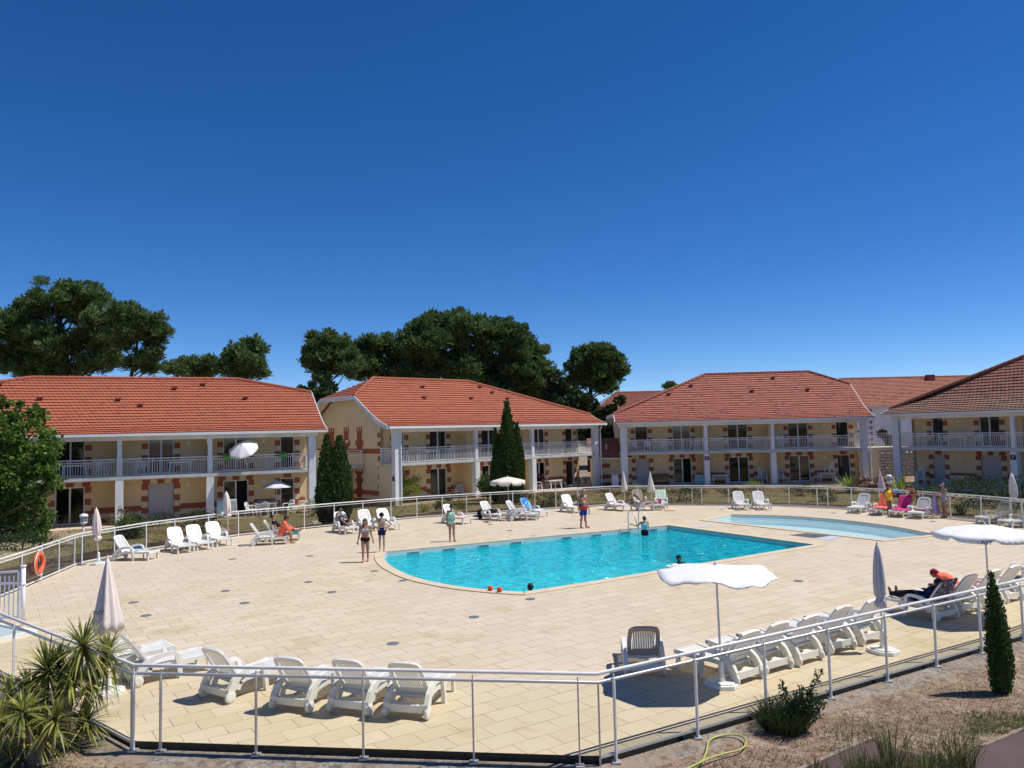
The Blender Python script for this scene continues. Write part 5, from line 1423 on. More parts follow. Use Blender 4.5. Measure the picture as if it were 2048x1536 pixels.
tk.build('trunk', 'bark_grey', MT, True); cr.build('crown', 'leaf_maple', MT)

# columnar yews
def yew(px, py, label, lobes, h, seed, mat='leaf_yew', z=GZ, n0=3000, size=.17, name='columnar_yew', cat='conifer'):
    rnd = random.Random(seed); p = at(px, py, z); o = thing(name, label, cat, p)
    mb = MB()
    for x, y, r, ht, zb in lobes:
        k = 14
        for i in range(k):
            t_ = (i+.5)/k; zc = zb+(ht-zb)*t_; rr = r*(min(1, .55+1.6*t_) if t_ < .3 else (1-((t_-.3)/.7)**1.9*.92))
            mb.ell((x, y, zc), (rr*.80, rr*.80, (ht-zb)/k*.95), 8, 5, 0, .10, rnd)
            nn = int(n0*r*(ht-zb)/k*max(.25, rr/r))
            for _ in range(nn):
                a = rnd.uniform(0, 2*pi); rad = rr*rnd.uniform(.72, 1.08)*(1+.10*sin(5*a+zc*3)+.08*sin(11*a+zc*7))
                q = Vector((x+rad*cos(a), y+rad*sin(a), zc+rnd.uniform(-.6, .6)*(ht-zb)/k))
                ax = Vector((cos(a)*.45+rnd.uniform(-.3, .3), sin(a)*.45+rnd.uniform(-.3, .3), 1)).normalized(); sd = ax.cross(Vector((rnd.uniform(-1, 1), rnd.uniform(-1, 1), .1))).normalized()
                L = size*rnd.uniform(.6, 1.3); w = L*.28
                mb.poly([q, q+ax*L*.5-sd*w, q+ax*L, q+ax*L*.5+sd*w])
    mb.build('crown', mat, o)
    tk = MB(); tk.tube([(0, 0, -.1), (0, 0, .5)], [.08, .07], 8); tk.build('trunk', 'bark', o)
    return o
yew(668, 1052, 'wide columnar yew standing against the cream gable wall', [(-.15, 0, .62, 3.6, .1), (.3, .1, .55, 4.4, .15), (-.38, .2, .42, 4.55, .3), (.45, -.15, .45, 3.0, .1), (0, .2, .6, 3.3, .1), (-.5, 0, .35, 3.1, .2)], 4.5, 41)
yew(1018, 1006, 'tallest pointed yew in front of the middle building balcony', [(0, 0, .58, 6.35, .1), (-.55, .1, .44, 4.2, .1), (.60, .1, .40, 5.0, .1), (-.2, -.2, .6, 3.9, .1), (.3, -.1, .55, 4.2, .1), (-.85, .0, .28, 3.2, .1), (-.78, 0, .15, 4.75, 2.4)], 6.3, 42)
yew(2004, 1385, 'narrow dark cypress in the foreground at the right', [(0, 0, .17, 1.72, 0), (-.05, .02, .13, 1.97, .3), (-.12, 0, .06, .62, 0), (.06, 0, .14, 1.2, .0)], 1.95, 43, n0=16000, size=.045, name='cypress')

# spiky cordylines at the near left
def sword_head(mb, c, n, L, rnd, w=.028, droop=.35, zmin=-.5):
    c = Vector(c)
    for _ in range(n):
        a = rnd.uniform(0, 2*pi); el = rnd.uniform(zmin, 1.45); l_ = L*rnd.uniform(.75, 1.1)
        d = Vector((cos(a)*cos(el), sin(a)*cos(el), sin(el))); sd = d.cross(Vector((0, 0, 1)))
        if sd.length < .1: sd = Vector((1, 0, 0))
        sd.normalize(); prev = None; dr = droop*rnd.uniform(.3, 1.4)
        for k in range(6):
            t_ = k/5; p = c+d*l_*t_+Vector((0, 0, -dr*l_*t_*t_)); ww = w*(1-t_)**.6*(.45+t_*1.6 if t_ < .35 else 1)*.5
            cur = (mb.pt(p-sd*ww), mb.pt(p+sd*ww))
            if prev: mb.face((prev[0], prev[1], cur[1], cur[0]))
            prev = cur
rnd = random.Random(8)
for i, (bx, by, heads, lab) in enumerate((
    (88, 1508, [(95, 1343, 72, .62), (20, 1392, 40, .45), (58, 1380, 40, .5)], 'cordyline with the biggest spiky head at the lower left, left of the folded umbrella'),
    (128, 1512, [(166, 1292, 64, .60), (118, 1330, 34, .45), (140, 1360, 40, .45)], 'cordyline whose spiky head rises highest at the lower left'),
    (150, 1500, [(215, 1308, 56, .52), (173, 1443, 44, .42), (185, 1365, 34, .42)], 'cordyline with heads right of the others, against the clear glass fence'),
    (70, 1545, [(74, 1470, 60, .52), (2, 1446, 44, .5), (20, 1520, 36, .45), (112, 1440, 40, .42), (45, 1425, 36, .42)], 'low cordyline rosettes in the bottom left corner'))):
    base = at(bx, by, GZ-.1); o = thing('cordyline', lab, 'palm like plant', base, 0, 'cordylines at the lower left')
    tk = MB()
    for j, (hx, hy, n, L) in enumerate(heads):
        Yh = base.y+rnd.uniform(-.25, .15)+(.15 if j == 0 else 0); c = aty(hx, hy, Yh)-base
        hd = MB(); sword_head(hd, c, int(n*2.0), L*1.15, rnd, .042, .38, -.9); hd.build('leaf_head', 'leaf_cord', o)
        m_ = Vector((c.x*.35, c.y*.35, c.z*.55)); tk.tube([(0.02*j, 0, -.05), m_*.5, m_, c], [.05, .045, .04, .032], 7)
        dd = MB(); sword_head(dd, c-Vector((0, 0, .08)), 26, L*.8, rnd, .02, 1.0, -1.3); dd.build('dead_leaves', 'leaf_brown', o)
    tk.build('trunk', 'bark_grey', o, True)

# grass tussocks and broom shrubs
def tussock(base, n, L, rnd, spread=.25, w=.008, mb=None, lean=.5):
    for _ in range(n):
        a = rnd.uniform(0, 2*pi); r = spread*rnd.random()**.5; p = Vector(base)+Vector((cos(a)*r, sin(a)*r, 0)); l_ = L*rnd.uniform(.5, 1.1)
        d = Vector((cos(a)*lean*rnd.random()+rnd.uniform(-.15, .15), sin(a)*lean*rnd.random()+rnd.uniform(-.15, .15), 1)).normalized()
        sd = d.cross(Vector((rnd.uniform(-1, 1), rnd.uniform(-1, 1), 0))).normalized()*w
        m_ = p+d*l_*.55; e = p+d*l_+Vector((cos(a), sin(a), -.3))*l_*.12
        i0, i1, i2, i3, i4 = mb.pt(p-sd), mb.pt(p+sd), mb.pt(m_+sd*.8), mb.pt(m_-sd*.8), mb.pt(e)
        mb.face((i0, i1, i2, i3)); mb.face((i3, i2, i4))
rnd = random.Random(12)
def shrub(name, px, py, z, label, cat, parts, mat, trunk=True, group=None):
    p = at(px, py, z); o = thing(name, label, cat, p, 0, group); mb = MB()
    for pt_ in parts:
        k = pt_[0]
        if k == 'ball': _, c, r, n, s = pt_; leaf_cloud(mb, c, r, n, s, rnd, .6, .3, .45, .6, clump=max(5, n//60))
        elif k == 'tus': _, c, n, L, sp = pt_; tussock(c, n, L, rnd, sp, .012 if L > .6 else .007, mb)
        elif k == 'sword': _, c, n, L, w = pt_; sword_head(mb, c, n, L, rnd, w, .25, .15)
    mb.build('foliage', mat, o)
    if trunk:
        tk = MB()
        for k in range(4): tk.tube([(0, 0, -.05), (rnd.uniform(-.1, .1), rnd.uniform(-.1, .1), .25), (rnd.uniform(-.3, .3), rnd.uniform(-.2, .2), .5)], [.02, .015, .008], 5)
        tk.build('stem', 'bark_grey', o)
    return o
# foreground right shrub with tall leafy shoots
p0 = at(1590, 1462, GZ); FS = thing('shrub', 'dark twiggy shrub with tall leafy shoots in front of the near fence at the right', 'shrub', p0)
mb = MB(); tussock((-.15, .05, 0), 900, .50, rnd, .30, .004, mb, .9); leaf_cloud(mb, (-.1, .05, .22), (.42, .36, .25), 2600, .045, rnd, .9, .6, .3, .4)
leaf_cloud(mb, (.18, .0, .35), (.24, .22, .24), 700, .06, rnd, .9, .3, .4, .4)
tk = MB()
for hx, hy in ((1639, 1340), (1600, 1375), (1563, 1368), (1645, 1400), (1585, 1400), (1625, 1385)):
    c = aty(hx, hy, p0.y)-p0; pts = [Vector((.05, 0, 0)), Vector((c.x*.35, 0, c.z*.4)), Vector((c.x*.8, 0, c.z*.75)), c]
    tk.tube(pts, [.012, .010, .007, .004], 5)
    for k in range(46):
        t_ = .3+.7*k/46; q = pts[0].lerp(pts[1], t_*3) if t_ < .33 else (pts[1].lerp(pts[2], (t_-.33)*3) if t_ < .66 else pts[2].lerp(pts[3], (t_-.66)*3))
        for s_ in range(2): leaf_cloud(mb, q, (.02, .02, .02), 1, .075, rnd, .1, .5, .4, 1.6)
mb.build('foliage', 'leaf_oak', FS); tk.build('stem', 'bark_grey', FS)
# brooms and grasses bottom right
for px, py, n, L, sp, lab in ((1745, 1560, 700, .62, .30, 'broom like green shrub at the bottom, over the corner of the red path'), (1835, 1560, 900, .66, .38, 'largest broom like green shrub at the bottom right'),
                            (1905, 1540, 600, .50, .32, 'bushy green tuft right of the largest broom shrub'), (1680, 1560, 260, .40, .22, 'sparse green tuft left of the broom shrubs at the bottom edge')):
    p = at(px, py, GZ); o = thing('broom_shrub', lab, 'shrub', p, 0, 'broom shrubs in the bottom right corner'); mb = MB()
    for k in range(7):
        c_ = (rnd.uniform(-1, 1)*sp*1.2, rnd.uniform(-1, 1)*sp, 0); tussock(c_, n//14, L*rnd.uniform(.45, 1.25), rnd, sp*.28, .0045, mb, rnd.uniform(.25, .8)); mb.build('foliage', 'leaf_broom', o)
for px, py, L in ((1840, 1440, .62), (1760, 1460, .52), (1700, 1480, .46), (1790, 1430, .40), (1880, 1470, .35), (1935, 1470, .3)):
    pass
p = at(1800, 1475, GZ); o = thing('wild_grass', 'thin tall wild grass stalks above the broom shrubs', 'grass', p); mb = MB()
for k in range(60):
    q = at(rnd.uniform(1660, 1960), rnd.uniform(1470, 1530), GZ)-p; tussock(q, 3, rnd.uniform(.3, .75), rnd, .04, .003, mb, .4)
mb.build('stalk', 'leaf_grass', o); o['kind'] = 'stuff'

# plants behind the far fence: (px, py of the base, label, parts, material)
shrub('bush', 822, 1006, GZ, 'round yellow green bush on a thin stem left of the middle building patio', 'bush', [('ball', (0, 0, 1.05), (.78, .78, .62), 1700, .13)], 'leaf_yellow')
shrub('flax_plant', 846, 1024, GZ, 'spiky flax clump behind the far fence under the yellow green bush', 'spiky plant', [('sword', (0, 0, 0), 46, .75, .05)], 'leaf_yellow', False)
shrub('bush', 897, 1024, GZ, 'dark leafy bush behind the woman in the green swimsuit', 'bush', [('ball', (0, 0, .45), (.7, .5, .45), 900, .12)], 'leaf_bush')
shrub('tamarisk', 975, 1000, GZ, 'feathery green shrub at the left foot of the tall pointed yew', 'shrub', [('ball', (0, 0, .8), (.55, .5, .8), 1500, .15), ('tus', (0, 0, .2), 200, 1.4, .3)], 'leaf_bush')
shrub('bush', 1085, 1015, GZ, 'low grey green bush behind the blue towel lounger', 'bush', [('ball', (0, 0, .4), (1.1, .5, .4), 1100, .12)], 'leaf_bush')
shrub('bush', 1270, 1000, GZ, 'mixed low bush under the left corner column of the third building', 'bush', [('ball', (0, 0, .5), (.9, .5, .45), 900, .12)], 'leaf_yellow')
shrub('bush', 1360, 1003, GZ, 'wide low bush behind the far fence right of the green towel lounger', 'bush', [('ball', (0, 0, .4), (1.3, .6, .38), 1200, .12)], 'leaf_bush')
shrub('bush', 1463, 994, GZ, 'small bush left of the paired empty loungers behind the far fence', 'bush', [('ball', (0, 0, .3), (.8, .4, .32), 600, .11)], 'leaf_bush')
shrub('bush', 1508, 980, GZ, 'low yellowish bush in front of the third building centre door', 'bush', [('ball', (0, 0, .3), (.8, .4, .3), 600, .11)], 'leaf_yellow')
shrub('bush', 1604, 992, GZ, 'bushy green shrub behind the far fence between two doors', 'bush', [('ball', (0, 0, .4), (.9, .5, .42), 900, .12)], 'leaf_bush')
shrub('bush', 1655, 1003, GZ, 'dark shrub behind the double fence post', 'bush', [('ball', (0, 0, .45), (.8, .5, .45), 800, .12)], 'leaf_oak')
shrub('flax_plant', 1700, 985, GZ, 'tall spiky flax in front of the right column of the third building', 'spiky plant', [('sword', (0, 0, 0), 110, 1.7, .08)], 'leaf_yellow', False)
shrub('flax_plant', 1803, 992, GZ, 'tall spiky flax right of the white garden lantern', 'spiky plant', [('sword', (0, 0, 0), 110, 1.8, .08)], 'leaf_yellow', False)
shrub('hedge', 1745, 985, GZ, 'reddish leaved hedge between the two tall flax plants', 'hedge', [('ball', (-.6, 0, .5), (1.0, .5, .42), 1100, .12), ('ball', (.7, 0, .5), (1.0, .5, .42), 1000, .12)], 'leaf_red')
shrub('bush', 1960, 1008, 0, 'large dark green bush in front of the right hand building', 'bush', [('ball', (0, 0, .75), (1.5, .9, .75), 2600, .13)], 'leaf_oak')
shrub('bush', 2035, 1012, 0, 'dark green bush cut by the right edge in front of the veranda', 'bush', [('ball', (0, 0, .7), (1.2, .8, .75), 1600, .13)], 'leaf_oak')
shrub('bush', 1875, 998, 0, 'low bush behind the standing women', 'bush', [('ball', (0, 0, .4), (1.0, .5, .4), 800, .12)], 'leaf_bush')
shrub('bush', 1925, 1030, GZ, 'spiky shrub seen through the far glass right of the woman with the lilac towel', 'bush', [('sword', (0, 0, 0), 60, .8, .04), ('ball', (.3, 0, .3), (.6, .4, .35), 500, .1)], 'leaf_bush', False)
shrub('bush', 256, 1075, GZ, 'feathery grey green bush behind the far left fence', 'bush', [('ball', (0, 0, .45), (.75, .6, .5), 1200, .12), ('tus', (0, 0, 0), 240, 1.0, .4)], 'leaf_bush')
shrub('bush', 390, 1062, GZ, 'dark leafy bush behind the three left loungers', 'bush', [('ball', (0, 0, .5), (1.0, .6, .55), 1700, .11)], 'leaf_oak')
shrub('bush', 300, 1052, GZ-.1, 'low hedge along the left building patio', 'bush', [('ball', (0, 0, .4), (1.1, .4, .4), 1000, .12)], 'leaf_oak')
shrub('potted_plant', 238, 1058, GZ-.1, 'plant with drooping brown leaves at the left building column', 'plant', [('ball', (0, 0, .55), (.45, .4, .4), 260, .16), ('sword', (.3, 0, 0), 30, .5, .05)], 'leaf_brown')
shrub('bush', 45, 1100, GZ, 'low dark bush under the leafy tree at the left edge', 'bush', [('ball', (0, 0, .35), (1.6, .7, .4), 1800, .11)], 'leaf_oak')
shrub('bush', 628, 1030, GZ, 'small bush between the left building corner and the wide yew', 'bush', [('ball', (0, 0, .5), (.35, .3, .5), 500, .1)], 'leaf_yellow')
shrub('bush', 1130, 1010, GZ, 'low scrub behind the far fence left of the standing man', 'bush', [('ball', (0, 0, .3), (.9, .5, .3), 700, .11)], 'leaf_bush')
shrub('bush', 1215, 1000, GZ, 'low scrub behind the far fence right of the standing man', 'bush', [('ball', (0, 0, .3), (.7, .4, .3), 500, .11)], 'leaf_oak')
shrub('bush', 925, 1018, GZ, 'low scrub at the edge of the path behind the fence', 'bush', [('tus', (0, 0, 0), 140, .5, .3)], 'leaf_yellow', False)

# dry grass scattered on the sand: uncountable
rnd = random.Random(77); mb = MB()
def scatter(n, fx, L, sp, w, k=5):
    for _ in range(n):
        p = fx()
        if p is None: continue
        tussock(p, k, L*rnd.uniform(.5, 1.3), rnd, sp, w, mb, 1.4)
def f_near():
    p = at(rnd.uniform(1180, 2080), rnd.uniform(1300, 1545), GZ); a, b = NEAR[3], NEAR[4]; d = (b-a).normalized(); n_ = Vector((d.y, -d.x, 0))
    if (p-a).dot(n_) < .62: return None
    if in_poly(p.x, p.y, pp): return None
    return p
scatter(1500, f_near, .05, .10, .004, 5)
def f_nl():
    p = at(rnd.uniform(-20, 420), rnd.uniform(1440, 1545), GZ); a, b = NEAR[1], NEAR[2]; d = (b-a).normalized(); n_ = Vector((d.y, -d.x, 0))
    return p if (p-a).dot(n_) > .62 and p.y < 11.2 else None
scatter(500, f_nl, .06, .10, .004, 5)
tag(mb.build('dry_grass', 'leaf_dry'), kind='stuff')
mb = MB(); scatter(1600, f_near, .03, .16, .006, 5); scatter(500, f_nl, .035, .16, .006, 5)
tag(mb.build('leaf_litter', 'leaf_brown'), kind='stuff')
mb = MB()
def f_far():
    x = rnd.uniform(-24, 26); y = rnd.uniform(28, 60); p = Vector((x, y, gz(x, y)))
    if in_poly(x, y, hole): return None
    return p
scatter(4200, f_far, .12, .25, .012, 5)
tag(mb.build('wild_grass_cover', 'leaf_grass'), kind='stuff')
mb = MB()
def f_green():
    p = at(rnd.uniform(1930, 2070), rnd.uniform(1425, 1470), GZ); return p if not in_poly(p.x, p.y, pp) else None
scatter(350, f_green, .07, .06, .004, 6)
def f_g2():
    p = at(rnd.uniform(1640, 1960), rnd.uniform(1440, 1500), GZ); return p if not in_poly(p.x, p.y, pp) and rnd.random() < .4 else None
scatter(300, f_g2, .08, .05, .004, 4)
tag(mb.build('green_grass', 'leaf_grass'), kind='stuff')

# garden hose
hp = [(1372, 1545), (1400, 1528), (1412, 1505), (1420, 1480), (1448, 1470), (1480, 1471), (1493, 1483), (1482, 1498), (1445, 1508), (1415, 1518), (1390, 1530), (1365, 1542)]
hs_ = smooth_poly([at(x, y, GZ+.02+.008*i/2) for i, (x, y) in enumerate(hp)], 6)
mb = MB(); mb.tube(hs_, .0135, 8); tag(mb.build('garden_hose', 'hose_green', None, True), 'yellow green garden hose looped on the sand at the bottom', 'hose')
# ================================================================== patio and balcony furniture
def chair_proto():
    o = thing('garden_chair', 'x', 'chair', (0, 0, 0), 0, 'white plastic garden chairs')
    mb = MB(); mb.box(-.22, .22, -.20, .22, .42, .445); mb.build('seat', 'white_plastic_clean', o)
    mb = MB(); out = [(-.22, .44), (-.235, .62), (-.2, .78), (-.1, .85), (.1, .85), (.2, .78), (.235, .62), (.22, .44)]
    for a, b in zip(out, out[1:]): mb.bar((a[0], .22+(a[1]-.44)*.22, a[1]), (b[0], .22+(b[1]-.44)*.22, b[1]), .05, .03)
    for x in (-.13, -.065, 0, .065, .13): mb.bar((x, .22, .45), (x*.9, .31, .83), .035, .012)
    mb.build('backrest', 'white_plastic_clean', o)
    for sx in (-1, 1):
        mb = MB(); mb.tube([(sx*.24, .26, .64), (sx*.27, .05, .66), (sx*.26, -.17, .63), (sx*.25, -.2, .45)], .022, 6); mb.build('armrest', 'white_plastic_clean', o)
        for sy in (-1, 1):
            mb = MB(); mb.bar((sx*.20, sy*.19, .43), (sx*.26, sy*.25, 0), .045, .045, up=(0, 1, 0)); mb.build('leg', 'white_plastic_clean', o)
    return o
def table_proto():
    o = thing('garden_table', 'x', 'table', (0, 0, 0), 0, 'white plastic garden tables')
    mb = MB(); mb.prism([(-.7, -.35), (-.6, -.42), (.6, -.42), (.7, -.35), (.7, .35), (.6, .42), (-.6, .42), (-.7, .35)], .69, .72); mb.box(-.6, .6, -.34, .34, .64, .688); mb.build('tabletop', 'white_plastic_clean', o)
    for sx in (-1, 1):
        for sy in (-1, 1):
            mb = MB(); mb.bar((sx*.52, sy*.30, .65), (sx*.58, sy*.36, 0), .06, .05, up=(0, 1, 0)); mb.build('leg', 'white_plastic_clean', o)
    return o
CH = chair_proto(); TB = table_proto(); first = {'c': True, 't': True}
def place(proto, k, bp, u, v, z, rz, label):
    zb = {'B1': -.24, 'B2': -.11, 'B3': -.10, 'B4': 0}[bp[0]]; P_ = {'B1': B1P, 'B2': B2P, 'B3': B3P, 'B4': B4P}[bp[0]]
    p = local(P_, u, v, zb+z+(.02 if z < 1 else 0)); a = radians(P_[2])+radians(rz)
    if first[k]:
        first[k] = False; proto.location = p; proto.rotation_euler = (0, 0, a); proto['label'] = label; return proto
    return dup(proto, p, a, label)
S1_ = SLAB1
for b, u, v, z, rz, lab in (
  ('B1', 1.0, .9, S1_, 10, 'white plastic chair on the left building balcony above the roller shutter'),
  ('B1', -.9, .8, S1_, 160, 'white plastic chair at the left end of the balcony behind the leafy tree'),
  ('B1', 6.9, -.25, 0, 60, 'white chair left of the patio table under the lilac grey parasol'),
  ('B1', 7.6, -.45, 0, 185, 'white chair with its back to the pool at the parasol shaded patio table'),
  ('B1', 9.0, -.35, 0, -60, 'white chair right of the patio table turned sideways'),
  ('B1', 10.1, .9, 0, -80, 'white chair alone by the end column of the left building patio'),
  ('B2', 6.0, 1.1, 0, -40, 'white chair on the patio between the door and the first column of the middle building'),
  ('B2', 1.3, .8, S1_, 60, 'white chair at the left end of the middle building balcony'),
  ('B2', 5.0, .9, S1_, -70, 'white chair right of the table on the middle building balcony'),
  ('B2', 13.1, .6, 0, 70, 'white chair where the person sits at the middle building patio table'),
  ('B3', 1.0, .8, S1_, 40, 'white chair first from the left on the third building balcony'),
  ('B3', 1.8, .8, S1_, 170, 'white chair second from the left on the third building balcony'),
  ('B3', 3.0, .8, S1_, 200, 'white chair third from the left on the third building balcony'),
  ('B3', 5.5, .8, S1_, -60, 'white chair beside the post on the third building balcony'),
  ('B4', 3.0, .8, S1_, 120, 'white chair left of the table on the right hand balcony'),
  ('B4', 5.2, .8, S1_, -120, 'white chair right of the table on the right hand balcony')):
    place(CH, 'c', (b,), u, v, z, rz, lab)
for b, u, v, z, rz, lab in (
  ('B1', 3.1, .75, S1_, 0, 'white plastic table on the left building balcony in front of the dark door'),
  ('B1', -2.2, .75, S1_, 0, 'white plastic table on the left balcony beside the leafy tree'),
  ('B1', 7.85, .55, 0, 0, 'white patio table under the lilac grey parasol'),
  ('B2', 3.3, .8, S1_, 0, 'white plastic table on the middle building balcony'),
  ('B2', 14.6, .5, 0, 0, 'long white patio table of the middle building near its right column'),
  ('B3', 7.4, .9, 0, 0, 'small white table against the wall right of the letter E plate'),
  ('B3', 15.6, .8, 0, 0, 'white table on the third building patio with an upturned chair on top'),
  ('B4', 4.1, .75, S1_, 0, 'white plastic table on the right hand balcony'),
  ('B4', 4.0, .9, 0, 0, 'white table in the dark veranda behind the standing women')):
    place(TB, 't', (b,), u, v, z, rz, lab)
# stacked chairs
for b, u, lab0 in (('B3', 10.75, 'in the stack left of the third column of the third building'), ('B3', 12.0, 'in the stack right of the third column of the third building'), ('B4', 1.0, 'in the stack in the dark corner of the right hand veranda')):
    for k in range(4):
        place(CH, 'c', (b,), u, 1.0, k*.11, 20, ['bottom', 'second', 'third', 'top'][k]+' white chair '+lab0)
for k in range(5):
    place(CH, 'c', ('B3',), 12.05, .9, S1_+k*.11, 30, ['lowest', 'second', 'middle', 'fourth', 'topmost'][k]+' white chair of the stack on the third building balcony')
place(CH, 'c', ('B3',), 15.8, .7, .66, 215, 'white chair lying tipped on the table of the third building patio')
# table things, towels, flower boxes
zb = -.24; rnd = random.Random(4)
for i, (u, v, c, lab) in enumerate(((7.5, .5, 'cloth_sky', 'pale blue bowl on the parasol shaded patio table'), (7.8, .7, 'cloth_grey', 'grey pot in the middle of the patio table'), (8.2, .5, 'cloth_grey', 'grey bag on the right half of the patio table'))):
    p = local(B1P, u, v, zb+.74); mb = MB(); mb.lathe([(.02, 0), (.11, .02), (.14, .09), (.12, .13), (.05, .14)], 12); o = mb.build('bowl', c, None, True); o.location = p; tag(o, lab, 'bowl')
def cloth_sheet(name, pts_fn, nu, nv, mat, label, cat='towel', group=None, thick=.008, parent=None):
    mb = MB(); g = [[mb.pt(pts_fn(i/nu, j/nv)) for j in range(nv+1)] for i in range(nu+1)]
    for i in range(nu):
        for j in range(nv): mb.face((g[i][j], g[i+1][j], g[i+1][j+1], g[i][j+1]))
    o = mb.build(name, mat, parent, True); sd = o.modifiers.new('thickness', 'SOLIDIFY'); sd.thickness = thick; sd.offset = 0
    if parent is None: tag(o, label, cat, group)
    return o
# clothes rack with towels on the left patio
p = local(B1P, 5.35, -.15, zb)
RK = thing('drying_rack', 'drying rack on the left patio holding aqua and blue grey towels', 'drying rack', p, radians(B1P[2]))
mb = MB()
for x in (-.3, .75):
    mb.tube([(x, -.25, 0), (x, 0, 1.1), (x, .25, 0)], .012, 6)
for z_, y_ in ((1.1, 0), (.9, -.045), (.9, .045)): mb.tube([(-.3, y_, z_), (.75, y_, z_)], .008, 6)
mb.build('rack_frame', 'white_paint', RK)
def drape(base, az, x0, x1, y0, z0, hf, hb, name, mat, lab):
    ca, sa = cos(az), sin(az)
    def fn(s, t_):
        x = x0+(x1-x0)*s; L_ = hf+hb; d = t_*L_; w = .02*sin(s*14)*abs(t_-.4)
        if d < hf: y, z = y0-.02-.06*(1-(d/hf))-w, z0-(hf-d)
        else: y, z = y0+.02+w, z0-(d-hf)
        return (base.x+x*ca-y*sa, base.y+x*sa+y*ca, base.z+z)
    return cloth_sheet(name, fn, 14, 12, mat, lab)
drape(p, radians(B1P[2]), -.28, .12, -.04, 1.12, .95, .3, 'towel', 'cloth_aqua', 'pale aqua towel hanging on the left of the drying rack')
drape(p, radians(B1P[2]), .28, .72, -.02, 1.12, .85, .3, 'towel', 'cloth_grey', 'blue grey towel hanging on the right of the drying rack')
p = local(B1P, 4.95, -.1, zb+.02); mb = MB(); mb.ell((0, 0, .16), (.17, .13, .16), 12, 8, 0, .08); o = mb.build('beach_bag', 'cloth_orange', None, True); o.location = p; tag(o, 'small red orange bag on the ground beside the drying rack', 'bag')
for u, lab in ((5.55, 'green flower box on the balcony railing left of the tipped parasol'), (8.75, 'green flower box on the balcony railing right of the tipped parasol')):
    p = local(B1P, u, -.05, zb+3.52); o = thing('flower_box', lab, 'flower box', p, radians(B1P[2]), 'green flower boxes on the left balcony')
    mb = MB(); mb.prism([(-.22, -.14), (.22, -.14), (.22, .0), (-.22, .0)], -.08, .08); mb.build('planter', 'cloth_green', o)
    mb = MB(); leaf_cloud(mb, (0, -.07, .13), (.24, .12, .1), 160, .08, rnd, .9, .4); mb.build('foliage', 'leaf_yellow', o)
# folded black garden table by the left window, patio odds and ends
p = local(B1P, -3.3, .2, zb); o = thing('folding_table', 'black folding side table leaning by the curtained door on the left', 'table', p, radians(B1P[2]))
mb = MB(); mb.box(-.45, .45, -.25, .25, .70, .73); mb.build('tabletop', 'dark_metal', o)
for sx in (-1, 1):
    mb = MB(); mb.bar((sx*.38, -.2, .7), (sx*.2, .2, 0), .03, .03); mb.build('leg', 'dark_metal', o)
    mb = MB(); mb.bar((sx*.36, .2, .7), (sx*.22, -.2, 0), .03, .03); mb.build('leg', 'dark_metal', o)
mb = MB(); mb.box(-.18, .16, -.27, -.23, .15, .69); mb.build('hanging_cloth', 'cloth_black', o)
p = at(1105, 1014, GZ); 
p = at(1045+3, 1008, GZ); o = thing('stone_planter', 'pale stone urn planter behind the far fence right of the tall yew', 'planter', p); mb = MB(); mb.lathe([(.22, 0), (.22, .05), (.12, .12), (.1, .3), (.24, .55), (.36, .75), (.38, .8), (.33, .8), (.3, .7)], 20); mb.build('urn', 'terracotta', o, True)
for (u, v, b, lab) in ((6.2, 1.3, 'B2', 'folded wooden rack on the patio left of the second column'), (17.6, -.1, 'B2', 'folding clothes airer at the right end of the middle building patio')):
    p = local(B2P, u, v, -.09); o = thing('clothes_airer', lab, 'clothes airer', p, radians(B2P[2])); mb = MB()
    for x in (-.35, .35): mb.tube([(x, -.25, 0), (x, .25, .85)], .012, 6); mb.tube([(x, .25, 0), (x, -.25, .85)], .012, 6)
    for y in (-.25, -.12, 0, .12, .25): mb.tube([(-.35, y, .85), (.35, y, .85)], .008, 5)
    mb.build('frame', 'white_paint', o)
p = local(B3P, 5.9, .9, -.08); o = thing('storage_box', 'grey blue storage box against the partition right of the open door', 'box', p, radians(B3P[2]))
mb = MB(); mb.box(-.45, .45, -.25, .25, 0, .75); mb.build('box_body', 'cloth_aqua', o, bevel=.02); mb = MB(); mb.box(-.48, .48, -.28, .28, .752, .80); mb.build('lid', 'cloth_grey', o, bevel=.015)
p = local(B3P, 2.8, .9, -.08); o = thing('wooden_bench', 'brown wooden bench in the shade left of the open door', 'bench', p, radians(B3P[2]))
mb = MB(); mb.box(-.6, .6, -.2, .2, .42, .46); mb.build('seat', 'wood_brown', o); mb = MB(); mb.box(-.6, .6, .2, .23, .5, .85); mb.build('backrest', 'wood_brown', o)
for sx in (-.52, .52): mb = MB(); mb.box(sx-.03, sx+.03, -.18, .23, 0, .418); mb.build('leg', 'wood_brown', o)
p = local(B3P, -.9, -.3, -.1); o = thing('wheelie_bin', 'pale grey bin beside the left corner column of the third building', 'bin', p); mb = MB(); mb.prism([(-.25, -.25), (.25, -.25), (.25, .25), (-.25, .25)], .05, .95); mb.build('bin_body', 'lamp_grey', o, bevel=.03); mb = MB(); mb.box(-.28, .28, -.3, .27, .955, 1.0); mb.build('lid', 'lamp_grey', o, bevel=.015)
# stepping stones
for q, lab in ((((400, 1045), (428, 1040), (462, 1052), (438, 1060)), 'pale stepping stone slab leading to the left patio'), (((118, 1090), (130, 1076), (152, 1074), (140, 1092)), 'pale stone slab by the white lantern at the left'), (((622, 1036), (645, 1034), (652, 1040), (628, 1042)), 'small pale slab near the wide yew')):
    P4 = [at(x, y, 0) for x, y in q]; mb = MB(); pl = [(v.x, v.y) for v in ccw(P4)]; zz = min(gz(v.x, v.y) for v in P4); mb.prism(pl, zz-.1, zz+.04); tag(mb.build('stepping_stone', 'concrete_edge'), lab, 'slab')
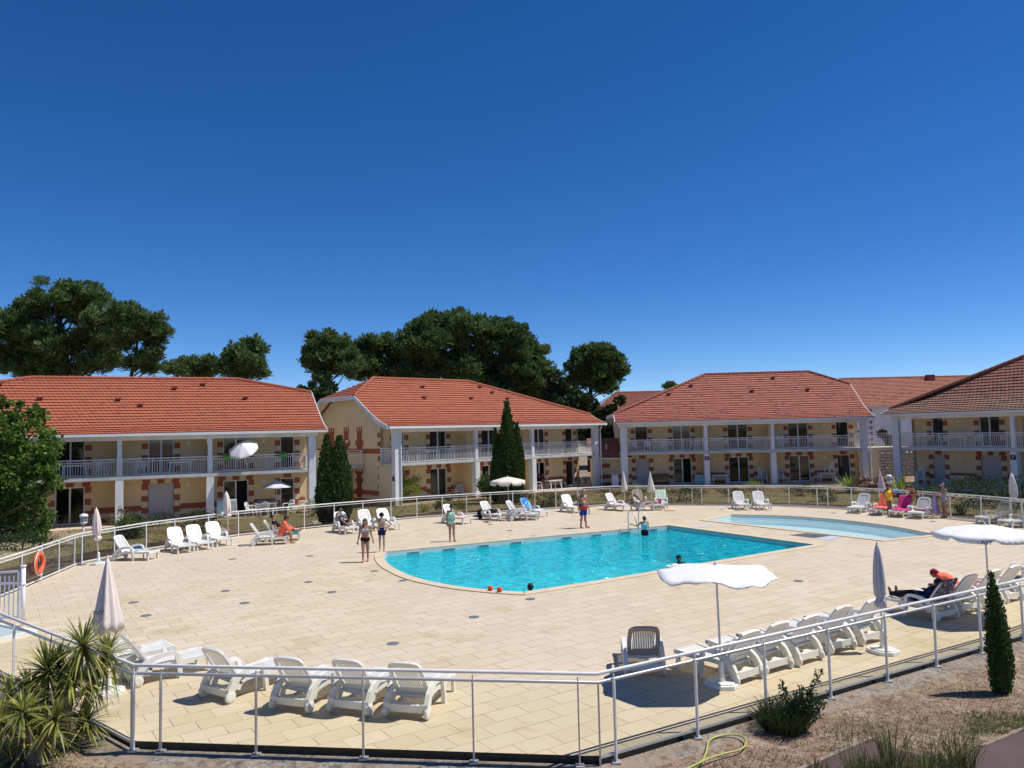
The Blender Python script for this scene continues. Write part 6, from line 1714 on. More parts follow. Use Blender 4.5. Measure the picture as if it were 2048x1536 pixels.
# flip flops and small things on the deck
for px, py, m_, a_, lab in ((971, 1044, 'cloth_black', 20, 'left flip flop on the deck in front of the far parasol'), (976, 1045, 'cloth_black', 35, 'right flip flop on the deck in front of the far parasol'), (522, 1091, 'cloth_black', 10, 'black sandal under the side view lounger'), (1335, 1022, 'cloth_red', 0, 'dark red sandal beside the green towel lounger'), (1345, 1022, 'cloth_red', 10, 'second dark red sandal, a little further right')):
    p = at(px, py); mb = MB(); mb.prism([(-.13, -.035), (-.1, -.05), (.08, -.05), (.13, -.03), (.13, .03), (.08, .05), (-.1, .05), (-.13, .035)], 0, .03); o = mb.build('sole', m_); o.location = p; o.rotation_euler = (0, 0, radians(a_))
    o.name = 'flip_flop'; tag(o, lab, 'sandal')

# ================================================================== people
def capsule(mb, p0, p1, r0, r1, n=10):
    p0, p1 = Vector(p0), Vector(p1); d = p1-p0
    if d.length < 1e-5: d = Vector((0, 0, 1e-4)); p1 = p0+d
    d.normalize()
    mb.tube([p0-d*r0*.98, p0-d*r0*.8, p0-d*r0*.45, p0, p1, p1+d*r1*.45, p1+d*r1*.8, p1+d*r1*.98], [r0*.15, r0*.6, r0*.9, r0, r1, r1*.9, r1*.6, r1*.15], n)
def fuse(mb, name, mat, parent, voxel=.011, smooth=4, label=None):
    o = mb.build(name, mat, parent)
    rm = o.modifiers.new('r', 'REMESH'); rm.mode = 'VOXEL'; rm.voxel_size = voxel; rm.use_smooth_shade = True
    sm = o.modifiers.new('s', 'SMOOTH'); sm.iterations = smooth; sm.factor = .5
    dg = bpy.context.evaluated_depsgraph_get(); dg.update()
    me = bpy.data.meshes.new_from_object(o.evaluated_get(dg)); o.modifiers.clear(); old = o.data; o.data = me; bpy.data.meshes.remove(old)
    me.materials.clear(); me.materials.append(MAT[mat]); me.polygons.foreach_set('use_smooth', [True]*len(me.polygons))
    if label: o['label'] = label
    return o
V = Vector
def stand(H=1.0, **k):
    """joints in units of body height; forward is +Y, the person's right is +X"""
    J = dict(pelvis=V((0, 0, .53)), waist=V((0, 0, .62)), chest=V((0, 0, .74)), neck=V((0, -.005, .83)), head=V((0, .012, .925)), hf=V((0, 1, -.05)), hu=V((0, 0, 1)))
    for s, n_ in ((1, 'R'), (-1, 'L')):
        J['sh'+n_] = V((s*.105, -.005, .805)); J['el'+n_] = V((s*.135, -.02, .63)); J['wr'+n_] = V((s*.145, .015, .485)); J['hd'+n_] = V((s*.145, .03, .43))
        J['hip'+n_] = V((s*.05, 0, .52)); J['kn'+n_] = V((s*.052, .012, .285)); J['an'+n_] = V((s*.055, -.01, .045)); J['to'+n_] = V((s*.065, .095, .015))
    J.update({a: V(b) for a, b in k.items()}); return J
def lat(J):  # sideways unit vector at the torso
    d = (J['shR']-J['shL']); return d.normalized()
def torso(mb, J, H, fat=1.0, parts=('sh', 'chest', 'waist', 'pelvis'), inf=0.0, female=False, bottom=0):
    s = lat(J); P, Wt, C, N = J['pelvis']*H, J['waist']*H, J['chest']*H, J['neck']*H; s2 = (J['hipR']-J['hipL']).normalized()
    ax = (C-P).normalized(); fwd = ax.cross(s).normalized()*-1
    fwd = s.cross(ax)*-1; fwd = ax.cross(s)
    rc, rw, rp = .060*H*fat**.5+inf, (.046 if female else .052)*H*fat+inf, .062*H*(1.06 if female else 1)*fat**.5+inf
    up_ = C.lerp(N, .25)
    for k in (-1, 0, 1):
        a = s*k
        if 'chest' in parts: capsule(mb, up_+a*.055*H, C.lerp(Wt, .3)+a*.042*H, rc*.85, rc*.95)
        if 'waist' in parts: capsule(mb, C.lerp(Wt, .4)+a*.042*H, Wt.lerp(P, .3)+a*.034*H*fat, rc*.9, rw)
        if 'pelvis' in parts:
            capsule(mb, Wt.lerp(P, .4)+s2*k*.036*H*fat, P+s2*k*.045*H, rw, rp); 
            capsule(mb, P+s2*k*.045*H, P.lerp((J['hipR']+J['hipL'])*H/2, 1)-ax*.018*H+s2*k*.03*H, rp*.95, rp*.8)
    if 'sh' in parts: capsule(mb, J['shL']*H, J['shR']*H, .034*H+inf, .034*H+inf)
    if 'chest' in parts and female and inf <= 0:
        for k in (-1, 1): capsule(mb, C+s*k*.042*H+fwd*.035*H, C+s*k*.044*H+fwd*.045*H-ax*.01*H, .036*H, .034*H)
    if fat > 1.15 and 'waist' in parts: capsule(mb, Wt+fwd*.03*H, Wt.lerp(P, .5)+fwd*.035*H, .068*H*fat*.85+inf, .066*H*fat*.85+inf)
    return s, ax, fwd
def limbs(mb, J, H, arm=1.0, leg=1.0, hands=True, feet=True):
    for n_ in ('R', 'L'):
        sh, el, wr, hd = (J[a+n_]*H for a in ('sh', 'el', 'wr', 'hd'))
        capsule(mb, sh, el, .029*H*arm, .023*H*arm); capsule(mb, el, wr, .023*H*arm, .0155*H*arm)
        if hands:
            d = (hd-wr).normalized(); side = d.cross(V((0, 1, .3))).normalized() if abs(d.y) < .9 else d.cross(V((0, 0, 1))).normalized(); nr = side.cross(d)
            L = .052*H; 
            for q in (-1, 0, 1): capsule(mb, wr+d*.006, wr+d*L+side*q*.012*H, .011*H, .0105*H, 6)
            for q, l_ in ((-1.5, .034), (-.5, .042), (.5, .045), (1.5, .038)):
                b0 = wr+d*L+side*q*.0095*H; b1 = b0+d*l_*.5*H+nr*.004*H; b2 = b1+d*l_*.45*H+nr*.011*H
                capsule(mb, b0, b1, .0058*H, .0054*H, 6); capsule(mb, b1, b2, .0054*H, .0046*H, 6)
            t0 = wr+d*.016*H+side*.012*H; t1 = t0+(d*.6+side*.7+nr*.3).normalized()*.026*H; capsule(mb, t0, t1, .0075*H, .0062*H, 6); capsule(mb, t1, t1+d*.018*H+nr*.006*H, .0062*H, .005*H, 6)
        hp, kn, an, to = (J[a+n_]*H for a in ('hip', 'kn', 'an', 'to'))
        capsule(mb, hp, kn, .056*H*leg, .034*H*leg); capsule(mb, kn, an, .033*H*leg, .0205*H*leg)
        cm = kn.lerp(an, .28); bk = (kn-hp).normalized().lerp((an-kn).normalized(), .5); fd = (to-an); fd = (fd-(an-kn).normalized()*fd.dot((an-kn).normalized())).normalized() if fd.length > 1e-4 else V((0, 1, 0))
        capsule(mb, cm-fd*.012*H, kn.lerp(an, .5)-fd*.008*H, .033*H*leg, .026*H*leg)
        if feet:
            heel = an-fd*.018*H+(to-an).normalized()*0; capsule(mb, an, an-fd*.015*H+(an-kn).normalized()*.018*H, .022*H, .021*H)
            capsule(mb, an+(an-kn).normalized()*.012*H, an.lerp(to, .75), .022*H, .019*H); capsule(mb, an.lerp(to, .72)+V((.008*H, 0, 0)), to, .018*H, .012*H); capsule(mb, an.lerp(to, .72)-V((.01*H, 0, 0)), to-fd*.008*H-V((.012*H, 0, 0)), .015*H, .010*H)
def headm(mb, J, H):
    c = J['head']*H; f = J['hf'].normalized(); u = (J['hu']-f*J['hu'].dot(f)).normalized(); r = f.cross(u)
    T = Matrix((r, f, u)).transposed().to_4x4(); T.translation = c
    o_ = mb.T; mb.T = T
    h = H*.065 if H > 1.35 else H*.07
    mb.ell((0, -.06*h, .18*h), (.80*h, .98*h, .92*h), 16, 10); mb.ell((0, .12*h, -.35*h), (.62*h, .72*h, .72*h), 14, 8); mb.ell((0, .45*h, -.85*h), (.3*h, .3*h, .26*h), 10, 6)
    capsule(mb, (0, .78*h, .12*h), (0, 1.0*h, -.22*h), .08*h, .15*h, 8)                                  # nose
    for s in (-1, 1):
        mb.ell((s*.80*h, -.05*h, -.08*h), (.10*h, .2*h, .27*h), 8, 6); capsule(mb, (s*.18*h, .80*h, .22*h), (s*.45*h, .68*h, .22*h), .09*h, .08*h, 6)
    mb.ell((0, .72*h, -.55*h), (.26*h, .14*h, .10*h), 10, 6)
    mb.T = o_; capsule(mb, J['neck']*H-u*.01*H, c-u*.035*H-f*.008*H, .031*H, .028*H)
    return T, h
def person(label, loc, rz, H, J, skin='skin_fair', hair='hair_dark', style='short', fat=1.0, female=False, clothes=(), cat='person', leg=1.0, arm=1.0, z=0.0, voxel=.0105):
    o = thing('person', label, cat, (loc[0], loc[1], z), rz)
    mb = MB(); s, ax, fwd = torso(mb, J, H, fat, female=female); capsule(mb, J['chest']*H, J['neck']*H, .05*H, .034*H)
    limbs(mb, J, H, arm, leg); T, h = headm(mb, J, H)
    fuse(mb, 'body', skin, o, voxel, 3)
    # face
    mb = MB(); mb.T = T
    for sx in (-1, 1): mb.ell((sx*.31*h, .80*h, .05*h), (.13*h, .06*h, .075*h), 8, 6)
    mb.build('eyes', 'hair_dark', o, True)
    mb = MB(); mb.T = T; mb.ell((0, .80*h, -.54*h), (.24*h, .08*h, .055*h), 8, 6); mb.build('mouth', 'cloth_crimson', o, True)
    if style:
        mb = MB(); mb.T = T
        if style == 'cap':
            mb.ell((0, -.08*h, .35*h), (.86*h, 1.03*h, .84*h), 16, 10)
        elif style == 'bald':
            mb.ell((0, -.35*h, -.02*h), (.84*h, .76*h, .55*h), 14, 8); mb.ell((0, .42*h, -.78*h), (.5*h, .45*h, .34*h), 10, 6)
        else:
            mb.ell((0, -.14*h, .36*h), (.90*h, 1.0*h, .84*h), 16, 10); mb.ell((0, -.42*h, .0), (.84*h, .72*h, .9*h), 14, 8)
            if style == 'long':
                for sx in (-1, -.4, .4, 1): capsule(mb, (sx*.62*h, -.35*h, .1*h), (sx*.75*h, -.45*h, -2.2*h), .35*h, .2*h)
            if style == 'tail': capsule(mb, (0, -.95*h, .2*h), (0, -1.35*h, -.4*h), .26*h, .3*h); capsule(mb, (0, -1.35*h, -.4*h), (0, -1.2*h, -2.2*h), .3*h, .10*h)
            if style == 'bun': mb.ell((0, -.75*h, .95*h), (.42*h, .42*h, .42*h), 10, 8)
        fuse(mb, 'swimming_cap' if style == 'cap' else 'hair', hair, o, .010, 3)
    inf = .011
    for c in clothes:
        kind, mat = c[0], c[1]; mb = MB(); nm = kind
        if kind in ('trunks', 'shorts'):
            f_ = .28 if kind == 'trunks' else .68
            torso(mb, J, H, fat, ('pelvis',), inf, female)
            for n_ in ('R', 'L'):
                hp, kn = J['hip'+n_]*H, J['kn'+n_]*H; capsule(mb, hp, hp.lerp(kn, f_), .060*H*leg+inf, (.050 if kind == 'shorts' else .052)*H*leg+inf+.004)
            nm = 'swim_shorts'
        elif kind == 'band':          # coloured upper part of the shorts
            P, Wt = J['pelvis']*H, J['waist']*H; s2 = (J['hipR']-J['hipL']).normalized()
            for k in (-1, 0, 1): capsule(mb, P.lerp(Wt, .35)+s2*k*.045*H, P-ax*.01*H+s2*k*.05*H, .068*H*fat**.5, .076*H*fat**.5)
            nm = 'shorts_panel'
        elif kind == 'brief':
            P = J['pelvis']*H; s2 = (J['hipR']-J['hipL']).normalized(); hm = (J['hipR']+J['hipL'])*H/2
            for k in (-1, 0, 1): capsule(mb, P-ax*.004*H+s2*k*.046*H, P-ax*.022*H+s2*k*.036*H, .066*H+inf*.3, .064*H+inf*.3)
            capsule(mb, P-ax*.03*H, hm-ax*.03*H, .058*H, .048*H); nm = 'bikini_bottom'
        elif kind == 'bra':
            C = J['chest']*H
            for k in (-1, 1): capsule(mb, C+s*k*.040*H+fwd*.040*H, C+s*k*.046*H+fwd*.052*H-ax*.008*H, .036*H, .035*H)
            for k in (-1, 0, 1): capsule(mb, C+s*k*.046*H-ax*.012*H, C+s*k*.046*H-ax*.022*H, .0625*H, .0625*H)
            for k in (-1, 1): capsule(mb, C+s*k*.045*H+fwd*.06*H, J['neck'].lerp(J['sh'+('R' if k > 0 else 'L')], .35)*H+ax*.015*H, .009*H, .009*H, 6)
            nm = 'bikini_top'
        elif kind == 'onepiece':
            torso(mb, J, H, fat, ('waist', 'pelvis'), inf*.8, female); C = J['chest']*H
            for k in (-1, 0, 1): capsule(mb, C+s*k*.048*H+ax*.01*H, C+s*k*.044*H-ax*.05*H, .058*H+inf*.6, .060*H+inf*.6)
            for k in (-1, 1):
                capsule(mb, C+s*k*.042*H+fwd*.038*H, C+s*k*.045*H+fwd*.048*H-ax*.01*H, .038*H, .036*H)
                capsule(mb, C+s*k*.05*H+fwd*.05*H, J['neck'].lerp(J['sh'+('R' if k > 0 else 'L')], .5)*H+ax*.01*H, .012*H, .014*H, 6)
                capsule(mb, J['neck'].lerp(J['sh'+('R' if k > 0 else 'L')], .5)*H+ax*.01*H, C+s*k*.045*H-fwd*.05*H, .014*H, .012*H, 6)
            nm = 'swimsuit'
        elif kind == 'tee':
            torso(mb, J, H, fat, ('sh', 'chest', 'waist', 'pelvis'), inf, female)
            f_ = c[2] if len(c) > 2 else .5
            for n_ in ('R', 'L'):
                capsule(mb, J['sh'+n_]*H, (J['sh'+n_]*H).lerp(J['el'+n_]*H, min(1, f_)), .033*H+inf, .031*H+inf)
                if f_ > 1: capsule(mb, J['el'+n_]*H, J['wr'+n_]*H, .030*H+inf, .022*H+inf)
            nm = 'shirt'
        elif kind == 'trousers':
            torso(mb, J, H, fat, ('pelvis',), inf, female)
            for n_ in ('R', 'L'): capsule(mb, J['hip'+n_]*H, J['kn'+n_]*H, .062*H+inf, .042*H+inf); capsule(mb, J['kn'+n_]*H, J['an'+n_]*H, .040*H+inf, .028*H+inf)
        elif kind == 'goggles':
            mb.T = T; mb.tube([(.9*h*cos(a), -.05*h+1.02*h*sin(a), .22*h) for a in [2*pi*q/24 for q in range(24)]], .10*h, 6, closed=True); mb.build('goggles', mat, o, True); continue
        elif kind == 'capevisor':
            mb.T = T; mb.ell((0, .95*h, .45*h), (.6*h, .5*h, .06*h), 12, 6); mb.ell((0, -.05*h, .5*h), (.9*h, 1.05*h, .6*h), 14, 8); nm = 'cap'; mb.build('cap', mat, o, True); continue
        elif kind == 'towelcape':
            # towel wrapped round shoulders and back, falling to the hips
            for n_ in ('R', 'L'):
                capsule(mb, J['neck'].lerp(J['sh'+n_], .3)*H, J['sh'+n_]*H, .040*H+inf, .042*H+inf); capsule(mb, J['sh'+n_]*H, J['el'+n_]*H, .042*H+inf, .050*H); capsule(mb, J['el'+n_]*H, J['el'+n_].lerp(J['wr'+n_], .6)*H, .05*H, .045*H)
            torso(mb, J, H, 1.15, ('chest', 'waist', 'pelvis'), inf+.012, female); P = J['pelvis']*H
            for k in (-1, 0, 1): capsule(mb, P+s*k*.07*H, P+s*k*.08*H+V((0, -.02*H, -.06*H)), .06*H, .055*H)
            nm = 'towel_wrap'
        fuse(mb, nm, mat, o, .0105, 2)
    return o
def face(px, deg): return radians(deg-90)

# walking girl in bikini (faces the camera, right foot forward)
p = at(731, 1124)
person('girl walking towards the camera in a grey bikini top and black bottom', p, face(0, -86), 1.50,
  stand(knR=(.045, .055, .29), anR=(.05, .045, .05), toR=(.055, .15, .02), knL=(-.05, -.01, .285), anL=(-.045, -.10, .07), toL=(-.05, -.01, .01), wrR=(.165, .04, .485), hdR=(.165, .06, .43), wrL=(-.18, .0, .50), hdL=(-.19, .02, .445), hf=(-.1, 1, -.15)),
  'skin_tan', 'hair_brown', 'long', female=True, clothes=(('bra', 'cloth_grey_print'), ('brief', 'cloth_black')))
# boy with hands on hips
p = at(764, 1104)
person('thin boy in navy trunks and dark swim cap standing with hands on hips', p, face(0, -80), 1.50,
  stand(elR=(.235, -.03, .685), wrR=(.12, .03, .60), hdR=(.09, .05, .575), elL=(-.235, -.03, .685), wrL=(-.12, .03, .60), hdL=(-.09, .05, .575), hf=(0, 1, -.55), head=(0, .03, .915), hipR=(.042, 0, .52), hipL=(-.042, 0, .52), anR=(.05, .02, .045), toR=(.07, .12, .015), anL=(-.05, -.02, .045), toL=(-.07, .07, .015)),
  'skin_fair', 'cloth_black', 'cap', .9, clothes=(('trunks', 'cloth_navy'), ('goggles', 'cloth_black')), leg=.86, arm=.85)
# woman in green patterned swimsuit
p = at(904, 1083)
person('young woman in a green and white patterned swimsuit near the far pool edge', p, face(0, -75), 1.50,
  stand(elR=(.13, -.04, .64), wrR=(.12, -.02, .49), hdR=(.115, 0, .44), elL=(-.20, .0, .69), wrL=(-.13, .08, .74), hdL=(-.09, .09, .77), anR=(.05, -.03, .045), toR=(.06, .07, .015), anL=(-.06, .03, .045), toL=(-.09, .12, .015), hf=(.1, 1, -.35)),
  'skin_tan', 'hair_dark', 'tail', 1.05, True, clothes=(('onepiece', 'cloth_floral_green'),))
# man with belly looking right
p = at(1167, 1056)
mn = person('bare chested bearded man in red and blue shorts looking to the right', p, face(0, -62), 1.77,
  stand(hf=(-.75, .8, -.35), head=(-.01, .03, .915), elR=(.14, -.03, .63), wrR=(.15, .04, .49), hdR=(.15, .07, .44), elL=(-.14, -.03, .63), wrL=(-.15, .04, .49), hdL=(-.15, .06, .44), anR=(.06, -.03, .045), toR=(.06, .07, .015), anL=(-.06, .04, .045), toL=(-.11, .12, .015)),
  'skin_tan', 'hair_grey', 'bald', 1.28, clothes=(('shorts', 'cloth_royal'), ('band', 'cloth_red')))
mb = MB(); mb.box(-.035, .035, -.01, .01, -.12, .12); o = mb.build('water_bottle', 'cloth_white'); o.location = p+Vector((.27, -.05, .70)); tag(o, 'pale bottle held low in the hand of the man in shorts', 'bottle')
# child wading at the ladder, seen from behind, hand on the rail
p = at(1283, 1061)
person('child in a grey top and dark shorts wading by the pool ladder, seen from behind', (p.x+.06, p.y-.45), face(0, 92), 1.38,
  stand(elL=(-.23, .06, .70), wrL=(-.36, .12, .74), hdL=(-.40, .13, .75), elR=(.13, .08, .66), wrR=(.10, .16, .60), hdR=(.09, .2, .60), hf=(-.3, 1, -.3)),
  'skin_fair', 'hair_brown', 'short', 1.0, True, clothes=(('onepiece', 'cloth_aqua'), ('trunks', 'cloth_black')), z=-.72)
# girl in yellow
p = at(1779, 1031)
person('girl in a bright yellow swimsuit standing between loungers at the right', p, face(0, -68), 1.50,
  stand(elR=(.17, -.04, .66), wrR=(.15, .03, .56), hdR=(.12, .06, .53), elL=(-.16, .0, .70), wrL=(-.10, .10, .78), hdL=(-.07, .11, .80), hf=(-.3, 1, -.35), knR=(.05, .02, .285), anL=(-.045, .0, .045)),
  'skin_brown', 'hair_brown', 'bun', .92, True, clothes=(('onepiece', 'cloth_yellow'),), leg=.88, arm=.9)
# bending woman in black bikini, seen from the left side
p = at(1838, 1030)
person('woman in a black bikini bending forward over the pink towel lounger', p, face(0, 178), 1.60,
  stand(pelvis=(0, -.02, .53), waist=(0, .045, .61), chest=(0, .13, .70), neck=(0, .215, .765), head=(0, .295, .825), hf=(0, 1, -.7), shR=(.1, .175, .755), shL=(-.1, .175, .755), elR=(.12, .16, .60), wrR=(.12, .24, .50), hdR=(.12, .27, .46), elL=(-.12, .13, .60), wrL=(-.13, .20, .47), hdL=(-.13, .22, .42), hipR=(.05, -.02, .52), hipL=(-.05, -.02, .52)),
  'skin_tan', 'hair_brown', 'tail', 1.0, True, clothes=(('bra', 'cloth_black'), ('brief', 'cloth_black')))
# woman in grey swimsuit with lilac towel
p = at(1890, 1036)
pw = person('woman in a grey swimsuit holding up a lilac towel at the right', p, face(0, 176), 1.60,
  stand(elR=(.12, .09, .67), wrR=(.10, .20, .73), hdR=(.09, .25, .74), elL=(-.12, .10, .67), wrL=(-.08, .20, .72), hdL=(-.07, .25, .73), hf=(0, 1, -.35)),
  'skin_tan', 'hair_brown', 'short', 1.12, True, clothes=(('onepiece', 'cloth_grey'), ('capevisor', 'cloth_grey')))
q = p+Vector((-.43, 0, 0))
def fn(s, t_):
    w = .16+.16*t_; return (q.x+(s-.5)*w*1.2+.05*t_, q.y+.10*sin(s*9+t_*2)*(.4+t_)+(s-.5)*.12, 1.16-t_*.95+.05*sin(s*5))
cloth_sheet('towel', fn, 14, 10, 'cloth_lilac', 'lilac towel held out by the woman in grey')

# lounger people: joints in lounger space (x towards the foot end)
def on_lounger(key, x, y=0.0, z=0.0):
    o = LG[key]; a = o.rotation_euler[2]; return Vector((o.location.x+x*cos(a)-y*sin(a), o.location.y+x*sin(a)+y*cos(a), z)), a
def recline(H, bx=.36, seat=.33, **k):
    """half lying: pelvis at bx+.12 on the seat, back leaning on the rest; forward (+Y) is towards the foot"""
    u = 1/H; s = seat*u
    d = V((0, -.49, .49)).normalized(); P = V((0, (.16)*u, s+.065)); 
    J = dict(pelvis=P, waist=P+V((0, -.045, .075)), chest=P+V((0, -.13, .165)), neck=P+V((0, -.195, .245)), head=P+V((0, -.225, .34)), hf=V((0, 1, .1)), hu=V((0, -.25, 1)))
    for sgn, n_ in ((1, 'R'), (-1, 'L')):
        J['sh'+n_] = J['neck']+V((sgn*.105, .012, -.025)); J['el'+n_] = J['sh'+n_]+V((sgn*.05, .08, -.15)); J['wr'+n_] = J['el'+n_]+V((-sgn*.04, .12, .0)); J['hd'+n_] = J['wr'+n_]+V((-sgn*.02, .05, 0))
        J['hip'+n_] = P+V((sgn*.05, .01, -.01)); J['kn'+n_] = P+V((sgn*.06, .24, .0)); J['an'+n_] = P+V((sgn*.06, .47, -.035)); J['to'+n_] = J['an'+n_]+V((sgn*.02, .03, .09))
    J.update({a: V(b) for a, b in k.items()}); return J
# person in black printed shirt, knees up, arm over the face
p, a = on_lounger('F7', .36); J = recline(1.6); P = J['pelvis']
J['knR'] = P+V((.09, .19, .06)); J['anR'] = P+V((-.02, .27, -.06)); J['toR'] = J['anR']+V((0, .08, .0)); J['knL'] = P+V((-.14, .16, .06)); J['anL'] = P+V((.04, .22, -.06)); J['toL'] = J['anL']+V((.05, .06, 0)); J['elR'] = J['shR']+V((.09, .08, -.06)); J['wrR'] = J['head']+V((.04, .08, 0)); J['hdR'] = J['head']+V((.0, .10, .02))
person('person in a black shirt with white print reclining with bent legs on a lounger', p, a-pi/2, 1.6, J, 'skin_brown', 'hair_dark', 'short', clothes=(('tee', 'tee_print'), ('shorts', 'cloth_black')))
# person wrapped in coral towel sitting on the foot end, and companion lying
p, a = on_lounger('F5', 1.18)
def sitj(H, seat=.31, lean=.0, **k):
    s = seat/H+.06; J = dict(pelvis=V((0, 0, s)), waist=V((0, .01+lean*.3, s+.09)), chest=V((0, .03+lean*.7, s+.20)), neck=V((0, .055+lean, s+.295)), head=V((0, .10+lean*1.2, s+.38)), hf=V((0, 1, -.4)), hu=V((0, 0, 1)))
    for sgn, n_ in ((1, 'R'), (-1, 'L')):
        J['sh'+n_] = J['neck']+V((sgn*.1, 0, -.025)); J['el'+n_] = J['sh'+n_]+V((sgn*.03, .08, -.15)); J['wr'+n_] = J['el'+n_]+V((-sgn*.05, .12, .02)); J['hd'+n_] = J['wr'+n_]+V((-sgn*.02, .05, .01))
        J['hip'+n_] = V((sgn*.05, .01, s-.01)); J['kn'+n_] = V((sgn*.07, .24, s+.0)); J['an'+n_] = V((sgn*.07, .25, .04)); J['to'+n_] = V((sgn*.08, .34, .015))
    J.update({a: V(b) for a, b in k.items()}); return J
person('dark haired person wrapped in a coral towel sitting on the side view lounger', p+Vector((0, -.05, 0)), a-pi/2+radians(8), 1.62, sitj(1.62, lean=.03), 'skin_tan', 'hair_dark', 'bun', clothes=(('towelcape', 'cloth_coral'),))
p, a = on_lounger('F6', .50); J = recline(1.65); P = J['pelvis']; J['knR'] = P+V((.06, .20, .13)); J['anR'] = P+V((.06, .36, -.02)); J['toR'] = J['anR']+V((0, .09, .0)); J['hf'] = V((.6, .6, -.3))
person('person in dark swimwear lying back on a lounger next to the coral towel', p, a-pi/2, 1.65, J, 'skin_tan', 'hair_dark', 'short', clothes=(('trunks', 'cloth_navy'), ('tee', 'cloth_black', .3)))
# tanned sunbather lying flat
p, a = on_lounger('F17', .30); J = recline(1.65); P = J['pelvis']
J['hf'] = V((0, .6, .7)); J['waist'] = P+V((0, -.07, .045)); J['chest'] = P+V((0, -.18, .10)); J['neck'] = P+V((0, -.26, .16)); J['head'] = P+V((0, -.33, .23))
for sg, n_ in ((1, 'R'), (-1, 'L')): J['sh'+n_] = J['neck']+V((sg*.1, .01, -.02)); J['el'+n_] = J['sh'+n_]+V((sg*.06, .12, -.06)); J['wr'+n_] = J['el'+n_]+V((0, .14, -.02)); J['hd'+n_] = J['wr'+n_]+V((0, .05, 0))
person('tanned sunbather in red swim shorts lying on a lounger in the sun', p, a-pi/2, 1.65, J, 'skin_brown', 'hair_grey', 'bald', clothes=(('trunks', 'cloth_red'),))
# right row: dark clothed person lying on the shaded lounger and one in a coral wrap bending
p, a = on_lounger('S1', .40); J = recline(1.65); J['hf'] = V((.3, 1, -.5)); J['waist'] += V((0, -.01, -.03)); J['chest'] += V((0, 0, -.06)); J['neck'] += V((0, .0, -.09)); J['head'] += V((0, .02, -.14))
for n_ in 'RL': J['sh'+n_] += V((0, .0, -.09)); J['el'+n_] += V((0, 0, -.05)); J['wr'+n_] += V((0, 0, -.03))
person('person in black clothes lying on the shaded lounger in the right row', p, a-pi/2, 1.65, J, 'skin_brown', 'hair_dark', 'short', clothes=(('trousers', 'cloth_black'), ('tee', 'cloth_navy', 1.5)))
p, a = on_lounger('S2', .62); p = at(1918, 1208)
person('person with a dark head scarf and bright coral wrap sitting hunched in the right row', p, a-pi/2+radians(25), 1.50, sitj(1.50, lean=.26, hf=(0, 1, -1.6), waist=(0, .07, .335), chest=(0, .16, .40), neck=(0, .25, .445), head=(0, .325, .455), shR=(.1, .24, .425), shL=(-.1, .24, .425), elR=(.12, .26, .30), elL=(-.12, .26, .30), wrR=(.06, .34, .27), wrL=(-.06, .34, .27), hdR=(.04, .38, .27), hdL=(-.04, .38, .27)), 'skin_brown', 'cloth_crimson', 'short', clothes=(('towelcape', 'cloth_coral'),))
# swimmers
for px, py, lab, zz, hm, rz_ in ((1063, 1181, 'swimmer whose black haired head shows just above the near pool edge', -1.44, 'hair_dark', 80), (1364, 1128, 'swimmer in black at the near pool edge behind the white parasol, facing the camera', -1.31, 'cloth_black', -85)):
    p = at(px, py, 0); d_ = V((-.55, .83, 0)) 
    if hm == 'hair_dark': loc = p+V((-.02, .46, 0))
    else: loc = p+V((-.02, .36, 0))
    J = stand(); J['elR'] = V((.16, .10, .76)); J['wrR'] = V((.10, .19, .79)); J['hdR'] = V((.08, .24, .79)); J['elL'] = V((-.16, .10, .76)); J['wrL'] = V((-.10, .19, .79)); J['hdL'] = V((-.08, .24, .79))
    if hm == 'hair_dark': J['elR'] = V((.2, 0, .70)); J['wrR'] = V((.25, .1, .66)); J['hdR'] = V((.28, .14, .66)); J['elL'] = V((-.2, 0, .70)); J['wrL'] = V((-.25, .1, .66)); J['hdL'] = V((-.28, .14, .66))
    person(lab, loc, face(0, rz_), 1.55, J, 'skin_brown', hm, 'short', clothes=(('tee', 'cloth_black', 1.5),) if hm == 'cloth_black' else (('trunks', 'cloth_black'),), z=zz)
def heap(name, c, r, mat, lab, cat='towel', seed=1, zz=0):
    rd = random.Random(seed); mb = MB()
    for k in range(7): mb.ell((rd.uniform(-.6, .6)*r[0], rd.uniform(-.6, .6)*r[1], r[2]*rd.uniform(.3, .7)), (r[0]*rd.uniform(.35, .6), r[1]*rd.uniform(.35, .6), r[2]*rd.uniform(.3, .6)), 8, 6, 0, .1, rd)
    o = fuse(mb, name, mat, None, .014, 4); o.location = c; tag(o, lab, cat); return o
heap('towel', at(1345, 1136, .03), (.26, .16, .12), 'cloth_white', 'white towel lying on the near pool edge beside the swimmer in black', seed=3)
# seated pair on the middle building patio
for u, v, rz_, lab, cl in ((13.2, .62, -70, 'person in black sitting at the middle building patio table, seen sideways', 'cloth_black'), (13.95, 1.15, 180, 'second person in dark clothes behind the middle building patio table', 'cloth_purple')):
    p = local(B2P, u, v, -.09); person(lab, p, radians(B2P[2]+rz_), 1.6, sitj(1.6, .44, .02), 'skin_tan', 'hair_dark', 'short', clothes=(('tee', cl, .6), ('shorts', 'cloth_navy')), z=-.09, voxel=.014)

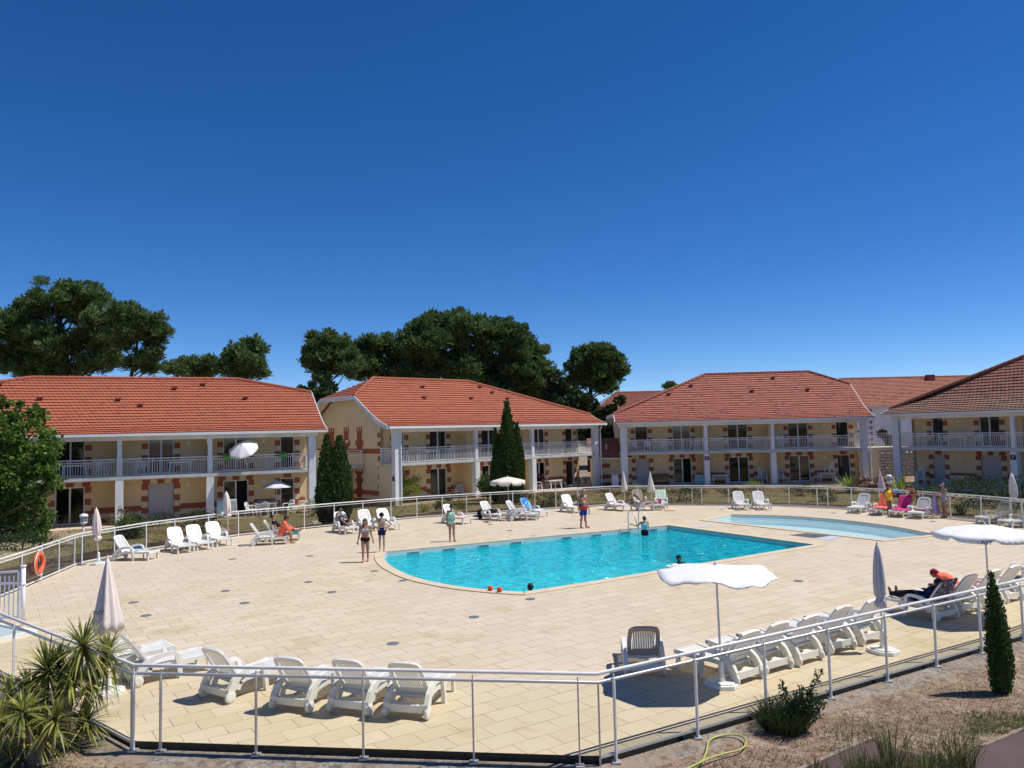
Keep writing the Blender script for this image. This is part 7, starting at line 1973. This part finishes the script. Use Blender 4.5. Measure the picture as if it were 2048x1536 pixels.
# towels and clothes on loungers
def back_towel(key, mat, lab, w=.5, t0=.12, t1=1.02, over=.25, seat=.0):
    """towel hanging over the back rest: from the seat up the front, over the top and down behind"""
    o = LG[key]; a = o.rotation_euler[2]; B0, B1 = V((.36, 0, .31)), V((-.04, 0, .89)); d = B1-B0; n_ = V((d.z, 0, -d.x)).normalized()
    path_ = []
    if seat > 0: path_ += [V((.40+seat, 0, .345)), V((.42, 0, .345))]
    path_ += [B0+d*t0+n_*.03, B0+d*.6+n_*.03, B1+n_*.032+d*.0, B1+d*.05, B1-n_*.035, B1-d*over-n_*.04-V((0, 0, .02))]
    Ls = [0]
    for x, y in zip(path_, path_[1:]): Ls.append(Ls[-1]+(y-x).length)
    def fn(s, t_):
        q = t_*Ls[-1]
        for i in range(len(Ls)-1):
            if q <= Ls[i+1]+1e-6: pt = path_[i].lerp(path_[i+1], (q-Ls[i])/(Ls[i+1]-Ls[i])); break
        y = (s-.5)*w*(1+.04*sin(q*9)); x = pt.x+.008*sin(s*21+q*5); z = pt.z+.010*sin(s*17+q*3)
        return (o.location.x+x*cos(a)-y*sin(a), o.location.y+x*sin(a)+y*cos(a), z)
    return cloth_sheet('towel', fn, 16, 22, mat, lab)
def seat_towel(key, mat, lab, x0=.45, x1=1.3, w=.56, hang=.1):
    o = LG[key]; a = o.rotation_euler[2]
    def fn(s, t_):
        x = x0+(x1-x0)*t_; y = (s-.5)*(w+2*hang); z = .342+.012*sin(s*19+t_*6)+.008*sin(t_*23)
        if abs(y) > .325: z -= (abs(y)-.325)*1.0; y = math.copysign(.325+(abs(y)-.325)*.25, y)
        return (o.location.x+x*cos(a)-y*sin(a), o.location.y+x*sin(a)+y*cos(a), z)
    return cloth_sheet('towel', fn, 16, 14, mat, lab)
back_towel('F14', 'cloth_blue_print', 'blue and navy printed towel draped down a lounger back on the far deck', seat=.3)
back_towel('F19', 'cloth_mint', 'pale green towel draped over the back of a far lounger', w=.6, over=.4)
back_towel('S1', 'cloth_dark_print', 'dark towel with pale pattern thrown over the shaded lounger back', w=.56, t0=.5, over=.8)
back_towel('F24', 'cloth_pink', 'bright pink towel over the lounger in front of the bending woman', w=.6, seat=.35)
seat_towel('F23', 'cloth_coral', 'coral towel spread on the lounger next to the girl in yellow', -.0+.4, 1.15)
back_towel('F23', 'cloth_coral', 'coral towel hanging over the lounger back behind the girl in yellow', w=.58)
seat_towel('F24', 'cloth_pink', 'pink towel spread along the seat of the middle right lounger', .4, 1.25)
seat_towel('F25', 'cloth_crimson', 'crimson cloth on the seat of the lounger beside the lilac towel', .42, .75, .5, .0)
seat_towel('F16', 'cloth_pink_print', 'pink and white printed towel on the lounger under the closed umbrella', .4, 1.3)
seat_towel('F13', 'cloth_pink_print', 'pale towel with pink print on the lounger left of the blue towel', .4, 1.1)
seat_towel('F10', 'cloth_pale_pink', 'pale striped towel on the low lounger right of the woman in green', .35, 1.3)
seat_towel('F1', 'cloth_aqua_print', 'blue and white towel on the seat of the lounger by the far left umbrella', .42, .8, .5, .05)
seat_towel('F6', 'cloth_teal', 'dark teal towel at the foot of the reclining person', .95, 1.4, .5, .12)
seat_towel('F14', 'cloth_white', 'white towel on the seat below the blue printed towel', .75, 1.35, .5, .05)
seat_towel('S3', 'cloth_orange', 'orange cloth on the lounger behind the parasol pole', .45, 1.2)
p, a = on_lounger('F11', .55, 0, .33); heap('clothes', p, (.34, .26, .16), 'cloth_black', 'heap of black clothes on the lounger under the far parasol', 'clothes', 5)
p, a = on_lounger('F11', .10, -.38, .0); heap('bag', p, (.16, .16, .5), 'cloth_black', 'black bag hanging beside the lounger under the far parasol', 'bag', 6)
p, a = on_lounger('F19', .7, -.1, .34); heap('clothes', p, (.14, .12, .14), 'cloth_pink', 'small pink bundle on the green towel lounger', 'clothes', 7)
p, a = on_lounger('F12', .4, 0, .33); heap('clothes', p, (.2, .2, .1), 'cloth_navy', 'dark folded clothes on the side view lounger by the parasol', 'clothes', 8)
p = at(1800, 1020); o = thing('swim_ring', 'blue inflatable toy leaning on the fence behind the girl in yellow', 'inflatable', p+V((.1, .6, .42)), radians(20))
mb = MB(); mb.tube([(.55*cos(t_)*.7, 0, .50*sin(t_)) for t_ in [pi*(-.25+.95*k/14) for k in range(15)]], [.07+.05*sin(pi*k/14) for k in range(15)], 10); mb.build('inflated_body', 'cloth_blue', o, True)
